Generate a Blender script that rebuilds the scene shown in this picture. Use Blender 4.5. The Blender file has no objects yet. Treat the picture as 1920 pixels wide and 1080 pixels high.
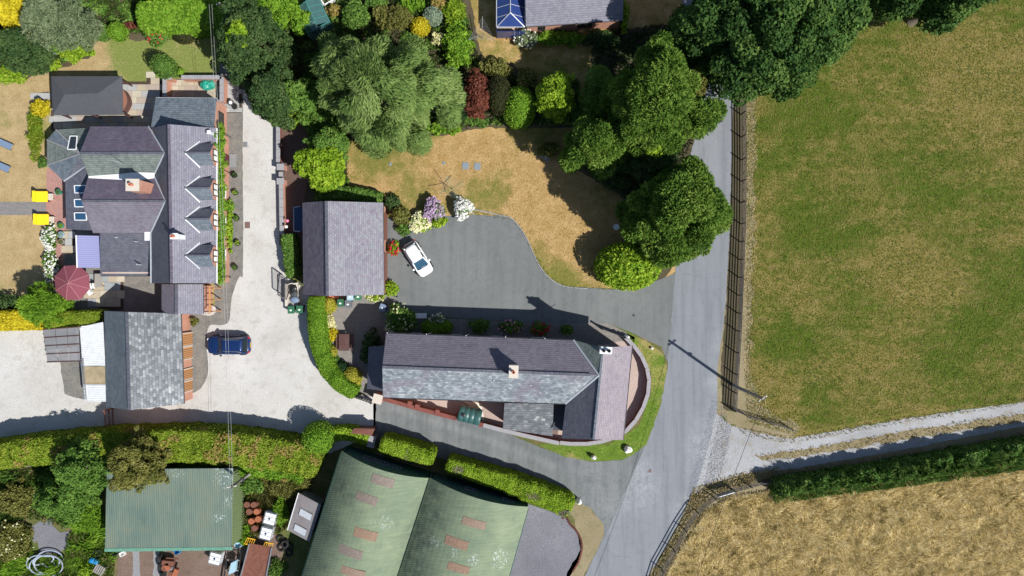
import bpy, math, random
import numpy as np
from mathutils import Vector, noise
random.seed(7); rng = np.random.default_rng(11)
R = math.radians
scene = bpy.context.scene
# ---------------------------------------------------------------- camera, sky, sun, exposure
H, S = 68.0, 0.052            # drone height in metres, metres per photo pixel on the ground
cam_d = bpy.data.cameras.new('camera'); cam = bpy.data.objects.new('camera', cam_d)
scene.collection.objects.link(cam); scene.camera = cam
cam.location = (0, 0, H); cam.rotation_euler = (0, 0, 0)
cam_d.sensor_width = 36.0; cam_d.lens = 36.0 * (H / S) / 1920.0
cam_d.clip_start = 0.5; cam_d.clip_end = 3000
SUN_EL, SUN_AZ = R(47.0), R(125.0)      # azimuth from +Y towards +X
world = bpy.data.worlds.new('World'); scene.world = world; world.use_nodes = True
wn = world.node_tree; bg = wn.nodes['Background']
sky = wn.nodes.new('ShaderNodeTexSky'); sky.sky_type = 'NISHITA'; sky.sun_disc = False
sky.sun_elevation = SUN_EL; sky.sun_rotation = SUN_AZ; sky.air_density = 1.0; sky.dust_density = 0.6
wn.links.new(sky.outputs[0], bg.inputs[0]); bg.inputs[1].default_value = 0.078
sun_d = bpy.data.lights.new('sun', 'SUN'); sun = bpy.data.objects.new('sun', sun_d); scene.collection.objects.link(sun)
sun_d.energy = 4.7; sun_d.angle = R(0.5); sun_d.color = (1.0, 0.965, 0.91)
to_sun = Vector((math.sin(SUN_AZ) * math.cos(SUN_EL), math.cos(SUN_AZ) * math.cos(SUN_EL), math.sin(SUN_EL)))
sun.rotation_euler = to_sun.to_track_quat('Z', 'Y').to_euler(); sun.location = to_sun * 150
vs = scene.view_settings; vs.view_transform = 'Standard'; vs.look = 'None'; vs.gamma = 1.0; vs.use_curve_mapping = False
vs.exposure = 0.38
scene.cycles.max_bounces = 6; scene.cycles.transparent_max_bounces = 6

# ---------------------------------------------------------------- geometry helpers
def P(px, py, z=0.0):
    k = S * (1 - z / H)
    return Vector(((px - 960) * k, (540 - py) * k, z))
WL = {}
def link(o): scene.collection.objects.link(o)
def props(o, label=None, cat=None, group=None, kind=None):
    if label: o['label'] = label
    if cat: o['category'] = cat
    if group: o['group'] = group
    if kind: o['kind'] = kind
def thing(name, label, cat, loc, group=None, rotz=0.0):
    o = bpy.data.objects.new(name, None); link(o); o.location = loc; o.rotation_euler = (0, 0, rotz)
    o.empty_display_size = 0.3
    WL[o.name] = Vector(loc); props(o, label, cat, group); return o
class MB:
    def __init__(s): s.v = []; s.f = []; s.uv = []; s.m = []
    def add(s, vs_, fs, uvs=None, mi=0):
        b = len(s.v); s.v += [tuple(q) for q in vs_]
        for k, f in enumerate(fs):
            s.f.append([b + i for i in f]); s.m.append(mi)
            s.uv.append([uvs[i] for i in f] if uvs else [(vs_[i][0], vs_[i][1]) for i in f])
        return s
    def prism(s, pts, z0, z1, mi=0):
        pts = [(p[0], p[1]) for p in pts]
        a = sum(pts[i][0] * pts[(i + 1) % len(pts)][1] - pts[(i + 1) % len(pts)][0] * pts[i][1] for i in range(len(pts)))
        if a < 0: pts = pts[::-1]
        n = len(pts)
        v = [(x, y, z0) for x, y in pts] + [(x, y, z1) for x, y in pts]
        return s.add(v, [list(range(n))[::-1], list(range(n, 2 * n))] + [[i, (i + 1) % n, n + (i + 1) % n, n + i] for i in range(n)], None, mi)
    def box(s, c, size, rot=0.0, mi=0):
        hx, hy = size[0] / 2, size[1] / 2; ca, sa = math.cos(rot), math.sin(rot)
        return s.prism([(c[0] + x * ca - y * sa, c[1] + x * sa + y * ca) for x, y in ((-hx, -hy), (hx, -hy), (hx, hy), (-hx, hy))], c[2], c[2] + size[2], mi)
    def slab(s, pts, t, eave=None, mi=0):
        pts = [Vector(p) for p in pts]
        n = Vector((0, 0, 0))
        for i in range(len(pts)): n += pts[i].cross(pts[(i + 1) % len(pts)])
        if n.z < 0: pts = pts[::-1]; n = -n
        n.normalize()
        e = (Vector(eave[1]) - Vector(eave[0])) if eave else Vector((-n.y, n.x, 0))
        if e.length < 1e-4: e = Vector((1, 0, 0))
        e.normalize(); w = n.cross(e); 
        if w.z < 0: w = -w
        N = len(pts); v = pts + [p - Vector((0, 0, t)) for p in pts]
        o = pts[0]
        uv = [((p).dot(e), (p).dot(w)) for p in v]
        return s.add(v, [list(range(N)), list(range(N, 2 * N))[::-1]] + [[(i + 1) % N, i, N + i, N + (i + 1) % N] for i in range(N)], uv, mi)
    def beam(s, p, q, w, h):
        p, q = Vector(p), Vector(q); d = (q - p).normalized()
        a = d.cross(Vector((0, 0, 1)))
        if a.length < 1e-3: a = Vector((1, 0, 0))
        a.normalize(); b = a.cross(d).normalized(); a = a * w / 2; b = b * h / 2
        v = [p - a - b, p + a - b, p + a + b, p - a + b, q - a - b, q + a - b, q + a + b, q - a + b]
        return s.add(v, [[0, 1, 2, 3], [7, 6, 5, 4], [0, 4, 5, 1], [1, 5, 6, 2], [2, 6, 7, 3], [3, 7, 4, 0]])
    def tube(s, pts, rad, n=6):
        pts = [Vector(p) for p in pts]; rs = rad if isinstance(rad, (list, tuple)) else [rad] * len(pts)
        v = []; f = []
        for i, p in enumerate(pts):
            d = (pts[min(i + 1, len(pts) - 1)] - pts[max(i - 1, 0)]).normalized()
            a = d.cross(Vector((0, 0, 1)))
            if a.length < 1e-3: a = Vector((1, 0, 0))
            a.normalize(); b = d.cross(a)
            for k in range(n):
                t = 2 * math.pi * k / n; v.append(p + (a * math.cos(t) + b * math.sin(t)) * rs[i])
        for i in range(len(pts) - 1):
            for k in range(n):
                f.append([i * n + k, i * n + (k + 1) % n, (i + 1) * n + (k + 1) % n, (i + 1) * n + k])
        f.append(list(range(n))); f.append([(len(pts) - 1) * n + k for k in range(n)][::-1])
        return s.add(v, f)
    def lathe(s, c, prof, n=16, sx=1.0, sy=1.0):
        v = []; f = []
        for r, z in prof:
            for k in range(n):
                t = 2 * math.pi * k / n; v.append((c[0] + math.cos(t) * r * sx, c[1] + math.sin(t) * r * sy, c[2] + z))
        for i in range(len(prof) - 1):
            for k in range(n): f.append([i * n + k, i * n + (k + 1) % n, (i + 1) * n + (k + 1) % n, (i + 1) * n + k])
        f.append(list(range(n))[::-1]); f.append([(len(prof) - 1) * n + k for k in range(n)])
        return s.add(v, f)
    def build(s, name, mat, parent=None, smooth=False, label=None, kind=None, cat=None, group=None, bevel=0, shade=None):
        A = np.array(s.v, dtype=float)
        o0 = Vector((float((A[:, 0].min() + A[:, 0].max()) / 2), float((A[:, 1].min() + A[:, 1].max()) / 2), float(A[:, 2].min())))
        me = bpy.data.meshes.new(name)
        me.from_pydata((A - np.array(o0)).tolist(), [], s.f)
        ul = me.uv_layers.new(name='UVMap'); flat = [c for f in s.uv for p in f for c in p]
        if len(flat) == 2 * len(me.loops): ul.data.foreach_set('uv', flat)
        for m in (mat if isinstance(mat, (list, tuple)) else [mat]): me.materials.append(m)
        me.polygons.foreach_set('material_index', s.m)
        if smooth: me.polygons.foreach_set('use_smooth', [True] * len(s.f))
        me.update()
        return place(me, name, o0, parent, label, kind, cat, group, bevel)
def place(me, name, o0, parent=None, label=None, kind=None, cat=None, group=None, bevel=0, rotz=0.0):
    o = bpy.data.objects.new(name, me); link(o)
    if parent is not None:
        o.parent = parent; o.location = Vector(o0) - WL[parent.name]
    else: o.location = o0
    o.rotation_euler = (0, 0, rotz)
    WL[o.name] = Vector(o0); props(o, label, cat, group, kind)
    if bevel:
        b = o.modifiers.new('Bevel', 'BEVEL'); b.width = bevel; b.segments = 2; b.limit_method = 'ANGLE'
    return o
def copy_tree(o, parent=None):
    c = o.copy(); link(c)
    if parent is not None: c.parent = parent
    for ch in list(o.children): copy_tree(ch, c)
    return c

# ---------------------------------------------------------------- node helpers
class NT:
    def __init__(s, name):
        s.m = bpy.data.materials.new(name); s.m.use_nodes = True; s.t = s.m.node_tree
        s.b = s.t.nodes['Principled BSDF']; s.out = s.t.nodes['Material Output']
        s.geo = s.t.nodes.new('ShaderNodeNewGeometry')
    def n(s, ty, **k):
        nd = s.t.nodes.new(ty)
        for a, b in k.items(): setattr(nd, a, b)
        return nd
    def L(s, a, b): s.t.links.new(a, b)
    def put(s, inp, v):
        if hasattr(v, 'is_linked') or isinstance(v, bpy.types.NodeSocket): s.L(v, inp)
        elif isinstance(v, (tuple, list)) and len(v) == 3 and inp.type == 'RGBA': inp.default_value = (*v, 1)
        else: inp.default_value = v
    def pos(s): return s.geo.outputs['Position']
    def mapped(s, sc=(1, 1, 1), rot=0.0, vec=None):
        m = s.n('ShaderNodeMapping'); m.inputs['Scale'].default_value = sc; m.inputs['Rotation'].default_value = (0, 0, rot)
        s.L(vec or s.pos(), m.inputs['Vector']); return m.outputs[0]
    def noise(s, scale, detail=3, rough=0.55, vec=None, dist=0.0):
        n = s.n('ShaderNodeTexNoise'); n.inputs['Scale'].default_value = scale; n.inputs['Detail'].default_value = detail
        n.inputs['Roughness'].default_value = rough; n.inputs['Distortion'].default_value = dist
        s.L(vec or s.pos(), n.inputs['Vector']); return n.outputs['Fac']
    def voro(s, scale, vec=None, feat='F1', out='Distance'):
        n = s.n('ShaderNodeTexVoronoi'); n.feature = feat; n.inputs['Scale'].default_value = scale
        s.L(vec or s.pos(), n.inputs['Vector']); return n.outputs[out]
    def ramp(s, fac, stops, interp='LINEAR'):
        r = s.n('ShaderNodeValToRGB'); cr = r.color_ramp; cr.interpolation = interp
        while len(cr.elements) < len(stops): cr.elements.new(0.5)
        for e, (p, c) in zip(cr.elements, stops):
            e.position = p; e.color = (*c, 1) if isinstance(c, (tuple, list)) else (c, c, c, 1)
        s.L(fac, r.inputs[0]); return r.outputs[0]
    def mix(s, fac, a, b, mode='MIX'):
        m = s.n('ShaderNodeMix', data_type='RGBA'); m.blend_type = mode
        s.put(m.inputs[0], fac); s.put(m.inputs[6], a); s.put(m.inputs[7], b); return m.outputs[2]
    def math(s, op, a, b=None, c=None):
        m = s.n('ShaderNodeMath', operation=op); s.put(m.inputs[0], a)
        if b is not None: s.put(m.inputs[1], b)
        if c is not None: s.put(m.inputs[2], c)
        return m.outputs[0]
    def bump(s, h, strength=0.3, dist=0.05):
        b = s.n('ShaderNodeBump'); b.inputs['Strength'].default_value = strength; b.inputs['Distance'].default_value = dist
        s.L(h, b.inputs['Height']); s.L(b.outputs[0], s.b.inputs['Normal'])
    def done(s, col, rough=0.8, metal=0.0, spec=0.3):
        s.put(s.b.inputs['Base Color'], col); s.put(s.b.inputs['Roughness'], rough)
        s.b.inputs['Metallic'].default_value = metal; s.b.inputs['Specular IOR Level'].default_value = spec
        return s.m
    def blobs(s, lst, soft=0.6, z=0.0, wobble=3.0):
        """mask of worn / watered patches at given ground places (px,py,radius px)"""
        cur = None
        wob = s.math('MULTIPLY', s.math('SUBTRACT', s.noise(0.35, 4), 0.5), wobble)
        fl = s.n('ShaderNodeVectorMath', operation='MULTIPLY'); s.L(s.pos(), fl.inputs[0]); fl.inputs[1].default_value = (1, 1, 0)
        for x, y, r in lst:
            p = P(x, y, z); p.z = 0; rr = r * S
            d = s.n('ShaderNodeVectorMath', operation='DISTANCE'); s.L(fl.outputs[0], d.inputs[0]); d.inputs[1].default_value = p
            mr = s.n('ShaderNodeMapRange', interpolation_type='SMOOTHSTEP')
            s.L(s.math('ADD', d.outputs['Value'], wob), mr.inputs[0])
            mr.inputs[1].default_value = rr * (1 - soft); mr.inputs[2].default_value = rr * (1 + soft)
            mr.inputs[3].default_value = 1; mr.inputs[4].default_value = 0
            cur = mr.outputs[0] if cur is None else s.math('MAXIMUM', cur, mr.outputs[0])
        return cur
MATS = {}
def plain(name, col, rough=0.6, metal=0.0, spec=0.4, var=0.12, sc=6.0):
    if name in MATS: return MATS[name]
    t = NT(name); n = t.noise(sc, 3)
    c = t.mix(n, tuple(x * (1 - var) for x in col), tuple(min(1, x * (1 + var)) for x in col))
    MATS[name] = t.done(c, rough, metal, spec); return MATS[name]

def slate(name, cols, w=0.28, h=0.2, stain=None, stain_amt=0.5, lichen=0.0, rnd=.42, patch=None):
    t = NT(name); uv = t.n('ShaderNodeUVMap'); uv.uv_map = 'UVMap'
    sp = t.n('ShaderNodeSeparateXYZ'); t.L(uv.outputs[0], sp.inputs[0])
    vr = t.math('DIVIDE', sp.outputs[1], h); row = t.math('FLOOR', vr)
    off = t.math('MULTIPLY', t.math('MODULO', row, 2.0), 0.5)
    ur = t.math('ADD', t.math('DIVIDE', sp.outputs[0], w), off); col = t.math('FLOOR', ur)
    cb = t.n('ShaderNodeCombineXYZ'); t.L(col, cb.inputs[0]); t.L(row, cb.inputs[1])
    wn_ = t.n('ShaderNodeTexWhiteNoise'); wn_.noise_dimensions = '2D'; t.L(cb.outputs[0], wn_.inputs['Vector'])
    big = t.noise(0.45, 4, 0.6); mid = t.noise(2.2, 4, 0.65)
    k = t.math('ADD', t.math('MULTIPLY', wn_.outputs['Value'], rnd), t.math('ADD', t.math('MULTIPLY', t.math('SUBTRACT', big, 0.3), 0.75), .5 * (.62 - rnd)))
    n = len(cols) - 1
    c = t.ramp(k, [(i / n * 0.94 + 0.03, cc) for i, cc in enumerate(cols)])
    if stain: c = t.mix(t.ramp(mid, [(0.45, 0.0), (0.7, stain_amt)]), c, stain)
    if lichen:
        lv = t.noise(5.5, 5, 0.75)
        lm = t.math('MULTIPLY', t.ramp(lv, [(0.55, 0.0), (0.68, 1.0)]), t.ramp(big, [(0.38, 0.2), (0.62, 1.0)]))
        c = t.mix(t.math('MULTIPLY', lm, lichen), c, (0.42, 0.45, 0.42))
    if patch:
        c = t.mix(t.ramp(t.noise(0.28, 3, 0.5, dist=0.6), [(0.50, 0.0), (0.62, .6)]), c, patch)
    fu = t.math('FRACT', ur); fv = t.math('FRACT', vr)
    ju = t.math('LESS_THAN', fu, 0.06); jv = t.math('LESS_THAN', fv, 0.14)
    j = t.math('MAXIMUM', ju, jv)
    c = t.mix(t.math('MULTIPLY', j, 0.55), c, (0.03, 0.03, 0.035))
    hgt = t.math('SUBTRACT', t.math('ADD', t.math('MULTIPLY', t.math('SUBTRACT', 1.0, fv), 0.8), t.math('MULTIPLY', wn_.outputs['Value'], 0.7)), t.math('MULTIPLY', j, 0.8))
    t.bump(hgt, 0.5, 0.02)
    MATS[name] = t.done(c, 0.62, 0.0, 0.35); return MATS[name]

M = MATS
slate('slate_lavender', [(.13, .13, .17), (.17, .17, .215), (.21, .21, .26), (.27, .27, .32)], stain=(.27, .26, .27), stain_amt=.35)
slate('slate_purple', [(.095, .078, .115), (.13, .105, .15), (.16, .135, .18), (.21, .185, .23)], stain=(.10, .10, .125), stain_amt=.5)
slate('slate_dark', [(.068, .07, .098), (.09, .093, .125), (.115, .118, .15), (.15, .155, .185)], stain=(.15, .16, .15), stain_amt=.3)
slate('slate_green', [(.085, .105, .10), (.12, .145, .135), (.16, .19, .175), (.26, .29, .27)], stain=(.22, .25, .22), stain_amt=.5, lichen=.35)
slate('slate_blue_grey', [(.075, .095, .13), (.12, .15, .18), (.16, .19, .22), (.22, .25, .28)], stain=(.07, .085, .10), stain_amt=.5)
slate('slate_speckled', [(.075, .088, .10), (.12, .135, .15), (.17, .188, .205), (.24, .26, .275), (.44, .46, .48)], w=.34, h=.26, stain=(.10, .11, .12), stain_amt=.4, lichen=.3, rnd=.62)
slate('slate_lichen', [(.11, .135, .16), (.17, .195, .22), (.25, .275, .30), (.44, .47, .49)], w=.3, h=.2, lichen=.55, patch=(.16, .13, .165), rnd=.6)
slate('slate_plum', [(.115, .102, .13), (.155, .138, .17), (.185, .168, .20), (.235, .222, .25)], stain=(.17, .17, .21), stain_amt=.6)
slate('slate_spotted', [(.085, .095, .11), (.11, .12, .135), (.13, .14, .155), (.17, .18, .19), (.42, .44, .44)], w=.36, h=.24, stain=(.07, .08, .09), stain_amt=.5, rnd=.68)
slate('slate_pink', [(.20, .175, .21), (.24, .21, .245), (.28, .245, .275), (.32, .285, .31)], stain=(.19, .15, .175), stain_amt=.3)
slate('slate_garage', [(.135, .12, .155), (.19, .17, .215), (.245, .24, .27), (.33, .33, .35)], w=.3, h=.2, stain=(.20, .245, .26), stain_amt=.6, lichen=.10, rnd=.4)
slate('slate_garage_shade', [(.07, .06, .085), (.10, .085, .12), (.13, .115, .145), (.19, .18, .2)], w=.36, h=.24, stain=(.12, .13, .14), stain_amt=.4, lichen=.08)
plain('felt', (.075, .078, .088), .9, 0, .2, .15, 3)
plain('lead', (.50, .53, .56), .45, 0.3, .5, .15, 4)
plain('white_lead', (.72, .74, .75), .6, 0, .4, .2, 3)
plain('white_paint', (.80, .80, .78), .5, 0, .4, .05)
plain('black_plastic', (.018, .018, .02), .4, 0, .5)
plain('black_metal', (.03, .028, .028), .5, 0.3, .5)
plain('fence_paint', (.028, .024, .024), .55, 0.0, .4, .3, 10)
plain('bin_green', (.03, .13, .065), .45); plain('bin_grey', (.12, .14, .16), .45); plain('bin_blue', (.33, .50, .60), .45)
plain('bin_lid_green', (.04, .17, .09), .45)
plain('dark_brown_wood', (.10, .05, .045), .7, 0, .3, .25, 8)
plain('red_brown_wood', (.20, .085, .06), .7, 0, .3, .3, 8)
plain('grey_wood', (.30, .28, .26), .8, 0, .2, .3, 8)
plain('pale_stone', (.55, .50, .43), .85, 0, .2, .2, 8)
plain('terracotta', (.50, .19, .12), .8, 0, .2, .2, 8)
plain('lilac_roof', (.33, .34, .56), .5, 0, .4, .06)
plain('yellow_cushion', (.80, .60, .02), .8, 0, .2, .06)
plain('white_stone', (.85, .85, .82), .8, 0, .2, .05)
plain('navy_paint', (.010, .034, .125), .22, 0.3, .6, .03); plain('white_car_paint', (.82, .83, .84), .2, 0, .6, .02)
plain('car_glass', (.02, .028, .035), .06, 0, .8, .05); plain('windscreen_blue', (.03, .08, .13), .08, 0, .8, .1)
plain('tyre', (.02, .02, .02), .9); plain('alloy', (.5, .5, .52), .3, .8)
plain('red_lamp', (.45, .01, .02), .2); plain('clear_lamp', (.75, .78, .8), .1); plain('amber', (.6, .25, .02), .3)
plain('rooflight_grey', (.46, .48, .51), .5, 0, .4, .15, 3)
plain('orange_paint', (.33, .11, .055), .6, 0, .3, .3, 5); plain('rust', (.17, .072, .05), .85, 0, .2, .55, 3)
plain('yellow_steel', (.70, .38, .03), .5, 0, .3, .2, 6); plain('ibc_white', (.80, .82, .84), .35, 0, .4, .08, 5)
plain('galvanised', (.38, .40, .42), .4, .6); plain('aluminium', (.62, .62, .6), .4, .5)
plain('tank_green', (.035, .10, .095), .4, 0, .5, .2, 2); plain('teal_tarp', (.02, .28, .2), .4, 0, .4, .3, 3)
plain('blue_plastic', (.02, .22, .50), .4); plain('hose_white', (.34, .39, .48), .5); plain('dark_grey', (.05, .055, .06), .7)
plain('burgundy', (.21, .062, .082), .85, 0, .2, .12, 2); plain('piping_pink', (.42, .2, .21), .8)
plain('blue_mesh', (.16, .22, .32), .6); plain('stone_grey', (.24, .24, .25), .85, 0, .2, .25, 5)
plain('coping_grey', (.30, .295, .31), .85, 0, .2, .2, 5); plain('door_wood', (.48, .24, .10), .7, 0, .2, .25, 9)
plain('door_red', (.10, .02, .025), .5); plain('frame_dark', (.05, .035, .03), .5); plain('cream_render', (.70, .65, .54), .85, 0, .2, .1, 2)
plain('bark', (.10, .085, .065), .9, 0, .1, .35, 5); plain('bark_pale', (.30, .28, .25), .9, 0, .1, .35, 5)
plain('soil', (.075, .05, .038), .95, 0, .1, .5, 4); plain('mulch', (.13, .085, .07), .95, 0, .1, .6, 5)
plain('pot_teal', (.05, .25, .2), .4); plain('slab_blue', (.20, .235, .27), .8); plain('bronze_counter', (.27, .13, .09), .5)
plain('wire_grey', (.36, .37, .38), .5); plain('hot_pink', (.75, .2, .35), .5); plain('steel_lid', (.16, .10, .085), .7)
plain('tin_teal_frame', (.06, .22, .19), .4); plain('pool_blue', (.02, .05, .12), .3)
def glass(name, col, rough=.05, alpha=.55):
    t = NT(name); t.done(t.mix(t.noise(1.2, 2), tuple(c * .7 for c in col), col), rough, 0, .8)
    t.b.inputs['Alpha'].default_value = alpha; MATS[name] = t.m
glass('greenhouse_glass', (.10, .22, .22), .06, .5); glass('conservatory_glass', (.03, .06, .22), .06, .92)
glass('window_glass', (.03, .04, .045), .04, 1.0); glass('roof_window_glass', (.03, .10, .20), .05, 1.0)
glass('polycarbonate', (.34, .34, .35), .3, .7)
def brick(name, c1, c2, mort, sc=1.0):
    t = NT(name); sp = t.n('ShaderNodeSeparateXYZ'); t.L(t.pos(), sp.inputs[0])
    cb = t.n('ShaderNodeCombineXYZ'); t.L(t.math('ADD', sp.outputs[0], sp.outputs[1]), cb.inputs[0]); t.L(sp.outputs[2], cb.inputs[1])
    b = t.n('ShaderNodeTexBrick'); t.L(cb.outputs[0], b.inputs['Vector']); b.inputs['Scale'].default_value = sc
    b.inputs['Brick Width'].default_value = .22; b.inputs['Row Height'].default_value = .075; b.inputs['Mortar Size'].default_value = .008
    for k, c in (('Color1', c1), ('Color2', c2), ('Mortar', mort)): b.inputs[k].default_value = (*c, 1)
    t.bump(b.outputs['Fac'], -.4, .01)
    MATS[name] = t.done(t.mix(t.ramp(t.noise(1.0, 4), [(.4, .0), (.7, .4)]), b.outputs['Color'], tuple(x * .7 for x in c1)), .88, 0, .2)
brick('brick_pink', (.55, .24, .15), (.42, .17, .115), (.5, .42, .36)); brick('brick_red', (.23, .075, .06), (.16, .055, .045), (.2, .15, .13))
def pave(name, c1, c2, mort, bw, bh, rot=0.0, dirt=(.2, .2, .2), da=.4):
    t = NT(name); v = t.mapped((1, 1, 1), rot)
    b = t.n('ShaderNodeTexBrick'); t.L(v, b.inputs['Vector']); b.inputs['Scale'].default_value = 1.0
    b.inputs['Brick Width'].default_value = bw; b.inputs['Row Height'].default_value = bh; b.inputs['Mortar Size'].default_value = .012
    for k, c in (('Color1', c1), ('Color2', c2), ('Mortar', mort)): b.inputs[k].default_value = (*c, 1)
    t.bump(b.outputs['Fac'], -.5, .01)
    c = t.mix(t.ramp(t.noise(1.3, 5, .65), [(.4, 0.), (.75, da)]), b.outputs['Color'], dirt)
    MATS[name] = t.done(c, .9, 0, .2)
pave('block_paving', (.22, .205, .19), (.29, .265, .24), (.10, .09, .08), .25, .125)
pave('grey_sett_path', (.20, .19, .19), (.27, .25, .24), (.10, .09, .09), .25, .125)
pave('pink_paving', (.42, .27, .22), (.50, .33, .27), (.2, .15, .13), .22, .11)
pave('cobbles', (.16, .155, .15), (.24, .235, .22), (.10, .095, .09), .12, .1, .4, (.3, .28, .22), .5)
pave('red_brick_paving', (.38, .16, .13), (.48, .24, .2), (.28, .2, .18), .22, .08, R(90))
# loose and bound ground surfaces -------------------------------------------------
def gravelly(name, cols, stains=None, grain=9.0, bump=.4, big=.18, tracks=None, wear=None, streak=None):
    # tracks: (angle, strength) of tyre polished streaks
    t = NT(name)
    g = t.noise(grain, 5, .8); v = t.voro(grain * 1.6); b = t.noise(big, 5, .6); m = t.noise(1.1, 5, .6)
    k = t.math('ADD', t.math('MULTIPLY', g, .55), t.math('MULTIPLY', b, .45))
    n = len(cols) - 1
    c = t.ramp(k, [(.3 + .4 * i / n, cc) for i, cc in enumerate(cols)])
    if stains: c = t.mix(t.ramp(m, [(.52, 0.), (.72, stains[1])]), c, stains[0])
    if wear:
        dust = t.ramp(t.math('ADD', t.math('MULTIPLY', t.noise(3.0, 6, .8), .6), t.math('MULTIPLY', t.noise(.5, 5, .7, dist=1.0), .4)), [(.42, 0.), (.62, 1.)])
        c = t.mix(t.math('MULTIPLY', t.math('MULTIPLY', t.blobs(wear[0], .95), dust), wear[2]), c, wear[1])
    if streak: c = t.mix(t.math('MULTIPLY', t.math('MULTIPLY', t.blobs(streak, .9, 0, .8), t.ramp(t.noise(2.5, 5, .7), [(.3, .3), (.6, 1.)])), .55), c, cols[-1])
    if tracks:
        sv = t.noise(1.0, 4, .6, t.mapped((1.3, .09, 1), tracks[0])); c = t.mix(t.ramp(sv, [(.38, tracks[1]), (.5, 0.)]), c, tuple(x * .72 for x in cols[0])); c = t.mix(t.ramp(sv, [(.52, 0.), (.68, tracks[1])]), c, cols[-1])
        ck = t.voro(.33, t.mapped((1, 1, 1), .3), 'DISTANCE_TO_EDGE'); wob = t.math('MULTIPLY', t.math('SUBTRACT', t.noise(2.0, 4), .5), .06)
        c = t.mix(t.math('MULTIPLY', t.ramp(t.math('ADD', ck, wob), [(.0, 1.), (.010, 0.)]), .18), c, (.07, .075, .08))
    t.bump(t.math('ADD', g, t.math('MULTIPLY', v, .5)), bump, .04)
    MATS[name] = t.done(c, .93, 0, .15)
gravelly('pale_gravel', [(.35, .335, .31), (.46, .445, .42), (.54, .53, .51), (.64, .635, .62)], ((.35, .325, .285), .6), 7, .6,
         wear=([(60, 670, 50), (130, 740, 40), (230, 790, 40), (480, 320, 24), (492, 470, 24), (350, 760, 40), (620, 780, 40), (520, 640, 40)], (.36, .335, .30), .6))
gravelly('asphalt', [(.165, .178, .197), (.20, .213, .235), (.225, .24, .262), (.265, .275, .295)], ((.17, .178, .19), .5), 12, .25, .12, (R(8), .28),
         wear=([(1340, 850, 45), (1350, 800, 35), (1190, 910, 40), (1352, 720, 18), (1356, 640, 14), (1290, 960, 22)], (.36, .37, .385), .95))
gravelly('drive_tarmac', [(.115, .125, .125), (.145, .155, .155), (.17, .18, .178), (.21, .215, .21)], ((.11, .115, .12), .5), 12, .25, .16, (R(80), .18),
         wear=([(1150, 560, 70), (900, 520, 90)], (.20, .215, .215), .6))
gravelly('lane_tarmac', [(.11, .125, .128), (.14, .155, .16), (.18, .192, .192), (.26, .265, .26)], ((.10, .105, .11), .5), 12, .25, .2, (R(-72), .3),
         wear=([(1120, 900, 45), (1150, 940, 40)], (.27, .275, .28), .7),
         streak=[(735 + 12 * i, 764 + 3.6 * i + .03 * i * i, 7) for i in range(26)])
gravelly('track_gravel', [(.21, .215, .22), (.30, .305, .315), (.38, .39, .405), (.50, .515, .54)], ((.27, .23, .165), .7), 6, .8)
gravelly('grey_gravel', [(.10, .10, .115), (.16, .16, .18), (.20, .20, .225), (.34, .34, .36)], ((.12, .12, .12), .4), 7, .9)
gravelly('pink_gravel', [(.30, .22, .19), (.40, .31, .27), (.46, .37, .33), (.56, .48, .43)], None, 8, .8)
gravelly('yard_soil', [(.10, .065, .05), (.15, .10, .08), (.19, .135, .11), (.27, .21, .18)], ((.10, .09, .05), .6), 6, .8)
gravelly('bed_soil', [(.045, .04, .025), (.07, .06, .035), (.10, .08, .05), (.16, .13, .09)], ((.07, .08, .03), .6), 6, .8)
gravelly('verge_dirt', [(.15, .125, .07), (.23, .19, .11), (.28, .235, .145), (.34, .30, .20)], ((.12, .14, .05), .5), 6, .8)
def turf(name, green, greens2, dry, dry2, bias=.5, grn=None, dr=None, bump=.6, stretch=None, low=.10, lines=None, speck=.5):
    t = NT(name)
    v = t.mapped(stretch[0], stretch[1]) if stretch else t.pos()
    a = t.noise(low, 5, .6, v, .4); b = t.noise(.9, 5, .65, v); f = t.noise(7, 4, .75, v); vf = t.noise(26, 2, .6)
    k = t.math('ADD', t.math('ADD', t.math('MULTIPLY', a, .5), t.math('MULTIPLY', b, .3)), t.math('MULTIPLY', f, .2))
    if grn: k = t.math('SUBTRACT', k, t.math('MULTIPLY', t.blobs(grn), .10))
    if dr: k = t.math('ADD', k, t.math('MULTIPLY', t.blobs(dr), .12))
    if lines is not None: k = t.math('ADD', k, t.math('MULTIPLY', t.math('SUBTRACT', t.noise(1.0, 3, .5, t.mapped((.06, 1.1, 1), lines)), .5), .22))
    m = t.ramp(k, [(bias - .08, 0.), (bias + .06, 1.)])
    g = t.mix(f, green, greens2); d = t.mix(t.ramp(b, [(.35, 0.), (.65, 1.)]), dry, dry2)
    c = t.mix(m, g, d)
    c = t.mix(t.ramp(f, [(.34, speck), (.5, 0.)]), c, (.06, .06, .02))
    sp_ = t.noise(3.2, 5, .8); c = t.mix(t.ramp(sp_, [(.54, 0.), (.66, speck * .8)]), c, dry2)
    t.bump(t.math('ADD', f, t.math('MULTIPLY', vf, .6)), bump, .08)
    MATS[name] = t.done(c, .95, 0, .1)
turf('lawn_dry', (.13, .15, .025), (.21, .20, .045), (.37, .235, .085), (.50, .335, .155), .475,
     grn=[(1055, 520, 26), (700, 300, 40), (760, 380, 40), (1000, 200, 70), (905, 350, 45)], dr=[(880, 300, 60), (1030, 370, 60), (1090, 450, 55)])
turf('lawn_left', (.15, .20, .045), (.23, .26, .075), (.36, .26, .13), (.45, .34, .18), .50,
     grn=[(300, 115, 100), (400, 120, 50), (230, 100, 30)], dr=[(30, 330, 70), (30, 470, 70), (60, 160, 50), (150, 110, 45)])
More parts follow.
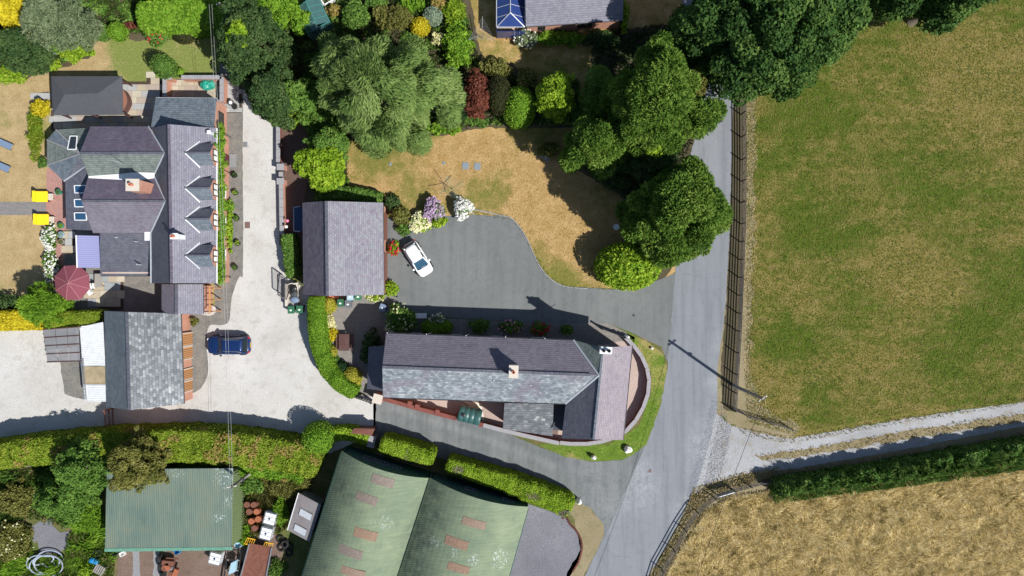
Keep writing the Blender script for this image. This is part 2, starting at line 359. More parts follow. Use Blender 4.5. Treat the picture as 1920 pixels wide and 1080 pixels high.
turf('pasture', (.05, .092, .008), (.10, .135, .016), (.165, .145, .03), (.25, .195, .07), .495,
     grn=[(1500, 240, 110), (1530, 400, 90), (1800, 640, 70), (1480, 640, 45), (1900, 520, 60), (1530, 760, 40)],
     dr=[(1840, 130, 90), (1445, 735, 55), (1440, 735, 40), (1425, 260, 24), (1700, 500, 60), (1410, 200, 30), (1460, 760, 35)], stretch=((1, 1.5, 1), R(35)), lines=R(-38))
turf('barley_ground', (.34, .29, .10), (.42, .35, .15), (.54, .43, .22), (.66, .54, .32), .36, stretch=((1, 2.2, 1), R(35)), low=.3, speck=.25)
turf('verge_green', (.09, .155, .02), (.14, .21, .035), (.27, .24, .07), (.33, .28, .11), .56, low=.2,
     dr=[(1215, 655, 22), (1230, 700, 22), (1080, 860, 14)], grn=[(1120, 850, 40), (1200, 790, 30)])
turf('rough_scrub', (.06, .10, .02), (.11, .15, .035), (.15, .12, .06), (.22, .17, .09), .52, low=.3)
# ---------------------------------------------------------------- ground sheets
def catmull(pts, sub=5):
    n = len(pts); out = []
    for i in range(n):
        p0, p1, p2, p3 = (Vector(pts[(i + k - 1) % n]) for k in range(4))
        for j in range(sub):
            t = j / sub
            out.append(.5 * ((2 * p1) + (p2 - p0) * t + (2 * p0 - 5 * p1 + 4 * p2 - p3) * t * t + (3 * p1 - p0 - 3 * p2 + p3) * t ** 3))
    return out
def densify(pts, step=.35):
    out = []; n = len(pts)
    for i in range(n):
        a, b = Vector(pts[i]), Vector(pts[(i + 1) % n]); k = max(1, int((b - a).length / step))
        out += [a.lerp(b, j / k) for j in range(k)]
    return out
def sheet(name, pts, layer, mat, jit=.10, smooth=False, label=None):
    w = [P(x, y)[:2] for x, y in pts]
    if smooth: w = catmull(w)
    if jit:
        w = densify(w); q = []
        for p in w:
            v = Vector((p[0], p[1], layer))
            q.append((p[0] + jit * 2 * noise.noise(v * 1.7) + jit * noise.noise(v * 5), p[1] + jit * 2 * noise.noise(v * 1.7 + Vector((9, 3, 0))) + jit * noise.noise(v * 5 + Vector((4, 8, 0)))))
        w = q
    z = .004 * layer
    return MB().add([(x, y, z) for x, y in w], [list(range(len(w)))] if sum(w[i][0] * w[(i + 1) % len(w)][1] - w[(i + 1) % len(w)][0] * w[i][1] for i in range(len(w))) > 0 else [list(range(len(w)))[::-1]]).build(name, mat, label=label, kind='structure')
MB().add([(-700, -700, 0), (700, -700, 0), (700, 700, 0), (-700, 700, 0)], [[0, 1, 2, 3]]).build('ground', M['rough_scrub'], kind='structure', label='rough green and brown scrubby ground')
sheet('lawn', [(-120, -80), (560, -80), (480, 200), (460, 640), (-120, 620)], 1, M['lawn_left'], label='patchy dry lawn west and north of the brick farmhouse')
sheet('lawn', [(560, -80), (1300, -80), (1330, 200), (1295, 300), (1285, 480), (1262, 515), (1210, 535), (1150, 541), (1060, 537), (1030, 520), (1010, 492), (985, 440), (960, 410), (940, 404), (722, 406), (640, 405), (560, 400)], 1, M['lawn_dry'], .04, label='sun scorched lawn beside the tarmac drive')
sheet('flower_bed', [(-120, -80), (440, -80), (400, 60), (380, 75), (280, 78), (230, 72), (180, 75), (170, 105), (120, 125), (40, 150), (-120, 165)], 2, M['bed_soil'], .15)
sheet('flower_bed', [(420, -80), (870, -80), (905, 120), (960, 120), (1010, 160), (1085, 150), (1090, 240), (1000, 240), (900, 240), (860, 250), (700, 270), (650, 262), (650, 352), (720, 372), (760, 400), (722, 405), (560, 395), (560, 240), (450, 200), (430, 120)], 2, M['bed_soil'], .15)
sheet('flower_bed', [(1120, 60), (1290, 40), (1330, 200), (1295, 300), (1285, 470), (1240, 530), (1140, 535), (1170, 460), (1180, 380), (1100, 330), (1060, 300), (1090, 200)], 2, M['bed_soil'], .15)
sheet('pasture', [(1392, -90), (2100, -90), (2100, 716), (1920, 752), (1700, 783), (1480, 822), (1420, 806), (1385, 776), (1388, 700), (1395, 560), (1400, 300)], 1, M['pasture'], .15, label='green and straw coloured pasture east of the lane')
sheet('verge', [(1358, -60), (1412, -60), (1415, 300), (1412, 560), (1405, 690), (1425, 760), (1500, 800), (1490, 826), (1420, 818), (1372, 800), (1340, 770), (1338, 690), (1352, 600), (1364, 400), (1370, 180)], 2, M['verge_dirt'], .25, label='bare dry verge under the estate fence')
sheet('crop_field', [(1200, 1180), (1245, 1080), (1290, 1000), (1330, 950), (1370, 925), (1460, 920), (1700, 885), (1920, 855), (2120, 825), (2120, 1200)], 1, M['barley_ground'], .2, label='ripe golden barley field')
sheet('verge', [(1180, 1160), (1212, 1085), (1262, 1000), (1292, 940), (1320, 905), (1380, 885), (1430, 872), (1700, 828), (1920, 786), (2120, 755), (2120, 850), (1920, 868), (1700, 895), (1460, 925), (1375, 935), (1330, 955), (1290, 1010), (1245, 1090), (1210, 1180)], 2, M['verge_dirt'], .2, label='dry grass verge below the post fence')
sheet('verge', [(1366, 160), (1393, 160), (1393, 560), (1384, 700), (1376, 772), (1356, 766), (1350, 700), (1360, 590), (1368, 400)], 3, M['bed_soil'], .08, label='bare strip darkened as rail shade between the asphalt and the estate fence')  # darker soil colour stands in for the shade of the fence rails
sheet('track', [(1335, 770), (1372, 798), (1420, 812), (1480, 823), (1700, 785), (1920, 753), (2120, 725), (2120, 766), (1920, 798), (1700, 842), (1480, 880), (1400, 888), (1340, 905), (1300, 930), (1290, 850)], 3, M['track_gravel'], .07, label='pale stony farm track')
sheet('grass_strip', [(1410, 856), (1520, 840), (1700, 808), (1920, 775), (2120, 745), (2120, 758), (1920, 789), (1700, 823), (1520, 853), (1430, 864)], 4, M['verge_dirt'], .12, label='worn grass strip along the middle of the track')
sheet('driveway', [(722, 408), (890, 403), (945, 405), (962, 412), (985, 442), (1008, 492), (1030, 522), (1060, 538), (1150, 542), (1210, 535), (1262, 514), (1330, 500), (1330, 700), (1252, 680), (1240, 650), (1180, 622), (1140, 606), (1000, 606), (880, 598), (745, 588), (722, 560)], 3, M['drive_tarmac'], .03, label='grey tarmac drive where the white car stands')
sheet('lane', [(700, 742), (790, 758), (860, 788), (950, 812), (1010, 838), (1060, 855), (1110, 866), (1170, 862), (1212, 832), (1290, 860), (1200, 1080), (1095, 1085), (1110, 1050), (1130, 1000), (1128, 985), (1110, 955), (1080, 940), (830, 860), (700, 830)], 3, M['lane_tarmac'], .03, label='tarmac side lane south of the long cottage')
sheet('road', [(1250, -90), (1290, 40), (1316, 160), (1312, 220), (1292, 300), (1275, 400), (1266, 512), (1256, 640), (1250, 700), (1235, 760), (1210, 835), (1180, 905), (1142, 990), (1096, 1080), (1040, 1190), (1160, 1190), (1215, 1080), (1262, 1000), (1292, 940), (1310, 900), (1330, 830), (1345, 770), (1345, 690), (1358, 600), (1368, 450), (1374, 180), (1368, 40), (1350, -90)], 4, M['asphalt'], .04, label='narrow grey asphalt country road')
sheet('gravel_drive', [(452, 150), (470, 190), (500, 215), (522, 240), (524, 430), (540, 520), (578, 545), (600, 650), (640, 700), (706, 745), (703, 812), (620, 850), (300, 850), (0, 880), (-120, 880), (-120, 610), (85, 610), (360, 590), (430, 560), (448, 480)], 3, M['pale_gravel'], .05, label='pale cream gravel drive')
sheet('cobbled_strip', [(408, 140), (452, 150), (455, 300), (456, 500), (448, 520), (434, 560), (430, 600), (415, 610), (392, 612), (388, 650), (390, 700), (376, 728), (355, 735), (340, 700), (340, 590), (400, 590), (402, 520)], 5, M['cobbles'], .03, True, label='cobbled strip along the farmhouse front')
sheet('cobbled_strip', [(112, 675), (150, 678), (160, 750), (140, 745), (122, 738)], 5, M['cobbles'], .06, label='stony strip beside the white lean-to')
sheet('courtyard', [(592, 552), (725, 552), (745, 560), (745, 592), (1000, 606), (1140, 606), (1190, 632), (1190, 660), (720, 660), (718, 745), (670, 742), (640, 700), (600, 650)], 5, M['block_paving'], 0, label='block paved courtyard west of the cottage')
sheet('gravel_garden', [(720, 742), (1160, 640), (1180, 640), (1200, 665), (1216, 705), (1210, 750), (1185, 800), (1150, 822), (1050, 832), (900, 795)], 6, M['pink_gravel'], 0, label='pink gravel strip inside the curved wall')
sheet('verge', [(1172, 620), (1210, 640), (1245, 664), (1250, 692), (1238, 760), (1212, 833), (1190, 850), (1170, 861), (1110, 866), (1058, 856), (1008, 834), (1050, 828), (1140, 834), (1195, 800), (1220, 740), (1222, 700), (1195, 655)], 5, M['verge_green'], .06, label='mown grass verge around the curved wall')
sheet('gravel_yard', [(940, 940), (990, 945), (1030, 958), (1062, 972), (1085, 1000), (1092, 1025), (1085, 1055), (1062, 1090), (1040, 1160), (900, 1160)], 5, M['grey_gravel'], 0, label='grey gravel yard beside the curved barns')
sheet('verge', [(1078, 940), (1110, 955), (1130, 985), (1132, 1005), (1112, 1045), (1090, 1090), (1050, 1170), (1020, 1160), (1060, 1080), (1088, 1030), (1075, 970), (1062, 950)], 5, M['verge_dirt'], .08, label='scorched corner verge outside the gravel yard')
sheet('farmyard', [(225, 1015), (440, 1010), (520, 1000), (560, 1180), (200, 1180), (215, 1080)], 5, M['yard_soil'], .2, label='brown earth farmyard behind the green shed')
for x in (256, 294):
    sheet('wheel_track', [(x - 7, 1030), (x + 6, 1030), (x + 8, 1180), (x - 6, 1180)], 6, M['stone_grey'], .08)
sheet('farmyard', [(60, 985), (95, 975), (125, 1000), (118, 1035), (75, 1035)], 5, M['grey_gravel'], .45, label='bare stony patch in the scrub')
sheet('path', [(-120, 378), (88, 379), (88, 403), (-120, 404)], 5, M['grey_sett_path'], 0, label='grey block path across the west lawn')
sheet('rear_yard', [(130, 430), (303, 430), (303, 588), (60, 592), (100, 540)], 5, M['cobbles'], 0, label='shaded cobbled yard between farmhouse and barn')
sheet('terrace', [(88, 318), (98, 310), (135, 350), (118, 520), (90, 540), (108, 420), (86, 404)], 6, M['red_brick_paving'], 0, label='reddish brick terrace west of the farmhouse')
sheet('mulch_bed', [(524, 232), (582, 228), (582, 300), (570, 380), (565, 470), (524, 460)], 5, M['mulch'], .05, label='bark mulch bed behind the low drive wall')

def paving(name, poly, size, mat_names, layer, label, rot=0.0, base='soil', gap=.02):
    w = [Vector(P(x, y)[:2]) for x, y in poly]
    base_o = sheet(name, poly, layer, M[base], 0, label=label)
    from math import floor
    cx = sum(p.x for p in w) / len(w); cy = sum(p.y for p in w) / len(w)
    def inside(x, y):
        c = False; n = len(w)
        for i in range(n):
            a, b = w[i], w[(i + 1) % n]
            if (a.y > y) != (b.y > y) and x < (b.x - a.x) * (y - a.y) / (b.y - a.y) + a.x: c = not c
        return c
    meshes = []
    for mn in mat_names:
        o = MB().box((0, 0, 0), (size[0] - gap, size[1] - gap, .03)).build('slab', M[mn]); meshes.append(o.data); bpy.data.objects.remove(o)
    ca, sa = math.cos(rot), math.sin(rot); k = 0
    for j in range(-30, 31):
        for i in range(-30, 31):
            x = (i + .5 * (j % 2)) * size[0]; y = j * size[1]
            X, Y = cx + x * ca - y * sa, cy + x * sa + y * ca
            if inside(X, Y):
                place(random.choice(meshes), 'slab', (X, Y, .004 * layer + .002 + random.uniform(0, .006)), base_o, rotz=rot); k += 1
def stone_mat(name, c): plain(name, c, .85, 0, .2, .16, 1.5)
stone_mat('slab_buff', (.42, .36, .27)); stone_mat('slab_grey', (.36, .365, .36)); stone_mat('slab_rose', (.38, .315, .265)); stone_mat('slab_sand', (.46, .42, .33)); stone_mat('slab_bluegrey', (.30, .32, .33))
paving('patio', [(230, 153), (275, 153), (275, 135), (291, 135), (291, 150), (306, 152), (306, 240), (96, 245), (96, 200), (230, 200)], (.9, .62), ['slab_buff', 'slab_grey', 'slab_rose', 'slab_sand'], 7, 'mixed sandstone slab patio north of the farmhouse')
paving('patio', [(160, 520), (232, 516), (232, 582), (195, 582), (160, 560)], (.8, .8), ['slab_buff', 'slab_bluegrey', 'slab_sand'], 8, 'sandstone slab patio beside the burgundy parasol')
paving('patio', [(116, 432), (142, 432), (142, 476), (116, 476)], (.7, .7), ['slab_buff', 'slab_grey'], 8, 'small slab patio by the lilac canopy')
paving('patio', [(64, 175), (92, 172), (92, 186), (64, 188)], (.7, .6), ['slab_grey'], 8, 'grey slabs beside the black roofed pavilion')
paving('paved_yard', [(312, 148), (415, 148), (418, 186), (312, 186)], (.6, .6), ['slab_rose', 'slab_buff', 'slab_sand'], 7, 'slabbed floor of the brick walled yard')
paving('paved_path', [(410, 148), (452, 150), (454, 212), (410, 212)], (.6, .45), ['slab_grey', 'slab_bluegrey'], 7, 'dark slab path outside the brick walled yard')

# ---------------------------------------------------------------- foliage
def leafmat(name, cols, transl=.25, rough=.55):
    t = NT(name); a = t.n('ShaderNodeAttribute'); a.attribute_name = 'tint'
    k = t.math('ADD', t.math('MULTIPLY', a.outputs['Fac'], .75), t.math('MULTIPLY', t.math('SUBTRACT', t.noise(.7, 3), .3), .55))
    n = len(cols) - 1
    c = t.ramp(k, [(.05 + .9 * i / n, cc) for i, cc in enumerate(cols)])
    t.done(c, .7, 0, .12)
    tr = t.n('ShaderNodeBsdfTranslucent'); t.L(c, tr.inputs[0]); mx = t.n('ShaderNodeMixShader'); mx.inputs[0].default_value = transl
    t.L(t.b.outputs[0], mx.inputs[1]); t.L(tr.outputs[0], mx.inputs[2]); t.L(mx.outputs[0], t.out.inputs['Surface'])
    MATS['leaf_' + name] = t.m
leafmat('willow', [(.07, .13, .03), (.13, .21, .052), (.20, .285, .08), (.31, .38, .15)])
leafmat('oak', [(.012, .04, .010), (.038, .09, .020), (.075, .145, .030), (.17, .25, .06)], .2)
leafmat('pine', [(.035, .085, .012), (.085, .165, .022), (.15, .25, .036), (.30, .38, .09)])
leafmat('yew', [(.012, .035, .012), (.02, .055, .02), (.035, .08, .03)])
leafmat('brown_yew', [(.025, .03, .01), (.045, .05, .018), (.07, .075, .025)])
leafmat('dark', [(.025, .06, .02), (.045, .09, .028), (.08, .135, .04), (.12, .17, .06)])
leafmat('mid', [(.05, .11, .02), (.09, .18, .03), (.14, .26, .045), (.22, .32, .07)])
leafmat('lime', [(.10, .20, .012), (.19, .32, .02), (.29, .42, .03), (.42, .50, .07)])
leafmat('bright', [(.07, .17, .012), (.13, .26, .02), (.19, .34, .028), (.28, .41, .05)])
leafmat('gold', [(.38, .32, .015), (.55, .46, .02), (.68, .58, .04)])
leafmat('goldclip', [(.30, .29, .03), (.40, .38, .05), (.50, .47, .08)])
leafmat('olive', [(.07, .08, .02), (.13, .14, .03), (.20, .20, .05), (.28, .26, .09)])
leafmat('olive_hedge', [(.10, .17, .012), (.165, .245, .018), (.24, .31, .03), (.34, .36, .06)])
leafmat('copper', [(.10, .03, .018), (.17, .055, .035), (.25, .09, .06)])
leafmat('silver', [(.16, .22, .14), (.24, .32, .22), (.36, .42, .33)])
leafmat('sage', [(.09, .13, .06), (.15, .20, .10), (.22, .28, .15), (.30, .34, .20)])
leafmat('cream', [(.60, .58, .25), (.75, .72, .42)], .2)
leafmat('rust_tips', [(.20, .20, .04), (.34, .26, .07), (.42, .30, .12)])
leafmat('white_petal', [(.72, .72, .66), (.85, .85, .82)], .15); leafmat('purple_petal', [(.42, .28, .44), (.62, .50, .62)], .15)
leafmat('cream_petal', [(.72, .70, .38), (.85, .84, .58)], .15); leafmat('red_petal', [(.5, .01, .04), (.7, .04, .08)], .1); leafmat('pink_petal', [(.7, .3, .35), (.8, .5, .5)], .1)
leafmat('straw', [(.26, .21, .07), (.66, .54, .25), (.84, .72, .40), (.92, .84, .58)], .4)
leafmat('dead_twigs', [(.16, .12, .11), (.24, .19, .17), (.32, .26, .23)], 0.)
leafmat('grass', [(.045, .095, .01), (.10, .145, .018), (.18, .17, .035), (.38, .31, .13)], .2)
leafmat('chips', [(.24, .25, .27), (.31, .32, .34), (.38, .39, .41)], 0.)
leafmat('dry_grass', [(.22, .18, .06), (.32, .25, .10), (.42, .34, .16)], .2)
leafmat('tall_grass', [(.035, .095, .016), (.075, .165, .03), (.13, .24, .05), (.26, .34, .10)], .3)

def unit(a): return a / np.maximum(np.linalg.norm(a, axis=1, keepdims=True), 1e-6)
def leafmesh(name, mat, parent, C, T, B, tint, kind=None, label=None, cat=None, group=None, core=None):
    C = np.asarray(C); N = len(C)
    V = np.empty((N, 4, 3)); V[:, 0] = C - T; V[:, 1] = C + B; V[:, 2] = C + T; V[:, 3] = C - B
    V = V.reshape(-1, 3); F = np.arange(4 * N, dtype=np.int32); ls = np.arange(0, 4 * N, 4, dtype=np.int32)
    tv = np.asarray(tint, dtype=np.float32)
    if core is not None:
        cv, cf = core; b = len(V); V = np.vstack([V, cv]); F = np.concatenate([F, (cf + b).ravel().astype(np.int32)])
        ls = np.concatenate([ls, 4 * N + np.arange(0, cf.size, 4, dtype=np.int32)]); tv = np.concatenate([tv, np.full(len(cf), .15, np.float32)])
    V = V.copy(); V[:, 2] = np.maximum(V[:, 2], .03)
    o0 = np.array([(V[:, 0].min() + V[:, 0].max()) / 2, (V[:, 1].min() + V[:, 1].max()) / 2, V[:, 2].min()])
    me = bpy.data.meshes.new(name); me.vertices.add(len(V)); me.vertices.foreach_set('co', (V - o0).astype(np.float32).ravel())
    me.loops.add(len(F)); me.loops.foreach_set('vertex_index', F)
    me.polygons.add(len(ls)); me.polygons.foreach_set('loop_start', ls)
    at = me.attributes.new('tint', 'FLOAT', 'FACE'); at.data.foreach_set('value', tv)
    me.materials.append(M[mat] if isinstance(mat, str) else mat); me.update(); me.validate()
    return place(me, name, Vector(o0), parent, label, kind, cat, group)
def ellip_core(c, r, seg=14, rings=7, amp=.08):
    v = []; f = []
    for i in range(rings + 1):
        ph = math.pi * i / rings
        for k in range(seg):
            th = 2 * math.pi * k / seg
            d = Vector((math.cos(th) * math.sin(ph), math.sin(th) * math.sin(ph), math.cos(ph)))
            q = 1 + amp * noise.noise(d * 3 + Vector(c))
            v.append((c[0] + d.x * r[0] * q, c[1] + d.y * r[1] * q, c[2] + d.z * r[2] * q))
    for i in range(rings):
        for k in range(seg):
            a = i * seg + k; b = i * seg + (k + 1) % seg; f.append([a, a + seg, b + seg, b])
    return np.array(v), np.array(f)
def clump(c, rad, n, ll, lw, mode='leaf', low=-.35, shell=.72, axis=None):
    d = unit(rng.normal(size=(int(n * 1.7) + 4, 3))); d = d[d[:, 2] > low][:n]; n = len(d)
    r = shell + (1.12 - shell) * rng.random((n, 1)) ** .6
    C = np.array(c) + d * r * np.array(rad)
    s = (.55 + .95 * rng.random((n, 1)) ** 1.6)
    if mode == 'strand':
        out = d.copy(); out[:, 2] = 0; out = unit(out)
        if axis is not None: out = unit(out * .55 + np.array(axis))
        T = unit(out * .8 + np.array([0, 0, -.55]) + .32 * rng.normal(size=(n, 3)))
        Nn = unit(d + .4 * rng.normal(size=(n, 3)))
    elif mode == 'needle':
        T = unit(d + .55 * rng.normal(size=(n, 3))); Nn = unit(np.array([0, 0, .9]) + .9 * rng.normal(size=(n, 3)))
    else:
        Nn = unit(d + np.array([0, 0, .3]) + .85 * rng.normal(size=(n, 3))); T = rng.normal(size=(n, 3))
    B = unit(np.cross(Nn, T)); T = unit(np.cross(B, Nn)) if mode == 'leaf' else T
    return C, T * ll * s, B * lw * s
def TN(parts, a=.5):
    return np.concatenate([np.clip(a * rng.random(len(p[0])) + (1 - a) * rng.random(), 0, 1) for p in parts])
def fol(parts):
    return [np.concatenate([p[i] for p in parts]) for i in range(3)]
STY = {  # leaf half length, half width, mode, clump radius m, leaves per m2 of clump
    'willow': (.22, .042, 'strand', .95, 105), 'oak': (.14, .10, 'leaf', 1.0, 85), 'pine': (.17, .055, 'needle', .8, 120),
    'leafy': (.10, .075, 'leaf', .5, 130), 'broad': (.15, .10, 'leaf', .45, 80), 'fine': (.07, .045, 'leaf', .35, 260), 'wispy': (.2, .035, 'needle', .45, 130)}
def crown_parts(c, rx, ry, ztop, zlow, sty, dens=1.0, seed=0, gap=.0, axis=None):
    ll, lw, mode, cr, de = STY[sty]; parts = []; cl = []
    n = max(5, int(1.25 * rx * ry / (cr * cr) * 1.6)); zr = ztop - zlow
    ph = [rng.random() * 6.28 for _ in range(4)]
    for i in range(n):
        rr = math.sqrt((i + .5) / n); th = i * 2.39996 + seed
        out = 1 + .10 * math.sin(3 * th + ph[0]) + .08 * math.sin(5 * th + ph[1]) + .06 * math.sin(9 * th + ph[2])
        q = rr * out * .93; k = cr * (.7 + .65 * rng.random())
        x, y = c[0] + math.cos(th) * q * (rx - cr * .55) + rng.normal() * cr * .25, c[1] + math.sin(th) * q * (ry - cr * .55) + rng.normal() * cr * .25
        zz = zlow + zr * math.sqrt(max(0.03, 1 - min(1, rr * .97) ** 2)) - k * .6 + rng.normal() * cr * .65
        if gap and noise.noise(Vector((x * .45, y * .45, seed))) < -.22 + (gap - .5) * .6: 
            zz -= cr * 1.6
            if rng.random() < gap: continue
        cl.append((x, y, zz, k))
        if rr > .72 and rng.random() < .5:
            e_ = .25 + .45 * rng.random(); t_ = th + .25 * rng.normal(); cl.append((x + math.cos(t_) * e_, y + math.sin(t_) * e_, zz - .1 + .3 * rng.normal(), k * (.3 + .25 * rng.random())))
        if rr > .6:
            cl.append((x - math.cos(th) * .2, y - math.sin(th) * .2, max(.4, zz - zr * .38), k))
    for x, y, z, k in cl:
        m = int(4 * math.pi * k * k * .65 * de * dens)
        ax_ = axis
        if axis is not None:
            o_ = Vector((x - c[0], y - c[1], 0)); o_ = o_.normalized() if o_.length > .1 else Vector((1, 0, 0)); ax_ = (o_.x * 1.3 + axis[0] + rng.normal() * .35, o_.y * 1.3 + axis[1] + rng.normal() * .35, 0)
        parts.append(clump((x, y, z), (k, k, k * .75), m, ll, lw, mode, -.3, .6, ax_))
    return parts, cl
def tree(label, px, py, rx, ry, h, leaf, sty='leafy', dens=1.0, zlow=None, gap=0., seed=0., bark='bark', name='tree', cat='tree', group=None, extra=(), low=None, axis=None, limbs=7):
    zc = .62 * h; c = P(px, py, zc); k = S * (1 - zc / H); zl = h * .3 if zlow is None else zlow
    root = thing(name, label, cat, (c.x, c.y, 0), group)
    parts, cl = crown_parts(c, rx * k, ry * k, h, zl, sty, dens, seed, gap, axis)
    for ex, ey, erx, ery, eh, ez in extra:
        e = P(ex, ey, eh * .7); kk = S * (1 - eh * .7 / H); p2, c2 = crown_parts(e, erx * kk, ery * kk, eh, ez, sty, dens, seed + 1, gap, axis); parts += p2; cl += c2
    C, T, B = fol(parts)
    leafmesh('crown', 'leaf_' + leaf, root, C, T, B, TN(parts))
    mb = MB(); r0 = .022 * h + .05
    top = Vector((c.x, c.y, h * .72)); mb.tube([(c.x, c.y, -.1), (c.x + .05, c.y, h * .25), (c.x - .1, c.y + .1, h * .5), top], [r0 * 1.3, r0, r0 * .7, r0 * .3], 8)
    for i in range(limbs):
        x, y, z, kk = cl[int(rng.random() * len(cl))]; s = Vector((c.x, c.y, h * (.2 + .35 * rng.random()))); e = Vector((x, y, z - .1 + (kk * .9 if i % 3 == 0 else 0))); m = s.lerp(e, .5) + Vector((0, 0, .2))
        mb.tube([s, m, e], [r0 * .45, r0 * .3, r0 * .1], 5)
    mb.build('trunk', M[bark], root, smooth=True)
    return root
def shrub(label, px, py, rx, ry, h, leaf, sty='fine', dens=1.0, clip=True, flowers=None, cat='shrub', name='shrub', group=None, nf=60, fs=.09):
    zc = .5 * h; c = P(px, py, zc); k = S * (1 - zc / H); X, Y = rx * k, ry * k
    root = thing(name, label, cat, (c.x, c.y, 0), group)
    ll, lw, mode, cr, de = STY[sty]
    if clip:
        n = int(2.6 * math.pi * X * Y * de * .8 * dens) + 200
        # leaves sit on a clipped bun
        C, T, B = clump((c.x, c.y, h * .42), (X, Y, h * .58), n, ll, lw, mode, -.6, .93)
        core = ellip_core((c.x, c.y, h * .42), (X * .94, Y * .94, h * .54))
        core[0][:, 2] = np.maximum(core[0][:, 2], .02)
    else:
        cr2 = min(cr, .45 * min(X, Y)); parts = []
        nn = max(7, int(2.2 * X * Y / cr2 / cr2)); ph = rng.random() * 6
        for i in range(nn):
            rr = math.sqrt((i + .5) / nn); th = i * 2.4 + ph; q = rr * (1 + .12 * math.sin(3 * th + ph))
            kk = cr2 * (.55 + .8 * rng.random() ** 1.5); q = q * (1.12 if rng.random() < .18 else 1)
            parts.append(clump((c.x + math.cos(th) * q * (X - cr2 * .5), c.y + math.sin(th) * q * (Y - cr2 * .5), max(kk * .5, h * (.35 + .6 * math.sqrt(max(0, 1 - rr * rr))) - kk * .6 + rng.normal() * .1)), (kk, kk, kk * .8), int(8 * kk * kk * de * dens), ll, lw, mode, -.4, .55))
        C, T, B = fol(parts)
        core = ellip_core((c.x, c.y, h * .3), (X * .7, Y * .7, h * .38)); core[0][:, 2] = np.maximum(core[0][:, 2], .02)
    leafmesh('foliage', 'leaf_' + leaf, root, C, T, B, rng.random(len(C)), core=core)
    MB().tube([(c.x, c.y, -.05), (c.x, c.y, h * .5)], [.06, .03], 6).build('stem', M['bark'], root)
    if flowers:
        parts = []
        for i in range(nf):
            d = unit(rng.normal(size=(1, 3)))[0]; d[2] = abs(d[2]) * .8 + .1
            lop = 1 + .16 * math.sin(3 * math.atan2(d[1], d[0]) + px) + .1 * rng.normal()
            p = (c.x + d[0] * X * lop, c.y + d[1] * Y * lop, h * .42 + d[2] * h * .62)
            parts.append(clump(p, (fs, fs, fs), 14, fs * .8, fs * .6, 'leaf', -.2, .6))
        C, T, B = fol(parts); leafmesh('flower_heads', 'leaf_' + flowers, root, C, T, B, rng.random(len(C)), kind='stuff')
    return root
